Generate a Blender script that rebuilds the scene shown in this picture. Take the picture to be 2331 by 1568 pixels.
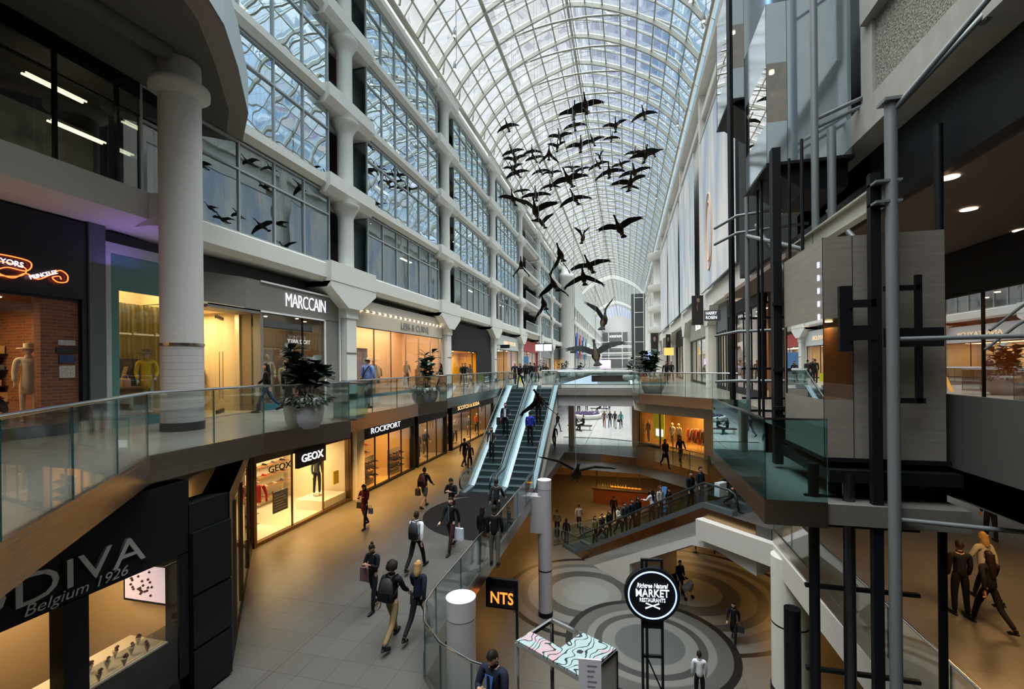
import bpy, bmesh, math, random
from mathutils import Vector, Matrix, Euler
random.seed(7)
for _o in list(bpy.data.objects): bpy.data.objects.remove(_o)
SC = bpy.context.scene
COL = SC.collection
PI = math.pi
# ------------------------------------------------------------------ camera
EYE = 1.45
YAW = math.atan(259/1036)
cam_d = bpy.data.cameras.new('camera'); cam_d.sensor_width = 36; cam_d.lens = 16.0
cam_d.shift_y = 48.6/2331; cam_d.clip_start = 0.05; cam_d.clip_end = 1500
cam = bpy.data.objects.new('camera', cam_d); COL.objects.link(cam)
cam.matrix_world = Matrix.Translation((0, 0, EYE)) @ Matrix.Rotation(YAW, 4, 'Z') @ Matrix.Rotation(PI/2, 4, 'X') @ Matrix.Rotation(-0.010, 4, 'Z')
SC.camera = cam
# ------------------------------------------------------------------ world, exposure
SC.view_settings.view_transform = 'Standard'; SC.view_settings.look = 'None'
SC.view_settings.gamma = 1.0; SC.view_settings.use_curve_mapping = False
SC.view_settings.exposure = 0.0
cy = SC.cycles
cy.use_denoising = True
cy.max_bounces = 7; cy.diffuse_bounces = 3; cy.glossy_bounces = 3; cy.transmission_bounces = 4
cy.transparent_max_bounces = 14; cy.caustics_reflective = False; cy.caustics_refractive = False
cy.sample_clamp_indirect = 4.0; cy.use_adaptive_sampling = True; cy.adaptive_threshold = 0.03
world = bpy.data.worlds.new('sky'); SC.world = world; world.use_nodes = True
wn = world.node_tree.nodes; wl = world.node_tree.links
for n in list(wn): wn.remove(n)
wo = wn.new('ShaderNodeOutputWorld'); bg = wn.new('ShaderNodeBackground')
tc = wn.new('ShaderNodeTexCoord'); sx = wn.new('ShaderNodeSeparateXYZ')
cr = wn.new('ShaderNodeValToRGB'); mr = wn.new('ShaderNodeMapRange')
wl.new(tc.outputs['Generated'], sx.inputs[0]); wl.new(sx.outputs['X'], mr.inputs['Value'])
mr.inputs['From Min'].default_value = -0.85; mr.inputs['From Max'].default_value = 0.75
wl.new(mr.outputs['Result'], cr.inputs[0])
e = cr.color_ramp.elements
e[0].position = 0.0; e[0].color = (1.0, 0.97, 0.92, 1)
e[1].position = 1.0; e[1].color = (0.42, 0.60, 0.78, 1)
for p, c in ((0.33, (0.98, 0.97, 0.98, 1)), (0.47, (0.66, 0.70, 0.84, 1)), (0.54, (0.36, 0.46, 0.72, 1)), (0.60, (0.13, 0.38, 0.66, 1)), (0.68, (0.14, 0.38, 0.64, 1)), (0.82, (0.34, 0.54, 0.74, 1))):
    q = e.new(p); q.color = c
nz = wn.new('ShaderNodeTexNoise'); nz.inputs['Scale'].default_value = 2.2; nz.inputs['Detail'].default_value = 4
wl.new(tc.outputs['Generated'], nz.inputs['Vector'])
cr2 = wn.new('ShaderNodeValToRGB'); cr2.color_ramp.elements[0].position = 0.42; cr2.color_ramp.elements[1].position = 0.72
wl.new(nz.outputs['Fac'], cr2.inputs[0])
mx = wn.new('ShaderNodeMixRGB'); mx.inputs[2].default_value = (0.95, 0.97, 1, 1)
sc_ = wn.new('ShaderNodeMath'); sc_.operation = 'MULTIPLY'; sc_.inputs[1].default_value = 0.45
wl.new(cr2.outputs[0], sc_.inputs[0]); wl.new(sc_.outputs[0], mx.inputs[0]); wl.new(cr.outputs[0], mx.inputs[1])
wl.new(mx.outputs[0], bg.inputs[0])
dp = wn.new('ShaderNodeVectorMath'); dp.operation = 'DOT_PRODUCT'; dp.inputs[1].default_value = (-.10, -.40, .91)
zr = wn.new('ShaderNodeMapRange'); zr.interpolation_type = 'SMOOTHSTEP'   # sky boost added out of view, high and behind, as interior fill
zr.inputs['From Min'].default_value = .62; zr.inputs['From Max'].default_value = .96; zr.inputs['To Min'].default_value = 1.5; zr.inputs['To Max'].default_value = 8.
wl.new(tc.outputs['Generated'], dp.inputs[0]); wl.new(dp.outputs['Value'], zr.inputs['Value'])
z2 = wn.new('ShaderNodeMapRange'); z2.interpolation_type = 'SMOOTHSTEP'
z2.inputs['From Min'].default_value = .70; z2.inputs['From Max'].default_value = .90; z2.inputs['To Min'].default_value = 0; z2.inputs['To Max'].default_value = 9.5  # zenith boost above the view, added to brighten the facades
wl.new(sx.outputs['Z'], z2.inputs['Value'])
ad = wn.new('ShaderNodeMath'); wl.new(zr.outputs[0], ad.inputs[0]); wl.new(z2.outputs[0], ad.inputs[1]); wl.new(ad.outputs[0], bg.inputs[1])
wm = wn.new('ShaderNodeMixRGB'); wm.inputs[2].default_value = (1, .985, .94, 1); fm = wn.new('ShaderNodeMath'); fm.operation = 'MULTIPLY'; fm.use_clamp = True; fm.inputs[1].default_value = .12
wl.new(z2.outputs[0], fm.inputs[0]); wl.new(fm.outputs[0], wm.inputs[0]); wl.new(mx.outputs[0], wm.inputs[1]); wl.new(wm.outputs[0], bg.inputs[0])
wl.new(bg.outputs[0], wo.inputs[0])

# ------------------------------------------------------------------ materials
MATS = {}
def mat(name, col=(.5, .5, .5), rough=.6, metal=0., emit=None, es=0., noise=0., nscale=8., bump=0., spec=None, aniso=None):
    if name in MATS: return MATS[name]
    m = bpy.data.materials.new(name); m.use_nodes = True; MATS[name] = m
    nt = m.node_tree; b = nt.nodes['Principled BSDF']
    b.inputs['Base Color'].default_value = (*col, 1); b.inputs['Roughness'].default_value = rough
    b.inputs['Metallic'].default_value = metal
    if spec is not None: b.inputs['Specular IOR Level'].default_value = spec
    if emit: b.inputs['Emission Color'].default_value = (*emit, 1); b.inputs['Emission Strength'].default_value = es
    if noise or bump:
        t = nt.nodes.new('ShaderNodeTexNoise'); t.inputs['Scale'].default_value = nscale; t.inputs['Detail'].default_value = 5
        g = nt.nodes.new('ShaderNodeNewGeometry')
        mp = nt.nodes.new('ShaderNodeMapping'); nt.links.new(g.outputs['Position'], mp.inputs[0]); nt.links.new(mp.outputs[0], t.inputs['Vector'])
        if aniso: mp.inputs['Scale'].default_value = aniso
        if noise:
            r = nt.nodes.new('ShaderNodeMapRange'); r.inputs['From Min'].default_value = .3; r.inputs['From Max'].default_value = .7
            r.inputs['To Min'].default_value = 1-noise; r.inputs['To Max'].default_value = 1+noise*.6
            nt.links.new(t.outputs['Fac'], r.inputs['Value'])
            v = nt.nodes.new('ShaderNodeVectorMath'); v.operation = 'SCALE'; v.inputs[0].default_value = col
            nt.links.new(r.outputs['Result'], v.inputs['Scale']); nt.links.new(v.outputs[0], b.inputs['Base Color'])
        if bump:
            bp = nt.nodes.new('ShaderNodeBump'); bp.inputs['Strength'].default_value = bump; bp.inputs['Distance'].default_value = .05
            nt.links.new(t.outputs['Fac'], bp.inputs['Height']); nt.links.new(bp.outputs[0], b.inputs['Normal'])
    return m
def glassmat(name, tint=(.85, .95, .95), refl=.12, rough=0., wave=0., wscale=1., gcol=(1, 1, 1)):
    """thin pane: fresnel-weighted mirror over a tinted see-through sheet"""
    if name in MATS: return MATS[name]
    m = bpy.data.materials.new(name); m.use_nodes = True; MATS[name] = m
    nt = m.node_tree; N = nt.nodes; L = nt.links
    for n in list(N): N.remove(n)
    o = N.new('ShaderNodeOutputMaterial'); ms = N.new('ShaderNodeMixShader'); tr = N.new('ShaderNodeBsdfTransparent'); gl = N.new('ShaderNodeBsdfGlossy')
    tr.inputs[0].default_value = (*tint, 1); gl.inputs['Roughness'].default_value = rough; gl.inputs[0].default_value = (*gcol, 1)
    fr = N.new('ShaderNodeLayerWeight'); fr.inputs[0].default_value = .35
    mr = N.new('ShaderNodeMapRange'); mr.inputs['To Min'].default_value = refl; mr.inputs['To Max'].default_value = min(1, refl+.55)
    L.new(fr.outputs['Fresnel'], mr.inputs['Value']); L.new(mr.outputs[0], ms.inputs[0])
    L.new(tr.outputs[0], ms.inputs[1]); L.new(gl.outputs[0], ms.inputs[2]); L.new(ms.outputs[0], o.inputs[0])
    if wave:
        g = N.new('ShaderNodeNewGeometry'); t = N.new('ShaderNodeTexNoise'); t.inputs['Scale'].default_value = wscale; t.inputs['Detail'].default_value = 1.5
        L.new(g.outputs['Position'], t.inputs['Vector'])
        bp = N.new('ShaderNodeBump'); bp.inputs['Strength'].default_value = 1; bp.inputs['Distance'].default_value = wave
        L.new(t.outputs['Fac'], bp.inputs['Height']); L.new(bp.outputs[0], gl.inputs['Normal'])
    return m
def nodemat(name, rough=.4, metal=0.):
    m = bpy.data.materials.new(name); m.use_nodes = True; MATS[name] = m
    b = m.node_tree.nodes['Principled BSDF']; b.inputs['Roughness'].default_value = rough; b.inputs['Metallic'].default_value = metal
    return m, m.node_tree.nodes, m.node_tree.links, b
def _m(N, L, op, a, b=None, c=None):
    n = N.new('ShaderNodeMath'); n.operation = op
    for i, v in enumerate((a, b, c)):
        if v is None: continue
        if isinstance(v, (int, float)): n.inputs[i].default_value = v
        else: L.new(v, n.inputs[i])
    return n.outputs[0]
def _pos(N, L):
    g = N.new('ShaderNodeNewGeometry'); s = N.new('ShaderNodeSeparateXYZ'); L.new(g.outputs['Position'], s.inputs[0]); return g, s
def _lines(N, L, v, period, w, off=0.):
    f = _m(N, L, 'FRACT', _m(N, L, 'DIVIDE', _m(N, L, 'ADD', v, off+1000*period), period))
    return _m(N, L, 'LESS_THAN', f, w/period)
def _mix(N, L, f, a, b):
    n = N.new('ShaderNodeMixRGB')
    for i, v in ((0, f), (1, a), (2, b)):
        if isinstance(v, tuple): n.inputs[i].default_value = (*v, 1)
        elif isinstance(v, (int, float)): n.inputs[i].default_value = v
        else: L.new(v, n.inputs[i])
    return n.outputs[0]
def tilefloor(name, c1, c2, grout, tx, ty, rough=.3, w=.008, major=None, mcol=(.05, .05, .05)):
    m, N, L, b = nodemat(name, rough)
    g, s = _pos(N, L)
    ix = _m(N, L, 'FLOOR', _m(N, L, 'DIVIDE', s.outputs[0], tx)); iy = _m(N, L, 'FLOOR', _m(N, L, 'DIVIDE', s.outputs[1], ty))
    cb = N.new('ShaderNodeCombineXYZ'); L.new(ix, cb.inputs[0]); L.new(iy, cb.inputs[1])
    wnn = N.new('ShaderNodeTexWhiteNoise'); L.new(cb.outputs[0], wnn.inputs['Vector'])
    nz = N.new('ShaderNodeTexNoise'); nz.inputs['Scale'].default_value = 60; L.new(g.outputs['Position'], nz.inputs['Vector'])
    f = _m(N, L, 'ADD', _m(N, L, 'MULTIPLY', wnn.outputs['Value'], .6), _m(N, L, 'MULTIPLY', nz.outputs['Fac'], .4))
    c = _mix(N, L, f, c1, c2)
    ln = _m(N, L, 'MAXIMUM', _lines(N, L, s.outputs[0], tx, w), _lines(N, L, s.outputs[1], ty, w))
    c = _mix(N, L, ln, c, grout)
    if major:
        for (ax, per, off, wd) in major:
            c = _mix(N, L, _lines(N, L, s.outputs[ax], per, wd, off), c, mcol)
    L.new(c, b.inputs['Base Color']); b.inputs['Specular IOR Level'].default_value = .3
    return m
# ------------------------------------------------------------------ mesh helpers
class MB:
    def __init__(s): s.v = []; s.f = []; s.mi = []; s.sm = []
    def add(s, vs, fs, mi=0, sm=False):
        o = len(s.v); s.v += [tuple(p) for p in vs]
        for f in fs: s.f.append(tuple(i+o for i in f)); s.mi.append(mi); s.sm.append(sm)
        return s
    def box(s, a, b, mi=0, M=None):
        x0, y0, z0 = a; x1, y1, z1 = b
        if x0 > x1: x0, x1 = x1, x0
        if y0 > y1: y0, y1 = y1, y0
        if z0 > z1: z0, z1 = z1, z0
        vs = [(x0, y0, z0), (x1, y0, z0), (x1, y1, z0), (x0, y1, z0), (x0, y0, z1), (x1, y0, z1), (x1, y1, z1), (x0, y1, z1)]
        if M: vs = [M @ Vector(v) for v in vs]
        return s.add(vs, [(0, 3, 2, 1), (4, 5, 6, 7), (0, 1, 5, 4), (1, 2, 6, 5), (2, 3, 7, 6), (3, 0, 4, 7)], mi)
    def prism(s, poly, z0, z1, mi=0, top=None):
        """poly: ccw list of (x,y)"""
        n = len(poly); vs = [(x, y, z0) for x, y in poly]+[(x, y, z1) for x, y in poly]
        s.add(vs, [tuple(range(n-1, -1, -1))], mi); o = len(s.v)-2*n
        s.f.append(tuple(o+n+i for i in range(n))); s.mi.append(mi if top is None else top); s.sm.append(False)
        for i in range(n):
            j = (i+1) % n; s.f.append((o+i, o+j, o+n+j, o+n+i)); s.mi.append(mi); s.sm.append(False)
        return s
    def prof(s, poly, axis, a, b, mi=0):
        """extrude a closed 2-d profile along an axis ('x': poly=(y,z), 'y': poly=(x,z))"""
        n = len(poly)
        P = (lambda p, t: (t, p[0], p[1])) if axis == 'x' else (lambda p, t: (p[0], t, p[1]))
        vs = [P(p, a) for p in poly]+[P(p, b) for p in poly]
        fs = [tuple(range(n)), tuple(range(2*n-1, n-1, -1))]+[(i, n+i, n+(i+1) % n, (i+1) % n) for i in range(n)]
        return s.add(vs, fs, mi)
    def tube(s, pts, r, n=8, mi=0, cap=True, rz=None, sm=True):
        pts = [Vector(p) for p in pts]; rs = r if isinstance(r, (list, tuple)) else [r]*len(pts)
        rings = []; up = None
        for i, p in enumerate(pts):
            d = (pts[min(i+1, len(pts)-1)]-pts[max(i-1, 0)]).normalized()
            if up is None:
                a = Vector((0, 0, 1)) if abs(d.z) < .9 else Vector((1, 0, 0)); up = d.cross(a).normalized()
            else: up = (up-d*up.dot(d)).normalized()
            w = d.cross(up); q = rs[i]
            rings.append([p+(up*math.cos(2*PI*k/n)+w*math.sin(2*PI*k/n)*(rz if rz else 1))*q for k in range(n)])
        vs = [v for rg in rings for v in rg]; fs = []
        for i in range(len(pts)-1):
            for k in range(n): fs.append((i*n+k, i*n+(k+1) % n, (i+1)*n+(k+1) % n, (i+1)*n+k))
        s.add(vs, fs, mi, sm)
        if cap:
            o = len(s.v)-len(vs)
            s._caps(o, n, len(pts), mi)
        return s
    def _caps(s, o, n, rows, mi):
        lo = s.v[o:o+n]; hi = s.v[o+(rows-1)*n:o+rows*n]; b = len(s.v); s.v += lo+hi
        s.f.append(tuple(b+k for k in range(n-1, -1, -1))); s.f.append(tuple(b+n+k for k in range(n))); s.mi += [mi]*2; s.sm += [False]*2
    def lathe(s, c, prof, n=24, mi=0, sm=True, cap=True, a0=0., a1=None):
        """prof: list of (r,z) from bottom to top"""
        vs = []; m = n if a1 is None else n+1; A = 2*PI if a1 is None else a1-a0
        for r, z in prof:
            for k in range(m):
                a = a0+A*k/n; vs.append((c[0]+r*math.cos(a), c[1]+r*math.sin(a), c[2]+z))
        fs = []
        for i in range(len(prof)-1):
            for k in range(n):
                k2 = (k+1) % m; fs.append((i*m+k, i*m+k2, (i+1)*m+k2, (i+1)*m+k))
        s.add(vs, fs, mi, sm)
        if cap and a1 is None:
            o = len(s.v)-len(vs)
            s._caps(o, n, len(prof), mi)
        return s
    def ball(s, c, r, n=12, m=8, mi=0, M=None):
        rx, ry, rz = (r, r, r) if isinstance(r, (int, float)) else r; vs = []
        for i in range(m+1):
            t = PI*i/m
            for k in range(n):
                a = 2*PI*k/n; p = Vector((rx*math.sin(t)*math.cos(a), ry*math.sin(t)*math.sin(a), -rz*math.cos(t)))
                if M: p = M @ p
                vs.append(p+Vector(c))
        fs = [(i*n+k, i*n+(k+1) % n, (i+1)*n+(k+1) % n, (i+1)*n+k) for i in range(m) for k in range(n)]
        return s.add(vs, fs, mi, True)
    def mesh(s, name, mats):
        me = bpy.data.meshes.new(name); me.from_pydata(s.v, [], s.f)
        for m in (mats if isinstance(mats, (list, tuple)) else [mats]): me.materials.append(m)
        me.polygons.foreach_set('material_index', s.mi); me.polygons.foreach_set('use_smooth', s.sm)
        me.update(); return me
    def build(s, name, mats, parent=None, **kw):
        o = bpy.data.objects.new(name, s.mesh(name, mats)); COL.objects.link(o)
        if parent: o.parent = parent
        tag(o, **kw); return o
def tag(o, label=None, cat=None, group=None, kind=None):
    if label: o['label'] = label
    if cat: o['category'] = cat
    if group: o['group'] = group
    if kind: o['kind'] = kind
    return o
def empty(name, loc=(0, 0, 0), rz=0., **kw):
    o = bpy.data.objects.new(name, None); COL.objects.link(o); o.location = loc; o.rotation_euler = (0, 0, rz); tag(o, **kw); return o
def struct(name, mb, mats, label, cat='structure'):
    return mb.build(name, mats, label=label, cat=cat, kind='structure')
def place(name, mesh, loc, rz=0., parent=None, rot=None, sc=None, **kw):
    o = bpy.data.objects.new(name, mesh); COL.objects.link(o); o.location = loc; o.rotation_euler = rot or (0, 0, rz)
    if sc: o.scale = sc if isinstance(sc, (tuple, list)) else (sc, sc, sc)
    if parent: o.parent = parent
    tag(o, **kw); return o
def copy_tree(o, parent=None):
    c = o.copy(); COL.objects.link(c); c.parent = parent
    for ch in list(o.children): copy_tree(ch, c)
    return c
def text(s, name, w, h, mat_, M, parent=None, ext=.01, shear=0., space=1., bold=0., curve=0., **kw):
    """lettering fitted to a w x h box, standing in the local XZ of M (reads along +X)"""
    cu = bpy.data.curves.new(name, 'FONT'); cu.body = s; cu.extrude = 0.02; cu.shear = shear; cu.space_character = space; cu.offset = bold
    cu.resolution_u = 3
    ob = bpy.data.objects.new('tmp', cu); COL.objects.link(ob)
    dg = bpy.context.evaluated_depsgraph_get(); dg.update()
    me = bpy.data.meshes.new_from_object(ob.evaluated_get(dg)); bpy.data.objects.remove(ob)
    xs = [v.co.x for v in me.vertices]; ys = [v.co.y for v in me.vertices]
    x0, x1, y0, y1 = min(xs), max(xs), min(ys), max(ys)
    for v in me.vertices:
        fx = (v.co.x-x0)/(x1-x0)-.5
        v.co = Vector((fx*w, v.co.z/.02*ext, ((v.co.y-y0)/(y1-y0)-.5)*h-curve*(fx*2)**2))
    me.materials.clear(); me.materials.append(mat_)
    o = bpy.data.objects.new(name, me); COL.objects.link(o); o.parent = parent; o.matrix_local = M; tag(o, **kw); return o
def TM(loc, rz=0.): return Matrix.Translation(loc) @ Matrix.Rotation(rz, 4, 'Z')
FACE_PX = PI/2     # lettering that faces +X (left wall) reads along +Y
FACE_NX = -PI/2    # lettering that faces -X (right wall) reads along -Y
FACE_NY = 0.       # faces the camera side
def area(name, loc, size, power, col=(1, .72, .38), rot=(0, 0, 0), sy=None, spread=None):
    d = bpy.data.lights.new(name, 'AREA'); d.energy = power; d.color = col; d.size = size
    if sy: d.shape = 'RECTANGLE'; d.size_y = sy
    if spread: d.spread = spread
    o = bpy.data.objects.new(name, d); COL.objects.link(o); o.location = loc; o.rotation_euler = rot
    return o
# palette
white = mat('painted_white', (.74, .75, .71), .55, noise=.06, nscale=3)
plaster = mat('plaster', (.60, .59, .56), .8, noise=.08, nscale=30, bump=.05)
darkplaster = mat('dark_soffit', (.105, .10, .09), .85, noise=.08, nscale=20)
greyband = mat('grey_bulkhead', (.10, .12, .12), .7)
black = mat('black_paint', (.005, .006, .008), .5, spec=.22)
blackmetal = mat('black_metal', (.010, .012, .014), .4, .3, spec=.3)
steel = mat('brushed_steel', (.50, .47, .43), .24, 1., noise=.15, nscale=3, aniso=(1, 1, 14), bump=.02)
chrome = mat('chrome', (.72, .74, .76), .12, 1.)
greysteel = mat('grey_painted_steel', (.22, .25, .27), .4, .2)
teal = mat('teal_edge', (.03, .14, .16), .2)
concrete = mat('speckled_concrete', (.30, .29, .25), .9, noise=.75, nscale=34, bump=.9)
concsmooth = mat('smooth_concrete', (.36, .36, .33), .8, noise=.1, nscale=4)
warmwall = mat('warm_wall', (.75, .62, .42), .7)
cream = mat('cream_wall', (.78, .72, .60), .7)
darkwood = mat('dark_wood', (.05, .028, .015), .4, noise=.3, nscale=4, aniso=(1, 1, 8))
wood = mat('wood', (.32, .16, .06), .45, noise=.3, nscale=5, aniso=(1, 1, 6))
glow = mat('lamp_glow', (1, .9, .7), .5, emit=(1, .78, .48), es=6)
glowwhite = mat('white_sign_glow', (1, 1, 1), .5, emit=(.92, .95, 1), es=1.0)
pane = glassmat('rail_glass', (.92, .975, .975), .035)
paneteal = glassmat('teal_glass', (.66, .90, .91), .22, gcol=(.8, .97, 1))
shopglass = glassmat('shop_glass', (.95, .97, .96), .05)
winglass = glassmat('window_glass', (.36, .46, .52), .80, wave=.022, wscale=.42, gcol=(.80, .93, 1))
winglass_low = glassmat('window_glass_low', (.50, .60, .64), .34, wave=.006, wscale=.8, gcol=(.8, .93, 1))
roofglass = glassmat('roof_glass', (.93, .97, 1.0), .03)
# ================================================================== floors and decks
Z1, Z0 = -4.45, -9.6
fl_l2 = tilefloor('terrazzo_upper', (.24, .225, .195), (.29, .275, .24), (.12, .115, .10), 1.2, 1.2, .22)
fl_l1 = tilefloor('tile_middle', (.072, .071, .067), (.092, .091, .087), (.034, .033, .031), .62, .62, .34, .010, major=[(0, 3.72, 3.0, .03), (1, 6.2, 2.5, .03)])
# level 2: deck strips around the long opening
L2_edge = [(-3.6, 0.95), (-5.03, 2.62), (-7.52, 5.71), (-7.60, 8.24), (-7.10, 10.62), (-7.62, 11.05), (-7.70, 15.9), (-7.16, 17.5), (-7.66, 17.95), (-7.68, 29.9)]
mb = MB(); T = .38
mb.prism([(-20, -5), (-20, 34), (-4.1, 34), (-4.1, 29.9)]+L2_edge[::-1]+[(-3.6, -5)], -T, 0)
mb.prism([(-4.1, 27.9), (.4, 27.9), (.4, 34), (-4.1, 34)], -T, 0)
R_edge = [(1.88, 7.05), (1.88, 10.9), (3.1, 19.9), (3.38, 19.75)]
mb.prism([(.4, 34), (.4, 24.4), (.62, 22.6), (3.38, 19.75), (4.2, 19.2), (4.2, 15), (12, 15), (12, 34)], -T, 0)
mb.prism([(4.3, -5), (14, -5), (14, 15), (4.3, 15)], -T, 0)
mb.prism([(-20, 34), (-20, 240), (-6.2, 240), (-6.2, 34)], -T, 0)
mb.prism([(1.2, 34), (1.2, 240), (14, 240), (14, 34)], -T, 0)
mb.prism([(-6.2, 84), (-6.2, 240), (1.2, 240), (1.2, 84)], -T, 0)
struct('floor', mb, fl_l2, 'pale terrazzo walkway floor of the upper gallery around the opening', 'floor')
# level 1
import itertools
curve_end = [(-4.1, 9.3), (-4.05, 8.6), (-3.75, 7.95), (-3.2, 7.4), (-2.5, 7.05), (-2.0, 6.95)]
bridge_arc = [(-4.1, 30.6), (-1.6, 30.5), (.6, 29.6), (2.6, 28.0), (4.2, 25.9), (4.9, 24.2), (5.3, 22.6)]
mb = MB()
mb.prism([(-24, -5), (-24, 120), (-4.1, 120), (-4.1, 9.3)]+curve_end[1:]+[(-2.0, -5)][:0]+[(6, 6.95), (6, -5)], Z1-.4, Z1)
mb.prism([(-4.1, 30.6), (-4.1, 120), (14, 120), (14, 22.6)]+bridge_arc[::-1][:-1], Z1-.4, Z1)
mb.box((-9, 34, Z1), (.4, 118, Z1+.004), 1)  # far floor overlay: its brightness is put into a paler tile colour
mb.prism([(3.0, 20.05), (4.95, 17.9), (14, 17.9), (14, 22.6), (5.3, 22.6)], Z1-.4, Z1)
mb.prism([(5.0, 6.95), (14, 6.95), (14, 17.9), (5.0, 17.9)], Z1-.4, Z1)
mb.prism([(6, -5), (14, -5), (14, 6.95), (6, 6.95)], Z1-.4, Z1)
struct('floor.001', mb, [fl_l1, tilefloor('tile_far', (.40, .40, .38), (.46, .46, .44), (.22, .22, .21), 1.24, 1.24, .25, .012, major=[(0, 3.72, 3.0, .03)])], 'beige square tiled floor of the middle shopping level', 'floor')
# level 0 with the ring pattern
m, N, L, b = nodemat('ring_terrazzo', .35)
g, s = _pos(N, L)
def _dist(cx, cy):
    dx = _m(N, L, 'SUBTRACT', s.outputs[0], cx); dy = _m(N, L, 'SUBTRACT', s.outputs[1], cy)
    return _m(N, L, 'SQRT', _m(N, L, 'ADD', _m(N, L, 'MULTIPLY', dx, dx), _m(N, L, 'MULTIPLY', dy, dy)))
tan, dk, lt, mid, blk = (.13, .115, .095), (.04, .042, .04), (.135, .14, .13), (.07, .072, .068), (.006, .006, .007)
base = _mix(N, L, _m(N, L, 'MAXIMUM', _lines(N, L, s.outputs[0], 1.3, .015), _lines(N, L, s.outputs[1], 1.3, .015)), (.12, .108, .09), (.055, .05, .042))
def rings(prev, cx, cy, R, seq):
    d = _dist(cx, cy); c = prev
    for r, colr in seq: c = _mix(N, L, _m(N, L, 'LESS_THAN', d, r*R), c, colr)
    return c
seqA = [(1.06, blk), (.97, mid), (.79, lt), (.69, dk), (.59, lt), (.43, (.07, .08, .08))]
base = rings(base, 2.9, 23.6, 4.9, [(1.04, blk), (.99, lt), (.88, mid), (.78, lt), (.70, dk), (.60, tan), (.46, dk), (.3, lt)])
base = rings(base, -2.0, 22.3, 3.7, [(1.05, blk), (.98, tan), (.86, mid), (.76, lt), (.62, dk), (.46, lt), (.30, (.16, .17, .16))])
base = rings(base, .8, 18.8, 3.12, seqA)
L.new(base, b.inputs['Base Color'])
ring_mat = m
mb = MB(); mb.box((-24, -5, Z0-.3), (20, 80, Z0)); struct('floor.002', mb, ring_mat, 'lowest floor with overlapping circular bands of grey, tan and black terrazzo', 'floor')
# dark half-round mat zone in front of the upper escalators
mb = MB(); pts = [(-4.1, 20.4)]+[(-5.7+2.15*math.cos(a)*-1*-1, 18.3+2.9*math.sin(a)) for a in [0]][:0]
arc = [(-5.0+2.95*math.cos(t), 17.35+2.75*math.sin(t)) for t in [math.radians(a_) for a_ in range(96, 287, 10)]]
mb.prism([(-4.15, 20.3), (-7.5, 20.3)]+[(-7.55, 19.2)]+arc[3:]+[(-4.15, 14.75)], Z1+.002, Z1+.008)
mb.build('entrance_mat', mat('charcoal_mat', (.010, .010, .011), .9, spec=.1), label='dark charcoal rounded floor inlay in front of the escalators', cat='floor mat')

def rail(name, pts, z, label, h=1.07, seg=1.5, glass=None, drop=0., fascia=True, post=None, tilt=None, r=.026, fh=.40, start_post=False):
    """glass balustrade along a polyline: panels, handrail, base shoe and steel fascia are its parts"""
    glass = glass or pane
    root = empty(name, (pts[0][0], pts[0][1], z), label=label, cat='railing'); o = Vector((pts[0][0], pts[0][1], z))
    P = [Vector((p[0], p[1], z if len(p) < 3 else p[2])) for p in pts]
    top = [p+Vector((0, 0, h))-o for p in P]
    MB().tube(top, r, 10).build('handrail', chrome, root)
    base = MB()
    for a, b_ in zip(P[:-1], P[1:]):
        d = b_-a; Lh = math.hypot(d.x, d.y); n = max(1, round(Lh/seg)); u = Vector((d.x, d.y, 0)).normalized(); w = Vector((-u.y, u.x, 0))*.008
        for i in range(n):
            p = a+d*(i/n)+u*.008-o; q = a+d*((i+1)/n)-u*.008-o
            g = MB(); lo = Vector((0, 0, -drop)); hi = Vector((0, 0, h-.02))
            g.add([p+lo-w, q+lo-w, q+lo+w, p+lo+w, p+hi-w, q+hi-w, q+hi+w, p+hi+w], [(0, 3, 2, 1), (4, 5, 6, 7), (0, 1, 5, 4), (2, 3, 7, 6)])
            g.add([q+lo-w, q+lo+w, q+hi+w, q+hi-w], [(0, 1, 2, 3)], 1); g.add([p+lo-w, p+lo+w, p+hi+w, p+hi-w], [(0, 3, 2, 1)], 1)
            g.build('glass_panel', [glass, teal], root)
    sh = MB()
    for a, b_ in zip(P[:-1], P[1:]):
        d = b_-a; u = Vector((d.x, d.y, 0)).normalized(); w = Vector((-u.y, u.x, 0))*.03
        a2, b2 = a-o, b_-o; lo = Vector((0, 0, -.02)); hi = Vector((0, 0, .05))
        sh.add([a2+lo-w, b2+lo-w, b2+lo+w, a2+lo+w, a2+hi-w, b2+hi-w, b2+hi+w, a2+hi+w], [(0, 3, 2, 1), (4, 5, 6, 7), (0, 1, 5, 4), (2, 3, 7, 6), (1, 2, 6, 5), (3, 0, 4, 7)])
    sh.build('base_channel', steel, root)
    if fascia:
        f = MB()
        for a, b_ in zip(P[:-1], P[1:]):
            d = b_-a; u = Vector((d.x, d.y, 0)).normalized(); w = Vector((-u.y, u.x, 0))*.035
            a2, b2 = a-o, b_-o; lo = Vector((0, 0, -fh)); hi = Vector((0, 0, -.005))
            f.add([a2+lo-w, b2+lo-w, b2+lo+w, a2+lo+w, a2+hi-w, b2+hi-w, b2+hi+w, a2+hi+w], [(0, 3, 2, 1), (4, 5, 6, 7), (0, 1, 5, 4), (2, 3, 7, 6), (1, 2, 6, 5), (3, 0, 4, 7)])
        f.build('steel_fascia', steel, root)
    return root
rail('railing', L2_edge[:6], 0, 'near glass balustrade of the upper gallery in front of the big round column')
rail('railing', L2_edge[5:], 0, 'glass balustrade from the first planter up to the escalator head, above the shoe shops')
rail('railing', [(-4.1, 28.1), (.38, 28.1)], 0, 'glass balustrade along the near side of the footbridge')
rail('railing', [(.38, 28.1), (.40, 24.4), (.62, 22.6), (3.38, 19.75), (4.2, 19.2)], 0, 'glass balustrade on the far gallery edge beside the round stone planter', seg=1.35)
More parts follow.
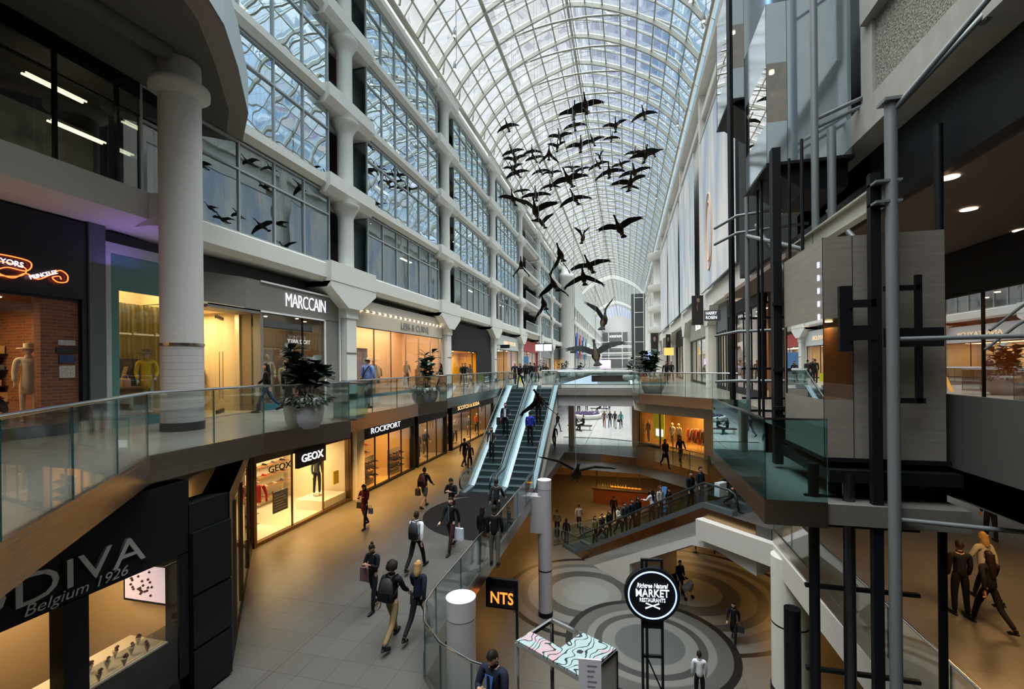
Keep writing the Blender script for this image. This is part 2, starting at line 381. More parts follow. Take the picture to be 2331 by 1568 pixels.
rail('railing', [(-6.2, 34.1), (1.2, 34.1), (1.2, 84), (-6.2, 84), (-6.2, 34.1)], 0, 'glass balustrade around the second floor opening beyond the footbridge', seg=3)
rail('railing', [(-4.1, 20.2), (-4.1, 9.3)]+curve_end[1:], Z1, 'glass balustrade of the middle level with a curved end behind the short column', seg=1.6)
rail('railing', bridge_arc, Z1, 'curved glass balustrade of the middle level in front of the lit clothes shop', seg=1.5)
rail('railing', [(5.0, 17.8), (5.0, 6.95)], Z1, 'glass balustrade on the middle level under the lifts', seg=1.8)
rail('railing', [(-4.4, 27.6), (-1.4, 30.6)], Z0, 'low glass balustrade at the foot of the lower escalator', seg=1.8, fascia=False)
# lift platform wedge
W = empty('lift_platform', (1.88, 7.05, -.46), label='wedge shaped glass and steel balustrade jutting out below the lift shafts', cat='railing')
def wedge(poly, z0, z1, nm, mt, par=W):
    g = MB(); o = Vector((1.88, 7.05, -.46)); 
    for (a, b_) in zip(poly[:-1], poly[1:]):
        a = Vector((a[0], a[1], 0))-Vector((1.88, 7.05, 0)); b_ = Vector((b_[0], b_[1], 0))-Vector((1.88, 7.05, 0))
        u = (b_-a).normalized(); w = Vector((-u.y, u.x, 0))*.012; lo = Vector((0, 0, z0+.46)); hi = Vector((0, 0, z1+.46))
        g.add([a+lo-w, b_+lo-w, b_+lo+w, a+lo+w, a+hi-w, b_+hi-w, b_+hi+w, a+hi+w], [(0, 3, 2, 1), (4, 5, 6, 7), (0, 1, 5, 4), (2, 3, 7, 6), (1, 2, 6, 5), (3, 0, 4, 7)])
    g.build(nm, mt, par)
wedge([(1.88, 7.05), (1.88, 10.9)], -.46, .66, 'glass_panel', paneteal)
wedge([(2.65, 7.05), (1.88, 7.05)], -.46, .66, 'glass_panel', paneteal)
wedge([(1.88, 10.9), (2.6, 10.9)], -.46, .66, 'glass_panel', paneteal)
wedge([(2.65, 7.05), (1.88, 7.05), (1.88, 10.9), (2.6, 10.9)], -.80, -.46, 'steel_fascia', steel)
wedge([(2.65, 7.05), (1.88, 7.05), (1.88, 10.9)], .66, .69, 'top_rail', chrome)
g = MB(); g.prism([(0.02, 0.02), (2.4, .02), (2.4, 3.83), (0.02, 3.83)], -.3, -.02); g.build('deck_plate', darkplaster, W)

# soffits under level 2: steel fascia already there, plaster slope and black ceiling inside
mb = MB(); n = len(L2_edge)
inn = [(-5.0, .2), (-6.3, 2.2), (-8.4, 5.2), (-8.6, 8.4), (-8.4, 10.6), (-8.6, 11.0), (-8.6, 15.9), (-8.5, 17.5), (-8.6, 18), (-8.6, 29.9)]
vs = [(x, y, -.40) for x, y in L2_edge]+[(x, y, -.60 if y > 6 else -.95) for x, y in inn]
mb.add(vs, [(i, i+1, n+i+1, n+i) for i in range(n-1)])
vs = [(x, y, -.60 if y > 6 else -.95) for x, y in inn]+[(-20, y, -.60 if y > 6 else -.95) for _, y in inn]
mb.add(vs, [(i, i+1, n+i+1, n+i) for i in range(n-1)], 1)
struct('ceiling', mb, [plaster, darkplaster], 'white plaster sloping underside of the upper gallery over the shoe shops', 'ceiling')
# bulkhead strip in front of the lower shops (downlights live here)
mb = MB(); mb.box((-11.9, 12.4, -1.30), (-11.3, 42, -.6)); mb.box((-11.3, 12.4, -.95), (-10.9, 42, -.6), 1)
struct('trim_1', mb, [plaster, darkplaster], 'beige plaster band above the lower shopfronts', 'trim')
# bridge body
mb = MB(); mb.box((-4.1, 28.12, -1.05), (.4, 33.9, -.385)); mb.box((-4.1, 33.2, Z1), (-3.7, 34, -1.05)); mb.box((.4, 34.0, Z1), (.75, 84, -.4))
struct('wall_bridge', mb, plaster, 'plastered beam and piers under the footbridge', 'wall')
mb = MB(); mb.prism([(.4, 24.6), (.9, 23.2), (3.5, 20.6), (12, 20.6), (12, 60), (.4, 60)], -.9, -.385)
struct('ceiling.001', mb, plaster, 'beige sloped soffit above the lit clothes shop', 'ceiling')
mb = MB()
mb.box((-24, -5, Z1-.9), (-4.4, 60, Z1-.42)); mb.prism([(-4.3, 31), (.8, 30.2), (4.7, 25.5), (14, 25.5), (14, 60), (-4.3, 60)], Z1-1.1, Z1-.42)
mb.box((5.2, -5, Z1-.9), (14, 25.5, Z1-.42))
struct('ceiling.002', mb, plaster, 'white underside of the middle level seen over the lowest floor', 'ceiling')

# ================================================================== roof vault
YA, YB = -60., 232.
def arc_pts(inset=0.):
    Lp = [(-12, 21.15), (-11.42, 21.98), (-10.62, 22.84), (-9.7, 23.62), (-8.6, 24.35), (-7.4, 24.95), (-6.15, 25.43), (-4.9, 25.82), (-3.65, 26.15)]
    Rp = [(-2.45, 25.93), (-1.3, 25.55), (-.15, 25.08), (.95, 24.52), (2.0, 23.9), (3.0, 23.15), (3.95, 22.2), (4.85, 21.0)]
    P = Lp+Rp
    if inset: P = [(-3.6+(x+3.6)*(1-inset/9), z-inset*.8) for x, z in P]
    return P
AP = arc_pts()
roof = empty('roof', (-3.6, YA, 21.15), label='long pointed glass barrel vault on white steel ribs over the galleria', cat='glass roof', kind='structure')
O = Vector(roof.location)
def loc(p): return Vector(p)-O
ys = [YA+3.05*k for k in range(int((YB-YA)/3.05)+1)]
ys = [y+31.06-YA-3.05*round((31.06-YA)/3.05) for y in ys]
ribm = mat('rib_white', (.36, .36, .30), .5)
def ribmesh(P, dz, wy, name):
    g = MB(); n = len(P); vs = []
    for (x, z) in P:
        nx, nzv = (x+3.6)/9, .8; l = math.hypot(nx, nzv); nx /= l; nzv /= l
        for (d, yy) in ((0, -wy), (0, wy), (-dz, wy), (-dz, -wy)): vs.append((x+3.6+nx*d, yy, z-21.15+nzv*d))
    fs = [(i*4+k, i*4+(k+1) % 4, (i+1)*4+(k+1) % 4, (i+1)*4+k) for i in range(n-1) for k in range(4)]
    g.add(vs, fs); return g.mesh(name, ribm)
rib1 = ribmesh(AP, .28, .07, 'rib'); bar1 = ribmesh(AP, .09, .03, 'glazing_bar')
for i, y in enumerate(ys[:84]):
    if y < YB:
        place('rib', rib1, (0, y-YA, 0), parent=roof)
        o = place('glazing_bar', bar1, (0, y-YA+1.525, 0), parent=roof)
# hoop pipes with tie rods
hp = MB(); P2 = [(x, z) for x, z in arc_pts(.75)]
cx = -3.6
hoop = [(cx+8.2*math.cos(PI*(1-t/20)), 21.2+4.35*math.sin(PI*(1-t/20))**.85) for t in range(21)]
hp.tube([(x+3.6, 0, z-21.15) for x, z in hoop], .075, 6)
hm = hp.mesh('hoop_pipe', ribm)
for y in ys[:58]:
    if y+.75 < YB: place('hoop_pipe', hm, (0, y-YA+.75, 0), parent=roof)
tr = MB()
for k in range(9):
    (x, z) = AP[min(16, 2*k)]; (hx, hz) = hoop[min(20, max(0, int(2+k*2)))]
    tr.tube([(x+3.6, 0, z-21.15), (hx+3.6, .75, hz-21.15)], .012, 3, cap=False)
for k in (3, 6, 9, 12):
    tr.tube([(hoop[k][0]+3.6, .75, hoop[k][1]-21.15), (hoop[k+5][0]+3.6, .75, hoop[k+5][1]-21.15-.3)], .009, 3, cap=False)
tr.tube([(hoop[2][0]+3.6, .75, hoop[2][1]-21.15), (hoop[18][0]+3.6, .75, hoop[18][1]-21.15)], .009, 3, cap=False)
tm = tr.mesh('tie_rod', greysteel)
for y in ys[18:42]: place('tie_rod', tm, (0, y-YA, 0), parent=roof)
for i, (x, z) in enumerate(AP):
    g = MB(); r = .11 if i in (0, 4, 16) else (.08 if i == 8 else .045)
    g.box((x+3.6-r, 0, z-21.15-r*1.2), (x+3.6+r, YB-YA, z-21.15+.02))
    if i == 8: g.box((x+3.6-.28, 0, z-21.15-.16), (x+3.6-.22, YB-YA, z-21.15-.06)); g.box((x+3.6+.2, 0, z-21.15-.2), (x+3.6+.26, YB-YA, z-21.15-.1))
    g.build('purlin', ribm, roof)
g = MB(); n = len(AP)
g.add([(x+3.6, 0, z-21.15+.03) for x, z in AP]+[(x+3.6, YB-YA, z-21.15+.03) for x, z in AP], [(i, i+1, n+i+1, n+i) for i in range(n-1)])
g.build('glass', roofglass, roof)
# white hoop bands further down the hall
for y in (128, 180):
    g = MB(); vs = []
    for (x, z) in AP:
        for (dz, dy) in ((.1, -.6), (.1, .6), (-1.1, .6), (-1.1, -.6)): vs.append((x+3.6, y-YA+dy, z-21.15+dz))
    g.add(vs, [(i*4+k, i*4+(k+1) % 4, (i+1)*4+(k+1) % 4, (i+1)*4+k) for i in range(n-1) for k in range(4)]); g.build('hoop_band', white, roof)
# roof edge rail pipes and floodlights
def flood(x, y, z, lab):
    r_ = empty('floodlight', (x, y, z), label=lab, cat='floodlight', group='floodlights clamped to the roof hoops')
    g = MB(); g.lathe((0, 0, -.22), [(.09, 0), (.10, .05), (.075, .3), (.05, .42)], 10); g.build('lamp_body', greysteel, r_)
    g = MB(); g.lathe((0, 0, -.24), [(.075, 0), (.075, .02)], 10); g.build('lens', glow, r_)
    zt = max([z1+(z2_-z1)*(x-x1)/(x2-x1) for (x1, z1), (x2, z2_) in zip(AP[:-1], AP[1:]) if x1 <= x <= x2]+[z+.5])-z
    g = MB(); g.tube([(0, 0, .15), (.12, 0, .3), (.12, 0, zt)], .015, 5); g.build('clamp', blackmetal, r_)
# ================================================================== left facade
XL = -12.0
PC = 17.75; SP = 11.45
ORD = ['first', 'second', 'third', 'fourth', 'fifth', 'sixth', 'seventh', 'eighth', 'ninth', 'tenth']
STO = [(5.8, 8.75, 7.83, 'lowest'), (9.4, 12.4, 11.42, 'second lowest'), (13.0, 16.0, 15.1, 'third'), (16.6, 19.5, 18.7, 'top')]
mull = mat('mullion_steel', (.42, .46, .46), .45, .2)
wi = 0
for k in range(-1, 8):
    yc = PC+SP*k
    y0, y1 = (yc+1.8, yc+SP-1.15) if k >= 0 else (8.6, PC-1.15)
    for si, (z0, z1, zt, sn) in enumerate(STO):
        if k == 3: continue
        if k == -1 and si > 0: y0 = 3.0
        if k == -1 and si == 0: y0 = 9.0
        wi += 1
        nP = max(1, round((y1-y0)/1.52)) ; st = (y1-y0)/nP
        r_ = empty('window_%d' % wi, (XL, (y0+y1)/2, z0), label='%s storey curtain window with wavy reflections, %s' % (sn, 'above the grey boutique' if k < 0 else '%s bay past the big brackets' % ORD[k]), cat='window', kind='structure')
        o = Vector(r_.location); g = MB()
        for i in range(nP+1): g.box((-.05, y0+i*st-.03-o.y, 0), (.06, y0+i*st+.03-o.y, z1-z0))
        for zz in (0, zt-z0, z1-z0-.04): g.box((-.05, y0-o.y, zz-.03), (.07, y1-o.y, zz+.03))
        g.build('window_frame', mull, r_)
        g = MB()
        for i in range(nP):
            a, b_ = y0+i*st-o.y, y0+(i+1)*st-o.y; tl = random.uniform(-.012, .012); tz = random.uniform(-.012, .012)
            g.add([(tl, a, 0), (-tl, b_, 0), (-tl+tz, b_, zt-z0), (tl+tz, a, zt-z0)], [(0, 1, 2, 3)])
            tl = random.uniform(-.01, .01); g.add([(tl, a, zt-z0), (-tl, b_, zt-z0), (-tl, b_, z1-z0), (tl, a, z1-z0)], [(0, 1, 2, 3)])
        g.build('glass', winglass_low if si == 0 else winglass, r_)
        # recessed side lights beside the columns
        g = MB()
        for (ya, yb) in ((y0-1.2, y0), (y1, y1+.6)) if k >= 0 else ((y1, y1+.6),):
            g.box((-.75, ya-o.y, 0), (-.70, yb-o.y, z1-z0))
        g.box((-.75, y0-.05-o.y, 0), (0, y0-o.y, z1-z0)); g.box((-.75, y1-o.y, 0), (0, y1+.05-o.y, z1-z0))
        g.build('side_light', winglass_low, r_)
# rooms behind the windows
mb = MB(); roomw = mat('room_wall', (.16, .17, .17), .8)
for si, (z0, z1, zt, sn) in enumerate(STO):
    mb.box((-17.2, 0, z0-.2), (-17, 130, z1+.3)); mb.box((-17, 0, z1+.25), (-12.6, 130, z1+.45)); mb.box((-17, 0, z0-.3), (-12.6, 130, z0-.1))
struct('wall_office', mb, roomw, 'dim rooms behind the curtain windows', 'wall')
ol = MB()
for y in (13.5, 22, 26, 45, 70): ol.box((-14.6, y, 15.6), (-14.4, y+1.5, 15.66)); 
for y in (24, 37, 48): ol.box((-14.2, y, 12.05), (-14.05, y+1.4, 12.1)); ol.box((-14.2, y+3, 8.5), (-14.05, y+4.4, 8.55))
ol.build('office_light', glow, label='row of warm strip lights inside the office windows', cat='strip light')
# beams
colm = mat('column_white', (.72, .72, .66), .55, noise=.05, nscale=20)
def beam(x0, z0, z1, ya, yb, i, lab):
    mb = MB()
    mb.prof([(x0-1.2, z0+.1), (x0+.12, z0), (x0+.32, z0+.16), (x0+.32, z1-.08), (x0+.2, z1), (x0-1.2, z1)], 'y', ya, yb)
    for k in range(-1, 9):
        yc = PC+SP*k
        if k < 0: continue
        mb.prof([(x0-1.0, z0-.22), (x0+.28, z0-.22), (x0+.52, z0+.05), (x0+.52, z1+.06), (x0-1, z1+.06)], 'y', yc-1.7, yc+1.7)
    struct('trim_%d' % i, mb, colm, lab, 'beam')
for i, (z0, z1) in enumerate(((4.95, 5.74), (8.8, 9.32), (12.45, 12.95), (16.05, 16.55), (19.55, 20.1))):
    beam(XL, z0, z1, -5 if i else 8.6, 104, i+2, 'pale concrete beam under the %s row of windows' % ['lowest', 'second', 'third', 'top', 'roof edge'][i] if i < 4 else 'pale concrete beam directly below the roof gutter')
# columns + brackets
for k in range(0, 8):
    yc = PC+SP*k; c = (XL+.05, yc, 0)
    mb = MB()
    for (za, zb) in ((5.7, 8.58), (9.3, 12.23), (12.95, 15.83), (16.55, 19.33)):
        mb.lathe((c[0], c[1], 0), [(.335, za), (.335, zb-.62), (.36, zb-.5), (.50, zb-.22), (.60, zb-.1), (.60, zb)], 24)
    mb.box((XL-1.1, yc-.45, 3.6), (XL+.35, yc+.45, 4.95)); mb.box((XL-1.1, yc-.36, 0), (XL+.30, yc+.36, 3.6))
    # bracket
    mb.prof([(yc-.5, 4.0), (yc+.5, 4.0), (yc+1.7, 4.75), (yc+1.7, 4.97), (yc-1.7, 4.97), (yc-1.7, 4.75)], 'x', XL-1.1, XL+.5)
    struct('column', mb, colm, 'pale round column with flared heads, %s one past the grey boutique' % ORD[k], 'column')
    mb = MB(); mb.box((XL+.28, yc-.38, 0), (XL+.33, yc+.38, .28)); mb.box((XL+.28, yc-.37, 2.05), (XL+.32, yc+.37, 2.1), 1)
    mb.build('column_trim', [black, steel], label='dark skirting and metal band on the %s pilaster past the grey boutique' % ORD[k], cat='skirting')
# bulkhead above shops with vents
mb = MB(); mb.box((-12.9, 8.6, 4.2), (-12.7, 100, 4.97)); mb.box((-12.9, -5, 5.0), (-12.8, 100, 5.05))
for k in range(0, 7):
    for j in range(4): y = PC+SP*k+2.0+j*2.3; mb.box((-12.7, y, 4.42), (-12.66, y+.75, 4.86), 1)
struct('wall_left', mb, [greyband, black], 'grey recessed bulkhead with square black grilles above the shopfronts', 'wall')
# parapet zone below the vault
mb = MB(); mb.box((-12.6, -5, 20.1), (-12.4, 232, 20.25))
for k in range(-2, 18):
    y = PC+SP*k
    mb.box((-12.5, y-.2, 20.1), (-12.2, y+.2, 21.1))
    mb.box((-12.45, y+3.9, 20.1), (-12.35, y+7.4, 21.1), 0)
    for j in range(4): mb.lathe((0, 0, 0), [(0, 0)], 3, cap=False) if False else None
    for q in range(1, 4): yy = y+7.4+q*1.0; mb.box((-12.45, yy-.08, 20.1), (-12.3, yy+.08, 21.1))
struct('wall_parapet', mb, colm, 'pale panels and posts below the left roof gutter', 'wall')
vm = MB()
for k in range(-1, 8):
    for j in range(4):
        y = PC+SP*k+4.4+j*.75
        vm.tube([(-12.36, y, 20.6), (-12.3, y, 20.6)], .17, 12)
vm.build('round_vent', black, label='rows of round black vents in the panels under the roof gutter', cat='vent', kind='stuff')
mb = MB(); mb.tube([(-12.1, -5, 21.05), (-12.1, 232, 21.05)], .09, 8); mb.tube([(-12.2, -5, 20.55), (-12.2, 232, 20.55)], .05, 6)
mb.tube([(4.75, -5, 20.9), (4.75, 232, 20.9)], .09, 8); mb.tube([(4.6, -5, 20.2), (4.6, 232, 20.2)], .06, 6)
for k in range(60):
    y = -4+k*3.05; mb.tube([(4.85, y, 20.0), (4.55, y+.3, 20.5), (4.85, y+.7, 21)], .03, 5)
    mb.tube([(-12.3, y, 20.2), (-12.05, y+.3, 20.6), (-12.2, y+.6, 21)], .03, 5)
struct('trim_7', mb, ribm, 'pale green gutter pipes running along both springings of the vault', 'trim')
mb = MB(); mb.add([(-12.35, -5, 20.15), (-12.35, 232, 20.15), (-12.35, 232, 21.0), (-12.35, -5, 21.0)], [(0, 1, 2, 3)])
struct('window_gutter', mb, winglass_low, 'strip of reflective glass below the left roof gutter', 'window')
# far part of the left side
mb = MB()
mb.box((-13, 104, 4.4), (-11.4, 232, 8.2)); mb.box((-13, 104, 11), (-11.4, 232, 12)); mb.box((-13, 104, 15), (-11.4, 232, 21))
for j in range(22): y = 104+j*6; mb.box((-12.6, y, 0), (-11.5, y+1.2, 21))
mb.box((-14.5, 104, 0), (-13.5, 232, 21), 1)
struct('wall_far_left', mb, [white, warmwall], 'white far facade with square window openings', 'wall')
g = MB(); g.lathe((-10.9, 86, 0), [(1.35, 0), (1.35, 17.6), (1.55, 17.7), (1.55, 18.6), (1.2, 18.7), (1.2, 20)], 24)
struct('column.far', g, white, 'big white cylindrical tower on the far side, left of the vault end', 'column')
# open balcony bay (between columns)
kb = 3; ya, yb = PC+SP*kb+.8, PC+SP*(kb+1)-.8
for z, nm in ((5.74, 'lowest'), (9.32, 'second'), (12.95, 'third'), (16.55, 'top')):
    r_ = empty('balcony', (XL-.4, (ya+yb)/2, z), label='%s white open balcony with slim railing in the recessed bay' % nm, cat='balcony')
    g = MB(); g.box((-2.5, ya-(ya+yb)/2, -.25), (1.0, yb-(ya+yb)/2, 0)); g.build('slab', white, r_)
    g = MB(); hy = (yb-ya)/2
    g.tube([(1.0, -hy, 1.05), (1.0, hy, 1.05)], .03, 6)
    for q in range(26): yy = -hy+q*2*hy/25; g.box((.985, yy-.012, 0), (1.01, yy+.012, 1.05))
    g.build('railing', white, r_)
    g = MB(); g.box((-2.5, -hy, 0), (-2.4, hy, 3)); g.build('back_wall', mat('warm_back', (.42, .30, .17), .7), r_)
# ================================================================== right facade
XR = 5.0
mb = MB(); mb.prof([(XR, 4.95), (XR+.9, 4.85), (XR+.9, 5.75), (XR-.02, 5.9)], 'y', 14, 232)
mb.box((XR+.35, 20, 5.9), (XR+.55, 232, 20)); mb.box((XR+.1, 14, 17.9), (XR+.5, 232, 18.4)); mb.box((XR-.15, 14, 19.5), (XR+.5, 232, 20.1))
for k in range(18):
    y = 33.2+SP*k; mb.box((XR+.0, y-.35, 5.9), (XR+.35, y+.35, 20))
struct('wall_right', mb, white, 'white right hand facade above the shop fronts', 'wall')
# brown window slots between banners
mb = MB(); slot = mat('slot_brown', (.22, .16, .09), .5)
for k, y in enumerate((32.3, 43.8, 55.2, 66.7)):
    for (z0, z1) in ((6.4, 9.3), (9.9, 12.9), (13.5, 16.4)): mb.box((XR+.30, y-.9, z0), (XR+.34, y+.2, z1))
struct('window_right', mb, slot, 'narrow bronze window slots between the hanging banners', 'window')
m, N, L, b = nodemat('banner_print', .7)
g_, s_ = _pos(N, L)
vn = N.new('ShaderNodeTexNoise'); vn.inputs['Scale'].default_value = .8; vn.inputs['Detail'].default_value = 3
mp = N.new('ShaderNodeMapping'); mp.inputs['Scale'].default_value = (1, .9, .22); L.new(g_.outputs['Position'], mp.inputs[0]); L.new(mp.outputs[0], vn.inputs['Vector'])
rp = N.new('ShaderNodeValToRGB'); q = rp.color_ramp.elements; q[0].position = .35; q[0].color = (.45, .57, .70, 1); q[1].position = .62; q[1].color = (.82, .82, .80, 1)
L.new(vn.outputs['Fac'], rp.inputs[0]); L.new(rp.outputs[0], b.inputs['Base Color'])
banner = m
for i, (ya, yb, zt, lab) in enumerate(((22.0, 31.3, 15.6, 'nearest white printed banner hanging beside the lifts'), (34.3, 43.2, 16.4, 'pale blue and white printed banner, second along the right facade'), (44.5, 54.6, 16.4, 'cream and grey printed banner, third along the right facade'), (56, 66, 16.4, 'narrow pale banner, farthest along the right facade'))):
    r_ = empty('banner', (XR-.22, (ya+yb)/2, 5.95), label=lab, cat='banner', group='huge printed banners on the right facade')
    hy = (yb-ya)/2; g = MB(); g.box((-.02, -hy, 0), (.01, hy, zt-5.95)); g.build('fabric', banner, r_)
    g = MB(); g.tube([(0, -hy, zt-5.95), (0, hy, zt-5.95)], .05, 6); g.tube([(0, -hy, 0), (0, hy, 0)], .04, 6); g.build('bar', greysteel, r_)
    if i == 0:
        g = MB()
        for rr in (.0, .5):
            pts = [(-.04, 1.8+(1.0-rr*.4)*math.cos(a), 3.2+(2.2-rr)*math.sin(a)) for a in [j*2*PI/28 for j in range(29)]]
            g.tube(pts, .05, 4, cap=False)
        g.build('printed_loop', mat('peach_ink', (.75, .52, .38), .7), r_)
# right columns and brackets at gallery level
for i, y in enumerate((30.1, 41.5, 53, 64.4)):
    mb = MB(); mb.box((XR-.15, y-.45, 0), (XR+.5, y+.45, 3.8)); mb.prof([(y-.5, 3.8), (y+.5, 3.8), (y+1.4, 4.9), (y-1.4, 4.9)], 'x', XR-.2, XR+.9)
    struct('column', mb, colm, 'pale square pilaster on the far side gallery, %s from the lifts' % ORD[i], 'column')
# end wall
mb = MB(); n = len(AP)
mb.add([(-14, 232, -10)]+[(x, 232, z) for x, z in AP][:]+[(8, 232, -10)], [tuple(range(n+1, -1, -1))])
struct('wall_back', mb, mat('end_white', (.50, .49, .46), .7), 'white arched end wall of the hall', 'wall')
# near right concrete facade over the shops
mb = MB(); mb.box((4.3, -5, 6.1), (4.6, 9.5, 7.55))
struct('wall_near_right', mb, concrete, 'rough speckled concrete wall panel above the right hand ceiling', 'wall')
mb = MB(); mb.prof([(4.2, 5.55), (4.9, 5.4), (4.9, 6.12), (4.2, 6.12)], 'y', -5, 14); mb.box((4.25, 9.3, 6.1), (4.6, 9.7, 20))
mb.prof([(4.15, 7.5), (4.7, 7.4), (4.7, 20.), (4.15, 20.)], 'y', -5, 9.5)
struct('trim_8', mb, concsmooth, 'smooth concrete bands below and above the rough panel', 'trim')
mb = MB(); mb.box((4.6, -5, 4.35), (4.75, 14, 5.6)); struct('trim_12', mb, black, 'black glass band under the smooth concrete', 'trim')
mb = MB(); mb.box((4.6, 10.2, 4.95), (4.8, 20.5, 21)); mb.box((7.5, -5, 5.95), (7.7, 10.2, 20))
struct('wall_lift_lobby', mb, black, 'dark recess wall behind the lift shafts', 'wall')
mb = MB(); mb.box((4.9, -5, 4.35), (14, 14, 4.5)); mb.box((4.3, 14, 4.35), (14, 22, 4.5))
struct('ceiling.003', mb, mat('brown_ceiling', (.22, .17, .14), .8), 'brownish ceiling with round downlights beside the lifts', 'ceiling')
# walls closing the place behind the photographer
R2 = math.radians
mb = MB(); mb.box((-24, -5.2, -10), (14, -5, 8.8)); 
struct('wall_front', mb, mat('front_brown', (.30, .20, .12), .7), 'brown wall behind the photographer', 'wall')
mb = MB(); mb.box((-24, -5, 8.8), (14, -1.2, 9.2)); mb.box((-12.6, -60, -10), (-12.4, -5, 21.2)); mb.box((5, -60, -10), (5.2, -5, 21.2)); mb.box((-13, -60.2, -10), (6, -60, 27))  # first box: unseen slab added to keep overhead light off the near area
struct('wall_rear_hall', mb, colm, 'pale hall walls and an added light-blocking slab behind the photographer', 'wall')
area('rear_shop_light', (-6, -3.6, 3.0), 1.0, 16, (1, .62, .28), rot=(R2(-35), 0, 0), sy=8); area('rear_shop_light', (4.6, -3.6, 3.0), 1.0, 16, (1, .62, .28), rot=(R2(-35), 0, 0), sy=4)  # unseen lamps added to warm the rear wall mirrored in the lift cab
mb = MB(); mb.box((14, -5, -10), (14.2, 120, 6)); mb.box((5.0, 60, Z1), (5.2, 120, -.4)); struct('wall_outer_right', mb, darkplaster, 'dark wall at the back of the right hand shops', 'wall')
mb = MB(); mb.box((-24, -5, -10), (-23.8, 120, 9)); struct('wall_outer_left', mb, darkplaster, 'dark wall at the back of the left hand shops', 'wall')
# near left: upper slab with curved edge and big round column
se = [(-12.9, 12.6), (-12.1, 12.3), (-10.5, 10.9), (-9.13, 9.18), (-8.28, 7.97), (-7.8, 6.9), (-7.6, 5.2), (-7.6, 3.2), (-7.9, -5)]
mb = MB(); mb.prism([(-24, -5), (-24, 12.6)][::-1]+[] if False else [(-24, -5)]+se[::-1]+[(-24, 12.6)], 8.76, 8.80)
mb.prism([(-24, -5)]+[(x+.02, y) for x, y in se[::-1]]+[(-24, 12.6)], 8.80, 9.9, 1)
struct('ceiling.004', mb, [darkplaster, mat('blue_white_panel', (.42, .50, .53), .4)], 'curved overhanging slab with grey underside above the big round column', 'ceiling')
g = MB(); n = len(se); s2 = [(x-.35, y-.3) for x, y in se]
g.add([(x, y, 8.755) for x, y in se]+[(x, y, 8.755) for x, y in s2], [(i, i+1, n+i+1, n+i) for i in range(n-1)])
struct('trim_9', g, mat('lip', (.24, .21, .175), .7), 'brownish lip along the curved slab edge', 'trim')
mb = MB(); mb.tube([(-12.2, 2.2, 8.72), (-11.0, 4.0, 8.72), (-10.35, 6.0, 8.72), (-10.1, 8.2, 8.72)], .22, 8); struct('trim_10', mb, darkplaster, 'curved rib on the underside of the overhanging slab', 'trim')
C0 = (-10.32, 8.68)
r_ = empty('column', (*C0, 0), label='big round column with white mosaic tiles and a disc capital', cat='column', kind='structure')
m, N, L, b = nodemat('mosaic', .35)
tcn = N.new('ShaderNodeTexCoord'); sp = N.new('ShaderNodeSeparateXYZ'); L.new(tcn.outputs['Object'], sp.inputs[0])
an = _m(N, L, 'ARCTAN2', sp.outputs[1], sp.outputs[0])
c = _mix(N, L, _m(N, L, 'MAXIMUM', _lines(N, L, an, .075, .009), _lines(N, L, sp.outputs[2], .16, .01)), (.52, .51, .50), (.33, .32, .31)); L.new(c, b.inputs['Base Color'])
g = MB(); g.lathe((0, 0, 0), [(.45, 0), (.45, .2)], 40); g.build('skirting', black, r_)
g = MB(); g.lathe((0, 0, 0), [(.435, .2), (.435, 2.0)], 40); g.build('mosaic_shaft', m, r_)
g = MB(); g.lathe((0, 0, 0), [(.45, 2.0), (.45, 2.06)], 40); g.build('steel_band', steel, r_)
g = MB(); g.lathe((0, 0, 0), [(.435, 2.06), (.435, 7.95)], 40); g.build('shaft', plaster, r_)
g = MB(); g.lathe((0, 0, 0), [(.435, 7.9), (.50, 8.0), (.62, 8.05), (.62, 8.2), (.45, 8.25), (.43, 8.76)], 40); g.build('capital', plaster, r_)
# near-left level 3 slab and windows
mb = MB(); mb.prof([(-11.7, 4.95), (-11.2, 5.1), (-11.2, 5.75), (-14, 5.75), (-14, 4.95)], 'y', -5, 8.6); mb.prism([(-12.4, 8.6), (-11.2, 8.6), (-10.3, 9.0), (-12.0, 10.8), (-13, 11)], 4.95, 5.74)
struct('trim_11', mb, plaster, 'plaster edge of the upper floor joining the big round column', 'trim')
dglass = glassmat('dark_glass', (.28, .33, .33), .16)
r_ = empty('window_80', (-12, 3, 5.8), label='dark shop window with warm strip lights above the neon sign', cat='window', kind='structure')
g = MB(); g.add([(0, -8, 0), (0, 6.6, 0), (0, 6.6, 2.55), (0, -8, 2.55)], [(0, 1, 2, 3)]); g.build('glass', dglass, r_)
g = MB()
for y in (-6, -2, 2, 4.2, 5.45, 6.6): g.box((-.04, y-.03, 0), (.05, y+.03, 2.6))
g.box((-.04, -8, 2.1), (.05, 6.6, 2.14)); g.box((-.04, -8, 2.55), (.05, 6.6, 2.96)); g.build('window_frame', blackmetal, r_)
g = MB(); g.box((-2.6, 3.6, .1), (-2.5, 6.6, 2.3)); g.build('cloud_poster', mat('cloud_print', (.33, .34, .33), .8, noise=.6, nscale=1.2), r_)
g = MB()
for (y, z, x) in ((4.3, 2.35, -1.2), (5.0, 1.7, -1.6), (4.9, .5, -1.7)): g.box((x, y, z), (x+.05, y+1.2, z+.04)); g.box((x+.14, y, z), (x+.17, y+1.2, z+.04))
g.build('strip_light', glow, r_)
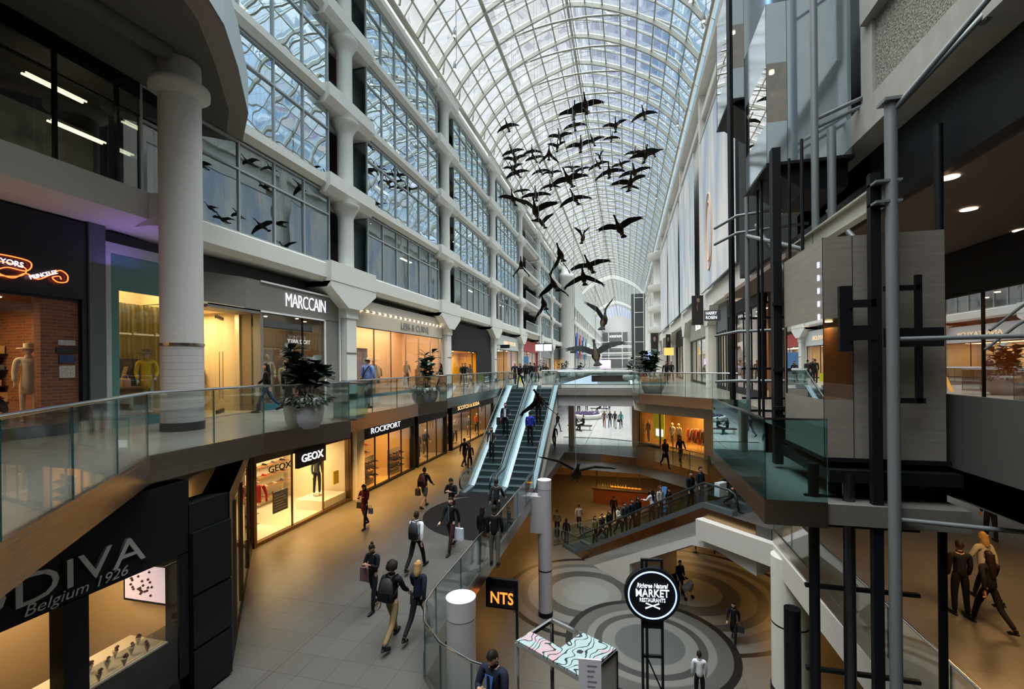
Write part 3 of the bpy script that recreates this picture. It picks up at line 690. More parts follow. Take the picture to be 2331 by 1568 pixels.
# ================================================================== people
def skin(pts, edges, rad, sub=1, root=0):
    me = bpy.data.meshes.new('sk'); me.from_pydata(pts, edges, [])
    ob = bpy.data.objects.new('sk', me); COL.objects.link(ob)
    md = ob.modifiers.new('s', 'SKIN'); md.use_smooth_shade = True; md.branch_smoothing = .3
    for i, sv in enumerate(me.skin_vertices[0].data):
        r = rad[i]; sv.radius = r if isinstance(r, tuple) else (r, r); sv.use_root = (i == root)
    ms = ob.modifiers.new('u', 'SUBSURF'); ms.levels = sub; ms.render_levels = sub
    dg = bpy.context.evaluated_depsgraph_get(); dg.update()
    out = bpy.data.meshes.new_from_object(ob.evaluated_get(dg)); bpy.data.objects.remove(ob); bpy.data.meshes.remove(me)
    vs = [tuple(v.co) for v in out.vertices]; fs = [tuple(p.vertices) for p in out.polygons]
    bpy.data.meshes.remove(out); return vs, fs
R_ = math.radians
def skel(pose):
    #         legs(hipL,kneeL,hipR,kneeR) arms: (swingL, elbowL, outL, inL) same for R
    P = dict(stand=(3, 4, -3, 4, (0, 12, 8, 0), (4, 14, 8, 0)), stand2=(6, 4, -6, 4, (4, 40, 14, 10), (0, 25, 10, 8)),
             walkA=(26, 10, -22, 28, (-22, 18, 8, 0), (24, 30, 8, 0)), walkB=(-22, 28, 26, 10, (24, 30, 8, 0), (-22, 18, 8, 0)),
             phone=(14, 8, -14, 22, (18, 105, 10, 32), (22, 100, 10, 34)), carry=(12, 6, -10, 12, (0, 8, 12, 0), (10, 60, 10, 10)),
             sit=(84, 84, 80, 60, (30, 60, 8, 15), (35, 50, 8, 18)), grip=(8, 6, 0, 8, (28, 60, 22, -10), (4, 20, 10, 0)))[pose]
    J = {'pel': Vector((0, 0, .95)), 'waist': Vector((0, 0, 1.10)), 'chest': Vector((0, -.005, 1.28)), 'up': Vector((0, 0, 1.41)), 'neck': Vector((0, -.005, 1.49)), 'head': Vector((0, -.02, 1.62))}
    if pose == 'phone': J['head'] = Vector((0, -.05, 1.60))
    for s, n, (h, k) in ((1, 'L', P[0:2]), (-1, 'R', P[2:4])):
        H = Vector((.09*s, 0, .92)); J['hip'+n] = H; a = R_(h); b = R_(h-k)
        K = H+Vector((.01*s, -.43*math.sin(a), -.43*math.cos(a))); A = K+Vector((0, -.42*math.sin(b), -.42*math.cos(b)))
        J['knee'+n] = K; J['ank'+n] = A
        pt = R_(0 if h > 0 else -25 if pose.startswith('walk') else 0)
        J['toe'+n] = A+Vector((.02*s, -.17*math.cos(pt), -.045+.17*math.sin(pt))); J['heel'+n] = A+Vector((0, .05, -.05))
    for s, n, (sw, el, ou, inn) in ((1, 'L', P[4]), (-1, 'R', P[5])):
        S = Vector((.175*s, 0, 1.415)); J['sh'+n] = S; a = R_(sw); o_ = R_(ou)
        E = S+Vector((s*.28*math.sin(o_), -.28*math.sin(a)*math.cos(o_), -.28*math.cos(a)*math.cos(o_))); J['el'+n] = E
        f = R_(sw+el); i_ = R_(inn)
        W_ = E+Vector((-s*.24*math.sin(i_), -.24*math.sin(f)*math.cos(i_), -.24*math.cos(f)*math.cos(i_))); J['wr'+n] = W_
    mz = min(J['ankL'].z, J['ankR'].z)-.075
    if pose == 'sit': mz = J['ankL'].z-.075
    for k in J: J[k] = J[k]-Vector((0, 0, mz))
    return J
_pc = {}
def head_geo(mb, c, mi=0, eye=1, lip=2, tilt=0.):
    M = Matrix.Rotation(tilt, 3, 'X'); n, m = 14, 12; vs = []
    for i in range(m+1):
        t = PI*i/m
        for k in range(n):
            a = 2*PI*k/n; x = math.sin(t)*math.cos(a)*.074; y = math.sin(t)*math.sin(a)*.092; z = -math.cos(t)*.118
            if z < -.03: x *= 1-.28*(-z-.03)/.09; y = y*(1-.12*(-z-.03)/.09)-.008*(-z-.03)/.09
            if y < 0 and abs(x) < .018 and -.04 < z < .02: y -= .02*(1-abs(z+.018)/.05)
            if y < -.05 and .012 < z < .04 and .012 < abs(x) < .05: y += .008
            vs.append(M @ Vector((x, y, z))+c)
    mb.add(vs, [(i*n+k, i*n+(k+1) % n, (i+1)*n+(k+1) % n, (i+1)*n+k) for i in range(m) for k in range(n)], mi, True)
    for s in (-1, 1):
        mb.ball(M @ Vector((.030*s, -.076, .012))+c, (.013, .008, .007), 6, 4, eye); mb.ball(M @ Vector((.075*s, .0, 0))+c, (.010, .02, .032), 6, 5, mi)
    mb.add([M @ Vector(p)+c for p in ((-.024, -.081, -.058), (.024, -.081, -.058), (.018, -.080, -.070), (-.018, -.080, -.070))], [(0, 1, 2, 3)], lip)
    mb.add([M @ Vector(p)+c for p in ((-.010, -.094, -.022), (.010, -.094, -.022), (0, -.112, -.026), (0, -.086, .012))], [(0, 1, 2), (0, 2, 3), (2, 1, 3)], mi)
def hand_geo(mb, w, e, s, mi=0, curl=.5):
    d = (w-e).normalized(); side = Vector((0, 1, 0)).cross(d)*s
    if side.length < .2: side = Vector((1, 0, 0))*s
    side = side.normalized(); nrm = d.cross(side).normalized()
    c = w+d*.045
    mb.tube([w-d*.01, w+d*.03, w+d*.085], [.024, .036, .034], 8, mi, rz=.5)
    for i, (off, ln) in enumerate(((-.027, .062), (-.009, .072), (.009, .068), (.026, .052))):
        b0 = w+d*.08+nrm*off*1.0; p1 = b0+d*ln*.5+side*-.006; p2 = p1+(d*(1-curl)-side*curl).normalized()*ln*.5
        mb.tube([b0, p1, p2], [.0095, .009, .007], 5, mi)
    b0 = w+d*.03-nrm*.030; mb.tube([b0, b0-nrm*.022+d*.025, b0-nrm*.022+d*.052-side*.012], [.011, .010, .008], 5, mi)
def body_mesh(pose):
    k = ('body', pose)
    if k in _pc: return _pc[k]
    J = skel(pose); names = ['pel', 'waist', 'chest', 'up', 'neck', 'hipL', 'kneeL', 'ankL', 'hipR', 'kneeR', 'ankR', 'shL', 'elL', 'wrL', 'shR', 'elR', 'wrR']
    pts = [tuple(J[n]) for n in names]; ix = {n: i for i, n in enumerate(names)}
    pts.append(tuple(J['neck']+(J['head']-J['neck'])*.6)); names.append('hd')
    E = [('pel', 'waist'), ('waist', 'chest'), ('chest', 'up'), ('up', 'neck'), ('pel', 'hipL'), ('hipL', 'kneeL'), ('kneeL', 'ankL'), ('pel', 'hipR'), ('hipR', 'kneeR'), ('kneeR', 'ankR'), ('up', 'shL'), ('shL', 'elL'), ('elL', 'wrL'), ('up', 'shR'), ('shR', 'elR'), ('elR', 'wrR')]
    rad = dict(pel=.10, waist=.09, chest=.105, up=.075, neck=.048, hipL=.078, kneeL=.052, ankL=.036, hipR=.078, kneeR=.052, ankR=.036, shL=.052, elL=.038, wrL=.026, shR=.052, elR=.038, wrR=.026, hd=.05)
    ed = [(ix[a], ix[b]) for a, b in E]+[(ix['neck'], len(pts)-1)]
    vs, fs = skin(pts, ed, [rad[n] for n in names])
    mb = MB(); mb.add(vs, fs, 0, True); head_geo(mb, J['head'], tilt=.45 if pose == 'phone' else 0)
    for n, s in (('L', 1), ('R', -1)): hand_geo(mb, J['wr'+n], J['el'+n], s)
    for n in 'LR': mb.tube([J['heel'+n]+Vector((0, -.02, .02)), J['ank'+n]+Vector((0, -.05, -.04)), J['toe'+n]], [.03, .035, .02], 6)
    _pc[k] = (mb, J); return _pc[k]
def jacket_mb(pose, long, slim=1.):
    J = skel(pose); hem = .60 if long else .86
    pel = J['pel']; dz = pel.z-.95; sit = pose == 'sit'
    pts = {'hem': Vector((0, .01, (pel.z-.05) if sit else hem+dz)), 'w': J['waist'], 'c': J['chest'], 'u': J['up'], 'n': J['neck']+Vector((0, 0, -.03)), 'sL': J['shL'], 'eL': J['elL'], 'wL': J['wrL']+(J['elL']-J['wrL'])*.05, 'sR': J['shR'], 'eR': J['elR'], 'wR': J['wrR']+(J['elR']-J['wrR'])*.05}
    rad = dict(hem=(.175 if long else .155), w=.125, c=.142, u=.10, n=.072, sL=.072, eL=.056, wL=.044, sR=.072, eR=.056, wR=.044)
    if long and not sit: pts['h2'] = Vector((0, 0, .88+dz)); rad['h2'] = .155
    nm = list(pts); ix = {n: i for i, n in enumerate(nm)}
    E = [('w', 'c'), ('c', 'u'), ('u', 'n'), ('u', 'sL'), ('sL', 'eL'), ('eL', 'wL'), ('u', 'sR'), ('sR', 'eR'), ('eR', 'wR')]+([('hem', 'h2'), ('h2', 'w')] if 'h2' in pts else [('hem', 'w')])
    vs, fs = skin([tuple(pts[n]) for n in nm], [(ix[a], ix[b]) for a, b in E], [rad[n]*slim for n in nm])
    mb = MB(); mb.add(vs, fs, 0, True)
    if not sit:   # collar and hem edge
        mb.lathe((0, pts['n'].y, pts['n'].z), [(.062, 0), (.070, .035), (.058, .05)], 12, 0, cap=False)
    return mb
def legs_mb(pose, kind):
    J = skel(pose); short = kind == 'shorts'
    end = .45 if short else 1.
    pts = {'b': J['waist']+Vector((0, 0, -.04)), 'p': J['pel'], 'hL': J['hipL'], 'hR': J['hipR']}
    rad = dict(b=.108, p=.122, hL=.095, hR=.095)
    for n in 'LR':
        pts['k'+n] = J['knee'+n] if not short else J['hip'+n]+(J['knee'+n]-J['hip'+n])*.92; rad['k'+n] = .080 if short else .068
        if not short: pts['a'+n] = J['ank'+n]+Vector((0, 0, .01)); rad['a'+n] = .052
    nm = list(pts); ix = {n: i for i, n in enumerate(nm)}
    E = [('b', 'p'), ('p', 'hL'), ('p', 'hR'), ('hL', 'kL'), ('hR', 'kR')]+([] if short else [('kL', 'aL'), ('kR', 'aR')])
    vs, fs = skin([tuple(pts[n]) for n in nm], [(ix[a], ix[b]) for a, b in E], [rad[n] for n in nm])
    mb = MB(); mb.add(vs, fs, 0, True); return mb
def shoe_mb(pose, n):
    J = skel(pose); h, t, a = J['heel'+n], J['toe'+n], J['ank'+n]
    mb = MB(); mb.tube([h+Vector((0, .03, 0)), h+Vector((0, -.02, .012)), (h+t)/2+Vector((0, -.02, .01)), t+Vector((0, .0, 0)), t+Vector((0, -.05, -.005))], [.018, .042, .046, .040, .018], 8)
    mb.tube([h+Vector((0, -.03, .01)), a+Vector((0, 0, .02))], [.042, .044], 8); return mb
def hair_mb(pose, style):
    J = skel(pose); c = J['head']; mb = MB(); t = .45 if pose == 'phone' else 0; M = Matrix.Rotation(t, 3, 'X')
    def cap(rx, ry, rz, off, lo=.0, jit=0.):
        n, m = 16, 8; vs = []
        for i in range(m+1):
            th = (PI*.56)*(1-i/m)
            for k in range(n):
                a = 2*PI*k/n; f = 1+random.uniform(-jit, jit); tt = th if math.sin(a) > -.2 else th*.62
                vs.append(M @ Vector((rx*f*math.sin(tt)*math.cos(a), ry*f*math.sin(tt)*math.sin(a)+off, rz*f*math.cos(tt)))+c)
        mb.add(vs, [(i*n+k, i*n+(k+1) % n, (i+1)*n+(k+1) % n, (i+1)*n+k) for i in range(m) for k in range(n)], 0, True)
    if style in ('short', 'blond', 'brownh', 'grey'): cap(.082, .102, .128, .006)
    if style == 'afro': cap(.125, .135, .155, .01, jit=.08); 
    if style in ('beanie', 'hood'): cap(.088, .106, .15, .004)
    if style == 'bald': mb.tube([c+Vector((-.07, .03, -.01)), c+Vector((-.05, .08, .0)), c+Vector((0, .098, .01)), c+Vector((.05, .08, .0)), c+Vector((.07, .03, -.01))], .028, 6)
    if style in ('long', 'blond', 'brownh', 'bun'):
        if style in ('long', 'bun'): cap(.083, .102, .128, .006)
        if style == 'bun': mb.ball(M @ Vector((0, .07, .12))+c, .04, 10, 8)
        else:
            L_ = {'long': .36, 'brownh': .26, 'blond': .12}[style]
            mb.tube([c+Vector((0, .035, .06)), c+Vector((0, .055, -.08)), c+Vector((0, .085, -.08-L_*.5)), c+Vector((0, .10, -.08-L_))], [.085, .088, .085, .05], 12, rz=1.0)
    if style == 'hood': mb.lathe(tuple(c+Vector((0, .03, -.14))), [(.10, 0), (.105, .06), (.09, .12)], 12)
    return mb
COLR = dict(black=(.008, .009, .011), navy=(.010, .014, .028), darkgrey=(.022, .023, .025), shirt=(.62, .66, .72), burgundy=(.075, .010, .014), khaki=(.20, .14, .07), greyt=(.10, .105, .09), jeans=(.02, .045, .09),
            maroon=(.035, .012, .014), shorts=(.05, .048, .045), paleg=(.20, .28, .24), rust=(.24, .09, .05), brownc=(.09, .06, .04), tealc=(.02, .20, .19), purple=(.10, .06, .22), blueshirt=(.16, .24, .52), blacktr=(.008, .008, .010),
            greenb=(.03, .035, .04), olive=(.12, .11, .05), paleb=(.42, .40, .37), bare=(.36, .22, .15), white=(.6, .58, .54), blue=(.015, .03, .35), suit=(.012, .016, .03), tan=(.4, .3, .2))
HAIRC = dict(short=(.012, .009, .007), long=(.012, .008, .006), bun=(.012, .008, .006), afro=(.012, .008, .006), blond=(.35, .22, .09), brownh=(.09, .045, .02), grey=(.25, .24, .22), beanie=(.012, .012, .014), hood=(.01, .01, .012), bald=(.015, .01, .008))
SKINC = [(.45, .26, .17), (.36, .20, .12), (.50, .31, .22), (.24, .13, .08)]
def cm(prefix, key, c, rough=.8): return mat(prefix+'_'+str(key), c, rough, spec=.15)
eye_m = mat('eye_dark', (.01, .008, .006), .3); lip_m = mat('lips', (.30, .10, .08), .5)
def pmesh(kind, key, fn, mats):
    k = (kind, key, tuple(m.name for m in mats))
    if k not in _pc: _pc[k] = fn().mesh(kind, list(mats))
    return _pc[k]
_np = [0]
def person(x, y, z, deg, pose, h, jac, leg, hair, long, label, group=None, sk=None, par=True):
    _np[0] += 1; sk = _np[0] % 3 if sk is None else sk
    r = empty('person', (x, y, z), R_(deg), label=label, cat='person', group=group)
    f = h/1.75; wx = f*(.92 if hair in ('long', 'bun', 'blond', 'brownh') else 1.0); r.scale = (wx, wx, f)
    sm = cm('skin', sk, SKINC[sk], .55)
    def add(nm, me):
        o = bpy.data.objects.new(nm, me); COL.objects.link(o); o.parent = r; return o
    add('body', pmesh('body', pose, lambda: body_mesh(pose)[0], (sm, eye_m, lip_m)))
    add('jacket', pmesh('jacket', (pose, long), lambda: jacket_mb(pose, long), (cm('cloth', jac, COLR[jac]),)))
    if leg != 'bare': add('shorts' if leg == 'shorts' else 'trousers', pmesh('trousers', (pose, leg == 'shorts'), lambda: legs_mb(pose, leg), (cm('cloth', leg, COLR[leg]),)))
    for n in 'LR': add('shoe', pmesh('shoe', (pose, n), lambda: shoe_mb(pose, n), (black,)))
    add('hair' if hair not in ('beanie', 'hood') else hair, pmesh('hair', (pose, hair), lambda: hair_mb(pose, hair), (cm('hair', hair, HAIRC[hair], .6),)))
    return r
def wpt(r, p):
    s = r.scale; a = r.rotation_euler[2]; v = Vector((p[0]*s[0], p[1]*s[1], p[2]*s[2])); return r.location+Matrix.Rotation(a, 3, 'Z') @ v
def bag_thing(nm, r, at, size, col, label, cat='bag', handles=True, lean=0.):
    b = empty(nm, wpt(r, at), r.rotation_euler[2]+lean, label=label, cat=cat); w, d, h = size
    g = MB(); g.prof([(-w/2, -h), (w/2, -h), (w*.46, 0), (-w*.46, 0)], 'y', -d/2, d/2); g.build('bag_body', mat('bag_%.2f_%.2f_%.2f' % col, col, .6), b)
    if handles:
        g = MB(); g.tube([(-w*.25, 0, 0), (-w*.2, 0, .10), (w*.2, 0, .10), (w*.25, 0, 0)], .008, 5); g.build('handle', blackmetal, b)
    return b
def backpack(r, col, label):
    b = empty('backpack', wpt(r, (0, .175, 1.18)), r.rotation_euler[2], label=label, cat='backpack'); cmn = mat('pack_%.2f_%.2f' % col[:2], col, .7)
    g = MB(); g.tube([(0, 0, -.26), (0, .03, -.22), (0, .04, 0), (0, .02, .18), (0, 0, .24)], [.08, .15, .155, .13, .06], 12, rz=.5); 
    for i, v in enumerate(g.v): pass
    g.build('pack_body', cmn, b)
    g = MB(); g.box((-.10, .08, -.2), (.10, .13, -.02)); g.build('pocket', black, b)
    for s in (-1, 1):
        g = MB(); g.tube([(.09*s, -.02, -.2), (.13*s, -.10, -.12), (.125*s, -.30, .05), (.11*s, -.24, .24), (.09*s, -.04, .27), (.08*s, 0, .2)], .014, 5); g.build('strap', black, b)
    return b
PEOPLE = [
 (-6.01, 9.91, -4.45, -10, 'phone', 1.66, 'black', 'black', 'bun', 0, 'woman in black looking at her phone with a mauve shoulder bag'),
 (-4.91, 8.83, -4.45, 178, 'walkA', 1.8, 'black', 'khaki', 'afro', 0, 'tall curly haired person in khaki trousers walking away with a black backpack'),
 (-4.44, 9.13, -4.45, 175, 'walkB', 1.74, 'navy', 'black', 'blond', 0, 'fair haired person in a dark coat walking away carrying a black briefcase'),
 (-5.96, 12.17, -4.45, 180, 'walkB', 1.76, 'shirt', 'black', 'short', 0, 'person in a white shirt walking away with a black rucksack'),
 (-5.47, 13.63, -4.45, -8, 'walkA', 1.8, 'black', 'maroon', 'short', 0, 'older man in an open black coat and teal jumper carrying a white carrier bag'),
 (-9.35, 14.88, -4.45, -5, 'phone', 1.66, 'burgundy', 'navy', 'long', 1, 'woman in a burgundy coat holding a small blue gift bag'),
 (-8.21, 17.55, -4.45, 175, 'walkA', 1.76, 'black', 'shorts', 'short', 0, 'person in shorts walking away with a red and black backpack'),
 (-6.42, 16.09, -4.45, -5, 'phone', 1.74, 'black', 'black', 'beanie', 0, 'person in a dark beanie and jacket behind the man with the white bag'),
 (-4.26, 13.17, -4.45, 160, 'stand', 1.66, 'black', 'black', 'long', 0, 'long haired woman in black standing at the glass rail beside a man in grey trousers'),
 (-3.81, 12.9, -4.45, 185, 'stand', 1.8, 'black', 'greyt', 'short', 0, 'man in dark jacket and grey trousers leaning at the glass rail'),
 (-4.74, 16.36, -4.45, 175, 'walkA', 1.74, 'darkgrey', 'black', 'short', 0, 'person in dark clothes about to step onto the upward escalator'),
 (-9.26, 25.28, -4.45, 170, 'walkA', 1.74, 'black', 'black', 'short', 0, 'dark figure at the shop corner left of the escalator foot'),
 (-8.51, 24.08, -4.45, 20, 'walkB', 1.7, 'black', 'black', 'long', 0, 'dark clothed walker with swinging arm left of the escalator foot'),
 (-5.92, 40.13, -4.45, 150, 'walkB', 1.76, 'black', 'jeans', 'short', 0, 'person striding past the opening under the footbridge in blue jeans'),
 (-5.06, 32.54, -4.45, 0, 'walkA', 1.7, 'darkgrey', 'maroon', 'short', 0, 'person half hidden behind the escalator side, under the footbridge'),
 (-2.02, 43.71, -4.45, 0, 'walkA', 1.68, 'brownc', 'rust', 'blond', 0, 'fair woman in brown jacket and rust skirt, first of four friends walking abreast'),
 (-1.5, 43.8, -4.45, 0, 'walkB', 1.66, 'black', 'jeans', 'blond', 0, 'second of the four friends walking abreast, black coat and jeans'),
 (-1.03, 43.42, -4.45, 0, 'walkA', 1.66, 'black', 'paleg', 'long', 0, 'third of the four friends walking abreast, dark top and pale green trousers'),
 (-0.49, 43.37, -4.45, 0, 'walkB', 1.64, 'tealc', 'navy', 'long', 0, 'woman in a teal top with a bag at the right end of the four friends'),
 (-4.44, 41.22, -4.45, 60, 'sit', 1.72, 'black', 'black', 'hood', 0, 'hooded person slumped on the bench under the footbridge'),
 (-3.79, 41.9, -4.45, -70, 'sit', 1.74, 'black', 'black', 'short', 0, 'person with crossed legs on the bench under the footbridge'),
 (-3.18, 58.42, -4.45, -60, 'sit', 1.74, 'black', 'black', 'short', 0, 'seated person on the far bench between the walkers'),
 (-7.14, 62.65, -4.45, 180, 'walkA', 1.75, 'black', 'black', 'short', 0, 'far walker in black at the left end of the distant crowd'),
 (-5.68, 56.43, -4.45, 180, 'walkB', 1.8, 'darkgrey', 'navy', 'short', 0, 'far walker with a pale bag beside the planter island'),
 (-2.71, 61.39, -4.45, 10, 'walkA', 1.78, 'black', 'black', 'short', 0, 'far walker in black, left one of the pair under the dark red canopy'),
 (-2.12, 60.87, -4.45, 10, 'walkB', 1.74, 'black', 'black', 'long', 0, 'far walker in black, right one of the pair under the dark red canopy'),
 (-8.33, 67.4, -4.45, 0, 'stand', 1.7, 'burgundy', 'black', 'short', 0, 'tiny far figure in dark red at the left wall'),
 (-0.33, 76.8, -4.45, 0, 'walkA', 1.72, 'black', 'black', 'short', 0, 'tiny far figure near the right wall under the footbridge'),
 (-5.0, 59.86, -4.45, 180, 'stand', 1.76, 'purple', 'navy', 'short', 0, 'far figure in purple behind the planter island'),
 (2.14, 27.36, -4.45, 20, 'walkA', 1.7, 'darkgrey', 'black', 'long', 1, 'woman in grey walking before the lit clothes shop'),
 (3.06, 28.25, -4.45, 15, 'walkB', 1.76, 'black', 'black', 'long', 1, 'dark coated walker on the right of the pair before the lit clothes shop'),
 (-8.87, 14.41, 0, 178, 'stand2', 1.82, 'blueshirt', 'blacktr', 'bald', 0, 'balding man in a blue shirt with a black shoulder bag seen from behind'),
 (-11.53, 12.63, 0, -50, 'walkA', 1.68, 'black', 'jeans', 'long', 0, 'long haired woman in a black jacket and jeans carrying a cream bag past the boutique'),
 (-8.66, 10.29, 0, 190, 'stand', 1.66, 'black', 'bare', 'long', 1, 'person in a short black coat standing beside the big planter with a tan bag'),
 (-11.8, 32.02, 0, 30, 'walkA', 1.74, 'greenb', 'navy', 'short', 0, 'person with a bright green backpack in front of the yellow lit doorway'),
 (-11.34, 31.32, 0, 20, 'walkB', 1.76, 'black', 'navy', 'short', 0, 'middle one of three people before the yellow lit doorway'),
 (-10.74, 30.65, 0, -30, 'walkA', 1.66, 'greyt', 'greyt', 'brownh', 0, 'woman in grey right of the trio before the yellow lit doorway'),
 (-8.17, 33.58, 0, 0, 'walkA', 1.78, 'navy', 'black', 'grey', 0, 'grey haired man in a dark blue jacket at the escalator head'),
 (-6.69, 28.94, 0, -10, 'walkB', 1.66, 'black', 'jeans', 'long', 0, 'long haired woman in black stepping onto the down escalator'),
 (-6.64, 30.77, 0, 0, 'walkA', 1.7, 'black', 'paleg', 'brownh', 0, 'brown haired woman with a pink scarf behind at the escalator head'),
 (-7.68, 36.97, 0, 180, 'stand', 1.74, 'black', 'black', 'short', 0, 'dark coated figure between the two escalator heads'),
 (-7.53, 37.91, 0, 180, 'walkB', 1.76, 'darkgrey', 'black', 'short', 0, 'dark coated figure left of the lone woman at the second escalator head'),
 (-6.35, 36.95, 0, 0, 'walkA', 1.66, 'black', 'black', 'long', 1, 'lone woman in a long black coat at the head of the second escalator'),
 (-9.0, 41.11, 0, 0, 'stand', 1.8, 'darkgrey', 'black', 'short', 0, 'tall man with short dark hair at the back of the escalator head group'),
 (-11.45, 27.04, 0, -60, 'walkA', 1.72, 'black', 'black', 'long', 0, 'person half hidden behind the fiddle leaf fig by the pink boutique'),
 (1.13, 40.71, 0, 180, 'walkA', 1.72, 'black', 'black', 'short', 0, 'dark figure with a blue hat behind the round stone planter, left side'),
 (1.45, 36.86, 0, 180, 'stand', 1.7, 'black', 'black', 'short', 0, 'dark figure directly behind the round stone planter'),
 (2.75, 33.7, 0, 0, 'walkB', 1.74, 'black', 'black', 'short', 0, 'walker in black on the right of the round stone planter'),
 (3.94, 42.8, 0, 0, 'walkA', 1.74, 'black', 'black', 'short', 0, 'farther walker in black along the dark shopfronts'),
 (4.04, 19.58, -9.6, -20, 'walkA', 1.68, 'black', 'black', 'long', 1, 'long haired woman in a black coat with a handbag crossing the ring patterned floor'),
 (2.43, 23.16, -9.6, 30, 'stand', 1.64, 'black', 'black', 'short', 0, 'dark figure with a pushchair beside the escalator wall'),
 (2.23, 15.85, -9.6, 180, 'stand', 1.7, 'shirt', 'black', 'short', 0, 'person at the bottom edge of the ring patterned floor with dark hair'),
 (-4.4, 29.2, -9.6, 180, 'stand', 1.76, 'olive', 'black', 'short', 0, 'man in an olive shirt standing at the foot of the lower escalator'),
 (-3.15, 30.77, -9.6, 180, 'walkA', 1.76, 'paleb', 'black', 'short', 0, 'person in a pale shirt with a black bag striding on the amber lit floor'),
 (-0.93, 33.22, -9.6, 180, 'stand', 1.74, 'black', 'black', 'short', 0, 'dark figure beside the wooden food counter'),
 (-3.62, 27.76, -9.6, 170, 'stand', 1.72, 'black', 'jeans', 'long', 0, 'dark clad person stepping onto the bottom of the lower escalator'),
 (1.79, 35.82, -9.6, 0, 'stand', 1.72, 'black', 'black', 'short', 0, 'person sitting behind the food counter end'),
 (7.74, 12.29, -4.45, 190, 'walkA', 1.78, 'black', 'black', 'long', 0, 'person in a black coat running across the amber lit floor beside the lifts'),
 (8.46, 13.61, -4.45, 200, 'walkB', 1.78, 'paleb', 'navy', 'blond', 0, 'fair haired person in a pale jacket on the amber lit floor beside the lifts'),
 (7.49, 12.78, -4.45, 180, 'stand', 1.74, 'black', 'black', 'short', 0, 'person in a black shirt half hidden by the black lift post'),
 (11.59, 18.33, -4.45, 180, 'stand', 1.76, 'black', 'black', 'short', 0, 'person in black standing by the shop doorway beside the lifts'),
]

PR = [person(*p) for p in PEOPLE]
def hand(i, n='L'): return skel(PEOPLE[i][4])['wr'+n]
def at_hand(i, n, dz=-.10):
    p = skel(PEOPLE[i][4])['wr'+n]; return (p.x, p.y, p.z+dz)
bag_thing('shoulder_bag', PR[0], (-.27, .02, 1.05), (.30, .12, .34), (.16, .09, .10), 'mauve shoulder bag of the woman looking at her phone')
backpack(PR[1], (.012, .012, .014), 'black backpack on the curly haired person in khaki trousers')
bag_thing('briefcase', PR[2], at_hand(2, 'L', -.14), (.34, .08, .28), (.02, .02, .022), 'black briefcase carried by the fair haired person')
backpack(PR[3], (.014, .016, .022), 'black rucksack on the person in the white shirt')
bag_thing('carrier_bag', PR[4], at_hand(4, 'L', -.16), (.30, .10, .38), (.60, .66, .78), 'white plastic carrier bag held by the older man')
bag_thing('gift_bag', PR[5], (.30, 0, .80), (.16, .08, .20), (.05, .06, .16), 'small blue gift bag beside the burgundy coat')
bag_thing('handbag', PR[5], (-.27, .02, .98), (.2, .1, .22), (.01, .01, .012), 'black handbag of the woman in the burgundy coat')
backpack(PR[6], (.09, .012, .014), 'red and black backpack on the person in shorts')
bag_thing('carry_bag', PR[6], (.30, .02, .78), (.22, .1, .28), (.01, .01, .01), 'black bag carried by the person in shorts')
bag_thing('handbag', PR[16+2], (-.26, .0, .88), (.22, .1, .24), (.01, .01, .012), 'black bag of the woman in the teal top')
bag_thing('messenger_bag', PR[31], (-.02, .17, 1.02), (.42, .12, .26), (.012, .014, .02), 'black messenger bag across the back of the man in the blue shirt')
g = MB(); g.tube([wpt(PR[31], p) for p in ((.16, .13, 1.0), (.0, .16, 1.25), (-.10, .10, 1.44), (-.13, -.02, 1.46))], .018, 6); g.build('bag_strap', black, label='diagonal black strap of the messenger bag on the blue shirt', cat='strap')
bag_thing('paper_bag', PR[32], at_hand(32, 'R', -.10), (.26, .1, .30), (.66, .58, .44), 'cream paper bag swinging from the walking woman hand by the boutique')
bag_thing('shopping_bag', PR[33], (-.30, .0, .82), (.42, .14, .46), (.42, .22, .12), 'tan shopping bag beside the person in the short black coat')
backpack(PR[34], (.16, .50, .02), 'bright green backpack in front of the yellow lit doorway')
bag_thing('handbag', PR[49], (.28, -.02, .80), (.28, .12, .26), (.02, .02, .025), 'dark handbag of the woman on the ring patterned floor')
# teal jumper panel under the open coat
g = MB(); g.tube([(0, -.135, .95), (0, -.145, 1.2), (0, -.10, 1.42)], [.05, .06, .04], 8, rz=.3); o = g.build('jumper', mat('teal_knit', (.03, .10, .12), .8), PR[4])
ph = mat('phone_screen', (.02, .02, .03), .2)
for i, w in ((0, 'woman in black with the mauve bag'), (7, 'person in the dark beanie')):
    J = skel('phone'); p = (J['wrL']+J['wrR'])/2; b = place('phone', MB().box((-.035, -.05, -.01), (.035, .07, .002)).mesh('phone', ph), wpt(PR[i], (p.x, p.y-.10, p.z+.02)), PR[i].rotation_euler[2], label='smartphone in the hands of the '+w, cat='phone')

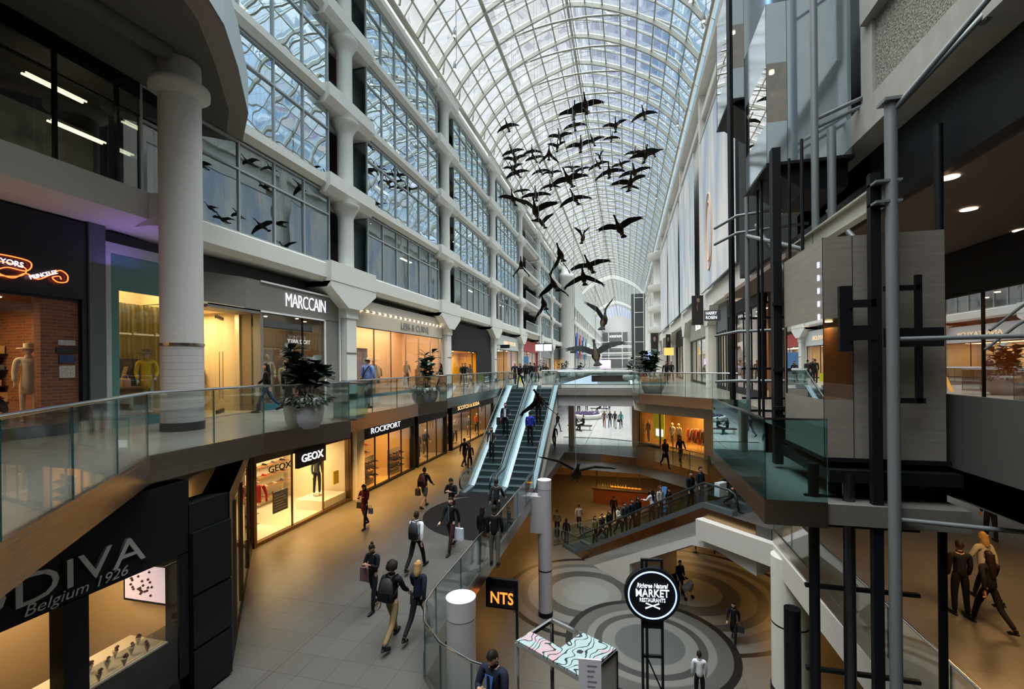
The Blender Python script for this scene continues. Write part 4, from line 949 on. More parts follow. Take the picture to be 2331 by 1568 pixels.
# ================================================================== bronze geese
gm_body = mat('goose_brown', (.038, .024, .012), .7, spec=.1, noise=.35, nscale=14)
gm_dark = mat('goose_black', (.005, .005, .006), .6, spec=.1)
gm_pale = mat('goose_pale', (.12, .10, .07), .7, spec=.1)
gm_wing = mat('goose_wing', (.008, .009, .010), .7, spec=.1, noise=.4, nscale=10)
def goose_mesh(dih, bend=0.):
    g = MB(); L_ = [(-.44, .0, .012), (-.38, .0, .05), (-.26, .01, .085), (-.08, -.01, .125), (.10, -.01, .118), (.22, .01, .085), (.32, .04, .05), (.46, .075, .034), (.56, .10, .032), (.615, .112, .042), (.655, .108, .034), (.70, .095, .016), (.735, .088, .006)]
    n = 10; vs = []
    for (x, z, r) in L_:
        for k in range(n): a = 2*PI*k/n; vs.append((r*math.cos(a), -x, z+r*.92*math.sin(a)))
    g.add(vs, [(i*n+k, i*n+(k+1) % n, (i+1)*n+(k+1) % n, (i+1)*n+k) for i in range(len(L_)-1) for k in range(n)], 0, True)
    for i, f in enumerate(g.f):
        ring = i//n; g.mi[i] = 1 if ring >= 6 else (2 if ring in (1, 2) and (i % n) in (5, 6, 7, 8, 9) else 0)
        if ring in (8, 9) and (i % n) in (5, 9): g.mi[i] = 2
    # tail fan
    tv = [(-.03, .40, .02), (.03, .40, .02), (.12, .58, .02), (.05, .62, .025), (-.05, .62, .025), (-.12, .58, .02)]
    g.add([(x, y, z+.012) for x, y, z in tv]+[(x, y, z-.012) for x, y, z in tv], [(0, 1, 2, 3, 4, 5), (11, 10, 9, 8, 7, 6)]+[(i, 6+i, 6+(i+1) % 6, (i+1) % 6) for i in range(6)], 1)
    # wings: inner panel then outer panel then fingers
    for s in (-1, 1):
        d = R_(dih+bend*s); d1 = d*1.15; d2 = d*.8+ (R_(-8) if abs(dih) < 30 else 0)
        st = [(0.03, -.16, .15, .035), (.22, -.20, .17, .04), (.42, -.19, .15, .03), (.62, -.12, .14, .02), (.80, .0, .13, .012)]
        vs = []; x = z = 0; px = .03
        for j, (sx_, y0, y1, th) in enumerate(st):
            dd = d1 if sx_ < .45 else d2; st_ = sx_-px if j else .03; x += st_*math.cos(dd); z += st_*math.sin(dd); px = sx_
            for (yy, tz) in ((y0, 0), (y0*.4+y1*.6-.1, th), (y1, 0), (y0*.4+y1*.6-.1, -th*.4)): vs.append((s*x, yy, z+tz+.05))
        fs = [(j*4+k, j*4+(k+1) % 4, (j+1)*4+(k+1) % 4, (j+1)*4+k) for j in range(4) for k in range(4)]+[(0, 1, 2, 3), (19, 18, 17, 16)]
        g.add(vs, fs if s > 0 else [tuple(reversed(f)) for f in fs], 3)
        for q in range(4):
            y0 = .0+q*.035; a = Vector((s*x*.97, y0-.0, z+.05)); b = a+Vector((s*.17*math.cos(d2)*(1-.12*q), .05+.02*q, .17*math.sin(d2)))
            g.tube([a, (a+b)/2, b], [.02, .017, .004], 4, 3, rz=.35)
    # tucked feet
    for s in (-1, 1): g.tube([(.04*s, .18, -.07), (.05*s, .34, -.085), (.06*s, .42, -.10)], [.012, .010, .022], 5, 1)
    return g
_gc = {}
GEESE = [
 (-1.54, 19.49, 12.46, 6, 2, 1, 1.0, 'highest goose of the flock, long wings held level just below the roof ridge'),
 (-2.31, 22.17, 13.72, 4, -2, 1, 1.0, 'goose with gently arched level wings, right under the highest one'),
 (1.15, 27.39, 15.92, 8, -14, 1, 1.0, 'highest goose on the side of the lifts, wings drooping'),
 (-0.45, 27.75, 15.62, 12, 26, 1, 1.0, 'goose with one wing swept up steeply, below the highest pair'),
 (-3.14, 30.37, 17.38, 6, -8, 1, 1.0, 'small goose with drooped wings in the second row under the ridge'),
 (-3.65, 26.69, 14.87, 0, 20, 1, 1.0, 'goose with wings in a shallow V left of the ridge line'),
 (-7.19, 28.2, 16.78, 12, -14, 1, 1.0, 'lone goose nearest the left roof gutter in the upper flock'),
 (-2.12, 23.47, 12.68, 12, 14, 1, 1.0, 'goose with spread V wings close to the ridge, middle of the flock'),
 (-1.98, 30.79, 16.38, 10, 6, 1, 1.0, 'goose overlapping the one in the middle of the flock, wings slanting up'),
 (-1.0, 40.72, 21.27, 4, -6, 1, 1.0, 'small goose just right of the ridge line with flat wings'),
 (-7.11, 29.12, 15.53, 8, 0, 1, 1.0, 'goose with straight wings, top of the left hand cluster'),
 (-6.35, 26.62, 13.8, 6, 22, 1, 1.0, 'goose with V wings, in the left hand cluster over the gutter'),
 (-6.68, 33.61, 17.56, 6, -12, 1, 1.0, 'small goose with bent wings, middle of the left hand cluster'),
 (-6.37, 32.99, 16.74, 2, 2, 1, 1.0, 'goose flying level between the left hand cluster and the diving goose'),
 (-3.95, 24.55, 12.97, 0, -48, 1, 1.0, 'plump goose with both wings pushed down, left of the ridge'),
 (-4.58, 32.3, 17.03, 8, 30, 1, 1.0, 'goose partly behind the plump one, wing raised'),
 (-7.41, 30.3, 14.94, 4, 22, 1, 1.0, 'goose low in the left hand cluster, wings up'),
 (-6.05, 25.8, 12.69, 6, -6, 1, 1.0, 'lowest goose of the left hand cluster, wide flat wings'),
 (-6.17, 34.37, 16.33, 2, -5, 1, 1.0, 'small flat winged goose between the clusters'),
 (-5.53, 36.09, 16.84, 6, 5, 1, 1.0, 'small flat winged goose just right of its twin between the clusters'),
 (-2.02, 17.12, 8.43, 4, 3, 1, 1.0, 'large goose with very wide level wings in the centre of the flock'),
 (-4.5, 41.21, 19.24, 0, 12, 1, 1.0, 'tiny goose behind the large level one, upper left'),
 (-4.36, 43.12, 19.56, 26, 14, 1, 1.0, 'small goose tilting steeply behind the large level one'),
 (-3.71, 42.09, 19.39, 12, 6, 1, 1.0, 'small goose right of the tilted one'),
 (-1.72, 32.04, 15.32, 14, -6, 1, 1.0, 'goose slanting along the ridge line, dark teal'),
 (-1.93, 38.73, 18.77, 10, 58, 1, 1.0, 'tiny goose with wings nearly vertical at the ridge line'),
 (-0.7, 22.79, 10.9, 14, -11, 1, 1.0, 'goose with long drooping wings right of the ridge line'),
 (-0.21, 35.85, 16.77, 8, 5, 1, 1.0, 'small goose above the one with long drooping wings'),
 (0.5, 22.77, 10.71, 10, 6, 1, 1.0, 'goose with level wings above the broad V goose'),
 (0.24, 18.98, 8.76, 14, 16, 1, 1.0, 'goose with broad V wings, right half of the flock'),
 (0.46, 37.99, 15.83, -4, -10, 1, 1.0, 'small goose hidden behind the broad V goose'),
 (0.8, 36.24, 17.72, 6, 0, 1, 1.0, 'goose at the left of the right hand cluster'),
 (1.01, 22.39, 11.31, 16, 10, 1, 1.0, 'biggest goose of the right hand cluster, wings slanting up'),
 (2.39, 38.9, 18.67, 14, 5, 1, 1.0, 'goose at the right end of the right hand cluster'),
 (1.77, 38.03, 18.55, 6, 2, 1, 1.0, 'goose behind the right hand cluster, topmost there'),
 (-4.32, 22.6, 10.05, 4, 2, 1, 1.0, 'goose with long level wings low over the left gutter'),
 (-5.16, 32.58, 14.41, 2, -12, 1, 1.0, 'small goose with bent wings above the long winged low one'),
 (-2.08, 19.88, 8.7, 6, -12, 1, 1.0, 'goose with thin drooping wings, lower middle of the flock'),
 (-8.72, 39.01, 16.8, 2, 0, 1, 1.0, 'tiny flat goose left of the long winged low one'),
 (-4.94, 20.27, 9.1, -24, -6, 1, 1.0, 'goose crossing behind the large left V goose'),
 (-2.7, 14.07, 6.3, -10, 28, 1, 1.0, 'large goose with raised wings in front of the left gutter'),
 (-4.13, 23.24, 8.8, 8, 30, 1, 1.0, 'goose right below the large one at the left gutter'),
 (-0.15, 14.77, 5.75, 8, 20, 1, 1.0, 'large black winged goose with broad V wings, right of centre below the flock'),
 (-2.03, 23.02, 7.8, 0, 58, 1, 1.0, 'goose holding both wings up in a narrow V'),
 (-2.65, 19.3, 6.17, 0, -66, 1, 1.25, 'goose with wings hanging straight down over the white tower'),
 (-5.75, 25.39, 7.26, 0, -62, 1, 1.15, 'goose with hanging wings near the balcony bay'),
 (-1.23, 16.61, 5.02, 8, 4, 1, 1.0, 'goose with a long outstretched neck and level wings over the far hall'),
 (-1.36, 15.58, 4.42, 2, -26, 1, 1.0, 'goose with drooping wings right below the long necked one'),
 (-2.55, 16.73, 4.45, 0, -40, 1, 1.0, 'brown goose with wings swept down in front of the white balconies'),
 (-3.39, 19.35, 4.12, 0, -66, 1, 1.1, 'small goose with wings hanging down below the brown swept one'),
 (-0.6, 13.35, 2.72, 4, 60, -1, 1.0, 'goose landing with wings raised in a tall V before the end wall'),
 (-0.72, 11.47, 1.71, 6, 24, -1, 1.0, 'large goose seen from behind over the footbridge, wings spread in a wide V'),
 (-2.35, 12.67, 0.49, 0, -42, 1, 1.0, 'goose diving in front of the escalators with drooped wings'),
 (-0.95, 8.81, -0.64, -8, 16, 1, 1.0, 'largest and lowest goose, gliding above the lower escalator'),
]

for (x, y, z, tilt, dih, face, s_, lab) in GEESE:
    d = round(dih/6)*6
    if d not in _gc: _gc[d] = goose_mesh(d).mesh('goose', [gm_body, gm_dark, gm_pale, gm_wing])
    yaw = 0 if face > 0 else PI
    yaw += random.uniform(-.25, .25)
    pitch = R_(16 if z > 6 else 22) if face > 0 else R_(34)
    M = Matrix.Rotation(R_(tilt)*(-1 if face > 0 else 1)*-1 if False else -R_(tilt), 4, 'Y') @ Matrix.Rotation(yaw, 4, 'Z') @ Matrix.Rotation(-pitch, 4, 'X')
    o = place('goose', _gc[d], (x, y, z), sc=s_*.87, label='bronze '+lab, cat='goose sculpture', group='hanging flock of bronze geese')
    o.rotation_euler = M.to_euler()
    inv = M.inverted(); top = min(25.4, 21.5+4.2*max(0, 1-((x+3.6)/8.4)**2))-z; wv = [inv @ Vector((a, 0, t))/(s_*.87) for t in (0, top) for a in (-.004, .004)]
    w_ = MB(); w_.add(wv, [(0, 1, 3, 2)]); w_.build('hanging_wire', greysteel, o)
# ================================================================== shops
WARM = (1, .62, .26); SOFT = (1, .76, .46)
floorwood = mat('shop_floor', (.40, .32, .22), .35, noise=.1, nscale=3)
def shop(name, label, Xf, sg, y0, y1, z0, zg, zt, fascia, wall=cream, depth=3.4, panes=3, door=None, light=60, lc=SOFT, frame=blackmetal, plinth=.15, side=True, base=black, floor_=None, glass_=None, rec=.08):
    """shopfront: fascia, frame, glass, plinth and lit shell are parts; sg=+1 faces +X"""
    r = empty(name, (Xf, (y0+y1)/2, z0), label=label, cat='shopfront'); hy = (y1-y0)/2; X = lambda d: -sg*d
    g = MB(); g.box((X(0), -hy, zg-z0), (X(.35), hy, zt-z0)); g.build('fascia', fascia, r)
    for s_ in (-1, 1): MB().box((X(.0), s_*hy, 0), (X(.3), s_*(hy-.12), zg-z0)).build('pier', fascia, r)
    if plinth: g = MB(); g.box((X(.02), -hy, 0), (X(.2), hy, plinth)); g.build('plinth', base, r)
    g = MB(); st = (2*hy-.24)/panes
    for i in range(panes+1): y = -hy+.12+i*st; g.box((X(rec), y-.025, 0), (X(rec+.06), y+.025, zg-z0))
    g.box((X(rec), -hy, zg-z0-.06), (X(rec+.06), hy, zg-z0)); g.build('frame', frame, r)
    for i in range(panes):
        if door is not None and i == door: continue
        y = -hy+.12+i*st; g = MB(); g.add([(X(rec+.03), y, plinth), (X(rec+.03), y+st, plinth), (X(rec+.03), y+st, zg-z0-.05), (X(rec+.03), y, zg-z0-.05)], [(0, 1, 2, 3)]); g.build('glass', glass_ or shopglass, r)
    g = MB(); a = X(.36); b = X(depth)
    g.box((b, -hy, 0), (b-sg*.1, hy, zt-z0)); g.box((a, -hy-.02, 0), (b, -hy, zt-z0)); g.box((a, hy, 0), (b, hy+.02, zt-z0)); g.box((a, -hy, zg-z0+.02), (b, hy, zg-z0+.10)); g.box((a, -hy, 0), (b, hy, .03), 1)
    g.build('interior', [wall, floor_ or floorwood], r)
    g = MB()
    for i in range(panes*2):
        y = -hy+(i+.5)*2*hy/(panes*2); g.lathe((X(.8+.5*(i % 2)), y, zg-z0-.005), [(.06, 0), (.06, .02)], 10)
    g.build('downlight', glow, r)
    if light: area('shop_light', (Xf+X(depth*.5+.2), (y0+y1)/2, zg-.08), depth*.5, light*2.4, lc, sy=hy*1.5)
    return r
def wtext(s, Xf, sg, y, z, w, h, m_, parent=None, nm='lettering', **k):
    o = text(s, nm, w, h, m_, TM((Xf-(parent.location.x if parent else 0), y-(parent.location.y if parent else 0), z-(parent.location.z if parent else 0)), FACE_PX if sg > 0 else FACE_NX), parent, **k); return o
navyblack = mat('navy_black', (.010, .016, .022), .35); brick = None
m, N, L, b = nodemat('brick', .85)
bt = N.new('ShaderNodeTexBrick'); bt.inputs['Scale'].default_value = 1; bt.inputs['Color1'].default_value = (.23, .075, .03, 1); bt.inputs['Color2'].default_value = (.14, .05, .025, 1); bt.inputs['Mortar'].default_value = (.20, .13, .09, 1)
bt.inputs['Brick Width'].default_value = .22; bt.inputs['Row Height'].default_value = .075; bt.inputs['Mortar Size'].default_value = .008
g_, s_ = _pos(N, L); cb = N.new('ShaderNodeCombineXYZ'); L.new(_m(N, L, 'ADD', s_.outputs[0], s_.outputs[1]), cb.inputs[0]); L.new(s_.outputs[2], cb.inputs[1]); L.new(cb.outputs[0], bt.inputs['Vector']); L.new(bt.outputs[0], b.inputs['Base Color'])
brick = m
greyfront = mat('warm_grey_front', (.20, .19, .17), .6, noise=.06, nscale=12)
s1 = shop('shopfront', 'dark navy shopfront with orange neon ribbon sign and brick inside', -12.3, 1, -3, 8.0, 0, 3.1, 4.9, navyblack, wall=brick, depth=3.3, panes=3, light=85, lc=WARM, frame=navyblack, plinth=.25, base=navyblack)
struct('wall_shop_pier', MB().box((-12.6, 8.0, 0), (-12.25, 8.35, 4.95)).box((-12.6, 7.15, .25), (-12.4, 7.9, 3.1), 1), [greyband, brick], 'dark grey pier and brick return between the neon shop and the yellow curtain window', 'wall')
neo = mat('neon_orange', (1, .2, .05), .4, emit=(1, .10, .02), es=5.0); neow = mat('neon_white', (1, .8, .9), .4, emit=(1, .72, .85), es=2.5)
ns = empty('neon_sign', (-12.26, 6.82, 3.6), label='orange neon ribbon sign reading PURVEYORS on the dark shopfront', cat='neon sign')
ns.scale = (.84, .84, .84)
rb = [(-1.5, -.10), (-1.1, .10), (-.6, .24), (0, .22), (.12, .10), (.0, -.06), (-.35, -.04), (-.55, -.18), (-.25, -.28), (.0, -.12), (.25, -.22), (.55, -.02), (.72, .10), (.88, .0), (.86, -.18), (.66, -.22), (.55, -.12), (.70, -.06), (.74, -.14)]
def smooth(P, n=5):
    out = []
    for i in range(len(P)-1):
        p0, p1, p2, p3 = [Vector(P[max(0, min(len(P)-1, i+j))]) for j in (-1, 0, 1, 2)]
        for k in range(n): t = k/n; out.append(.5*((2*p1)+(p2-p0)*t+(2*p0-5*p1+4*p2-p3)*t*t+(3*p1-p0-3*p2+p3)*t**3))
    return out+[Vector(P[-1])]
g = MB(); g.tube([(0.02, q.x, q.y) for q in smooth([(a, b_, 0) for a, b_ in rb])], .014, 6); g.build('neon_tube', neo, ns)
g = MB(); g.tube([(0.02, q.x, q.y-.22) for q in smooth([(-1.5, .02, 0), (-1.1, .2, 0), (-.6, .30, 0), (-.02, .24, 0), (-.1, .02, 0), (-.6, -.05, 0), (-1.2, -.02, 0)])], .012, 6); g.build('neon_tube', neo, ns)
text('PURVEYORS', 'lettering', .95, .13, neow, TM((.03, -.52, .10), PI/2), ns, curve=.03)
text('PRINCELEE', 'lettering', .62, .10, neow, TM((.03, .36, -.08), PI/2) @ Matrix.Rotation(-.42, 4, 'Y'), ns)
# pictures, shelf unit, items, mannequin in coat, motorcycle
for (y0, y1, z0, z1, c, nm_) in ((7.3, 8.0-.35, 2.25, 2.75, (.3, .2, .1), 'wide sepia'), (6.75, 7.2, 2.2, 2.85, (.45, .38, .25), 'narrow portrait'), (5.9, 6.65, 2.25, 2.8, (.22, .15, .09), 'sepia group')):
    r = empty('picture', (-15.42, (y0+y1)/2, z0), label='framed %s photograph on the brick wall of the neon shop' % nm_, cat='picture')
    hy = (y1-y0)/2; MB().box((0, -hy, 0), (.04, hy, z1-z0)).build('frame', black, r); MB().box((.04, -hy+.06, .06), (.045, hy-.06, z1-z0-.06)).build('print', mat('print_'+nm_.split()[0], c, .6, noise=.6, nscale=9), r)
su = empty('shelf_unit', (-15.1, 6.7, 0), label='black display shelves with towels and boxes in the neon shop', cat='shelves')
MB().box((-.3, -1.4, 0), (-.25, 1.4, 2.15)).box((-.3, -1.42, 0), (.1, -1.36, 2.2)).box((-.3, 1.36, 0), (.1, 1.42, 2.2)).box((-.3, -.03, 0), (.1, .03, 2.2)).build('carcass', black, su)
for zz in (.25, .65, 1.05, 1.45, 1.85): MB().box((-.28, -1.38, zz), (.1, 1.38, zz+.025)).build('shelf', blackmetal, su)
ic = [(.6, .55, .42), (.5, .5, .45), (.3, .28, .2), (.55, .4, .2), (.12, .15, .25)]
for zi, zz in enumerate((.28, .68, 1.08, 1.48, 1.88)):
    for j in range(6):
        y = 5.5+j*.44+random.uniform(-.03, .03); cidx = random.randrange(5); hgt = random.uniform(.10, .24)
        MB().box((-15.3, y, zz), (-15.05, y+random.uniform(.2, .34), zz+hgt)).build('folded_stock', mat('stock%d' % cidx, ic[cidx], .8), label='folded goods on the black shelves of the neon shop', cat='folded goods', group='goods on the black shelves in the neon shop')
area('shelf_spot', (-14.2, 6.6, 3.0), 1.0, 40, WARM)
def mannequin(x, y, z, deg, pose, jac, leg, label, long=0, headc=(.62, .55, .45), hat=None, top=None):
    r = empty('mannequin', (x, y, z), R_(deg), label=label, cat='mannequin'); sm = mat('mann_%.2f' % headc[0], headc, .4)
    for nm, me in (('body', pmesh('body', pose, lambda: body_mesh(pose)[0], (sm, sm, sm))), ('garment', pmesh('jacket', (pose, long), lambda: jacket_mb(pose, long), (mat('garm_'+jac, COLR2[jac], .7),)))):
        o = bpy.data.objects.new(nm, me); COL.objects.link(o); o.parent = r
    if leg: o = bpy.data.objects.new('trousers', pmesh('trousers', (pose, False), lambda: legs_mb(pose, leg), (mat('garm_'+leg, COLR2[leg], .7),))); COL.objects.link(o); o.parent = r
    if hat:
        J = skel(pose); g = MB(); c = J['head']; g.lathe((c.x, c.y, c.z+.05), [(.20, -.02), (.19, 0), (.085, .01), (.085, .1), (.0, .12)], 18); g.build('hat', mat('hat_'+hat, COLR2[hat], .6), r)
    MB().lathe((0, 0, 0), [(.17, -.0), (.17, .02)], 16).build('stand', chrome, r)
    return r
COLR2 = dict(whitecoat=(.62, .56, .47), yellow=(.80, .58, .03), cream=(.62, .52, .36), black=(.012, .012, .012), red=(.55, .03, .02), orange=(.65, .15, .03), denim=(.05, .07, .11), nude=(.5, .36, .26), grey=(.14, .14, .14), white=(.65, .6, .52), brown=(.16, .09, .05))
mannequin(-12.95, 7.25, .28, 60, 'stand', 'whitecoat', None, 'mannequin in a long white coat beside the brick pier', long=1, hat='whitecoat')
mc = empty('motorcycle', (-13.0, 5.9, .28), label='red vintage motorcycle parked in the neon shop window', cat='motorcycle')
red = mat('red_paint', (.55, .03, .01), .2)
for i, y in enumerate((-.62, .68)):
    g = MB(); pts = [(0, y+.30*math.cos(a), .32+.30*math.sin(a)) for a in [k*2*PI/20 for k in range(21)]]; g.tube(pts, .05, 6, cap=False); g.tube([(-.05, y, .32), (.05, y, .32)], .06, 8)
    for k in range(8): a = k*PI/4; g.tube([(0, y, .32), (0, y+.28*math.cos(a), .32+.28*math.sin(a))], .006, 3)
    g.build('wheel', blackmetal, mc)
MB().tube([(0, -.25, .78), (0, -.05, .86), (0, .2, .84), (0, .3, .78)], [.07, .14, .13, .05], 10).build('tank', red, mc)
MB().tube([(0, -.85, .62), (0, -.5, .74), (0, -.2, .76)], [.07, .11, .09], 8, rz=.6).build('saddle', black, mc)
MB().box((-.13, -.15, .2), (.13, .25, .62)).tube([(.13, -.1, .3), (.16, -.6, .26), (.16, -.9, .3)], .035, 8).build('engine', chrome, mc)
MB().tube([(0, .68, .32), (0, .45, .8), (0, .40, 1.0)], .03, 6).tube([(-.32, .28, 1.05), (-.15, .42, 1.02), (.15, .42, 1.02), (.32, .28, 1.05)], .015, 6).build('fork', chrome, mc)
MB().lathe((0, .52, .84), [(.05, -.06), (.1, 0), (.05, .06)], 12).build('headlamp', chrome, mc)
MB().tube([(0, .42, .62), (0, .68, .72), (0, .95, .58)], [.05, .09, .04], 8, rz=.5).build('mudguard', red, mc)
MB().box((.2, 6.2, 0), (.22, 6.2, 0)) if False else None
bsn = empty('shop_notice', (-12.75, 6.35, .7), label='blue notice board in front of the red motorcycle', cat='notice'); MB().box((0, -.25, 0), (.03, .25, .38)).build('board', mat('royal_blue', (.01, .03, .22), .4), bsn)
for i, zz in enumerate((.12, .19, .26)): MB().box((.031, -.2+.03*i, zz), (.035, .2-.03*i, zz+.02)).build('printed_line', mat('pale_print', (.4, .45, .55), .6), bsn)
# direction sign cluster on the brick pier
for (z0, z1, w, c, t, lab) in ((2.02, 2.14, .32, (.45, .45, .42), None, 'small grey plate'), (1.85, 1.97, .40, (.02, .02, .02), None, 'black arrow plate'), (1.62, 1.80, .30, (.03, .05, .13), None, 'dark blue plate'), (1.28, 1.56, .30, (.5, .46, .4), None, 'cream notice sheet')):
    MB().box((-12.40, 7.62-w/2, z0), (-12.37, 7.62+w/2, z1)).build('wall_plate', mat('plate%.2f' % z0, c, .6, noise=.4, nscale=30), label=lab+' fixed on the brick pier of the neon shop', cat='sign')
# yellow curtain shop
tealglass2 = mat('sea_green_panel', (.10, .24, .22), .3)
s2 = shop('shopfront', 'window with tall yellow curtain inside a pale green surround', -12.3, 1, 8.38, 10.85, 0, 4.35, 4.6, mat('mint_frame', (.45, .50, .47), .5), wall=warmwall, depth=2.2, panes=1, light=22, lc=(1, .80, .36), plinth=.24, base=teal)
MB().box((-12.42, 8.5, 3.45), (-12.36, 10.8, 4.35)).box((-12.42, 8.5, .24), (-12.36, 8.72, 3.45)).build('green_panel', tealglass2, label='sea green inner panel framing the yellow curtain window', cat='panel')
g = MB(); n = 60
vs = []
for i in range(n+1):
    y = 8.75+2.0*i/n; x = -13.5+.05*math.sin(i*1.7)+.03*math.sin(i*.6)
    vs += [(x, y, .3), (x+.015, y, 3.3)]
g.add(vs, [(2*i, 2*i+2, 2*i+3, 2*i+1) for i in range(n)], 0, True); g.build('curtain', mat('gold_curtain', (.62, .46, .16), .7), label='gold pleated curtain hanging in the green framed window', cat='curtain')
MB().box((-13.3, 8.75, .3), (-13.26, 9.9, 1.75)).build('backdrop_board', mat('slate_board', (.06, .08, .09), .7), label='slate coloured board behind the yellow dressed mannequin', cat='board')
mannequin(-12.85, 9.75, .24, 50, 'stand2', 'yellow', None, 'mannequin in a yellow and white dress with a wide black hat', long=1, hat='black')
mannequin(-12.95, 8.62, .24, 90, 'stand', 'yellow', 'white', 'second yellow clad mannequin mostly hidden at the window edge')
wc = empty('watering_can', (-12.8, 9.15, 1.0), label='pink watering can on a wooden stand in the curtain window', cat='watering can')
pk = mat('salmon', (.65, .33, .22), .5); MB().lathe((0, 0, 0), [(.13, 0), (.12, .2), (.10, .22)], 16).build('can_body', pk, wc)
MB().tube([(0, -.12, .06), (0, -.26, .16), (0, -.33, .24)], [.03, .02, .02], 8).lathe((0, -.35, .24), [(.02, 0), (.05, .03)], 10).build('spout', pk, wc)
MB().tube([(0, -.08, .2), (0, -.05, .31), (0, .06, .31), (0, .1, .2)], .012, 6).build('handle', pk, wc)
MB().box((-13.05, 8.85, .24), (-12.55, 9.5, .3)).box((-13.0, 8.9, .3), (-12.6, 9.45, .98)).box((-13.08, 8.8, .95), (-12.52, 9.55, 1.0)).build('display_plinth', wood, label='wooden plinth under the pink watering can', cat='plinth')
# grey boutique (MARC CAIN)
s3 = shop('shopfront', 'warm grey boutique front with white MARC CAIN letters', -12.0, 1, 12.9, 17.3, 0, 3.42, 4.42, greyfront, wall=mat('boutique_wall', (.20, .15, .09), .7), depth=2.4, panes=2, light=14, lc=SOFT, plinth=.22, base=teal)
wtext('MARCCAIN', -11.97, 1, 15.2, 3.95, 2.25, .50, glowwhite, s3, space=.9, bold=-.012)
MB().box((0, -2.2, 4.38), (.05, 2.2, 4.44)).box((0, -2.2, 3.36), (.04, 1.2, 3.42)).box((0, 1.15, .1), (.04, 1.22, 3.42)).box((0, 2.14, 0), (.05, 2.2, 4.4)).build('white_trim', glowwhite if False else mat('white_line', (.8, .82, .8), .4), s3)
MB().box((-.32, 1.25, 0), (-.02, 2.2, 4.4)).build('side_panel', greyfront, s3)
MB().prism([(-12.5, 10.9), (-11.98, 12.3), (-11.98, 12.9), (-12.6, 12.9)], 3.42, 4.42).box((-12.9, 10.9, 3.3), (-12.0, 12.9, 3.42)).build('entrance_canopy', greyfront, label='angled warm grey canopy over the boutique entrance', cat='canopy')
er = empty('boutique_entrance', (-12.9, 11.9, 0), label='bright yellow lit boutique entrance with open glass door', cat='shopfront')
MB().box((-3.0, -1.2, 0), (-2.9, 1.0, 3.4)).box((-3, -1.25, 0), (.3, -1.2, 3.4)).box((-3, -1.25, 3.38), (.9, 1.0, 3.44)).box((-3, -1.25, 0), (.9, 1.0, .02), 1).box((-3, .98, 0), (-.1, 1.02, 3.4)).build('interior', [warmwall, floorwood], er)
area('entrance_light', (-14.2, 11.8, 3.3), 1.4, 120, (1, .74, .34)); area('entrance_light', (-12.5, 11.6, 3.2), .5, 14, (1, .74, .34))
dr = empty('door_1', (-12.75, 12.0, 0), R_(35), label='open glass door with long steel pull bars', cat='door', kind='structure')
MB().add([(0, -.45, .1), (0, .45, .1), (0, .45, 3.1), (0, -.45, 3.1)], [(0, 1, 2, 3)]).build('glass', shopglass, dr)
MB().box((-.03, -.47, 0), (.03, .47, .14)).box((-.03, -.47, 3.05), (.03, .47, 3.15)).build('rail', blackmetal, dr)
MB().tube([(.05, -.3, .5), (.05, -.3, 2.0)], .012, 8).tube([(.12, -.18, .5), (.12, -.18, 2.0)], .012, 8).build('handle', chrome, dr)
MB().box((-12.98, 12.82, 0), (-12.8, 12.95, 3.4)).build('door_post', mat('pale_steel', (.5, .45, .36), .4, .5), label='pale steel post between door and boutique window', cat='post')
def garment(x, y, z, c, label, grp, deg=0., L_=.85):
    k = ('gar', c, L_)
    if k not in _pc:
        g = MB(); g.tube([(0, 0, 0), (0, 0, -.05), (0, 0, -.25), (0, 0, -.5), (0, 0, -L_)], [.05, .17, .14, .15, .19], 10, rz=.28)
        for s in (-1, 1): g.tube([(0, .13*s, -.06) if False else (.0+.14*s, 0, -.07), (.2*s, 0, -.3), (.22*s, 0, -.55)], [.06, .05, .04], 6, rz=.6)
        _pc[k] = g.mesh('garment', mat('garm_'+c, COLR2[c], .8))
    return place('garment', _pc[k], (x, y, z), R_(deg), label=label, cat='garment', group=grp)
def clothes_rail(x, y, z, ln, cols, label, grp, deg=90, h=1.5):
    r = empty('clothes_rail', (x, y, z), R_(deg), label=label, cat='clothes rail')
    MB().tube([(-ln/2, 0, 0), (-ln/2, 0, h), (ln/2, 0, h), (ln/2, 0, 0)], .014, 6).build('rail', chrome, r)
    for i in range(int(ln/.11)):
        t = -ln/2+.08+i*.11; a = R_(deg); garment(x+t*math.cos(a), y+t*math.sin(a), z+h-.04, cols[i % len(cols)], 'garment hanging on '+grp, grp, deg+90, L_=.8 if i % 3 else .95)
clothes_rail(-14.4, 12.3, 0, 1.0, ['brown', 'cream', 'black', 'yellow'], 'clothes rail seen through the boutique glass door', 'the rail behind the boutique door')
mannequin(-12.75, 14.0, .22, 60, 'stand2', 'cream', 'cream', 'cream clad mannequin standing taller in the boutique window', headc=(.66, .56, .38))
mannequin(-12.8, 14.95, .0, 60, 'stand', 'cream', 'cream', 'shorter cream clad mannequin behind the fig leaves in the boutique window', headc=(.66, .56, .38))
MB().box((-13.6, 13.5, .3), (-13.5, 15.2, 2.2)).build('backdrop_board', mat('pale_board', (.34, .33, .31), .7), label='pale grey panel behind the boutique mannequins', cat='board')
MB().box((-12.4, 12.95, 2.9), (-12.38, 16.0, 3.15)).build('blue_banner', mat('deep_blue', (.01, .07, .13), .4), label='deep blue strip across the top of the boutique window', cat='strip')
rs_ = text("RUDSAK", 'reflected_sign', .1, .1, glowwhite, TM((0, 0, -50))) if False else None
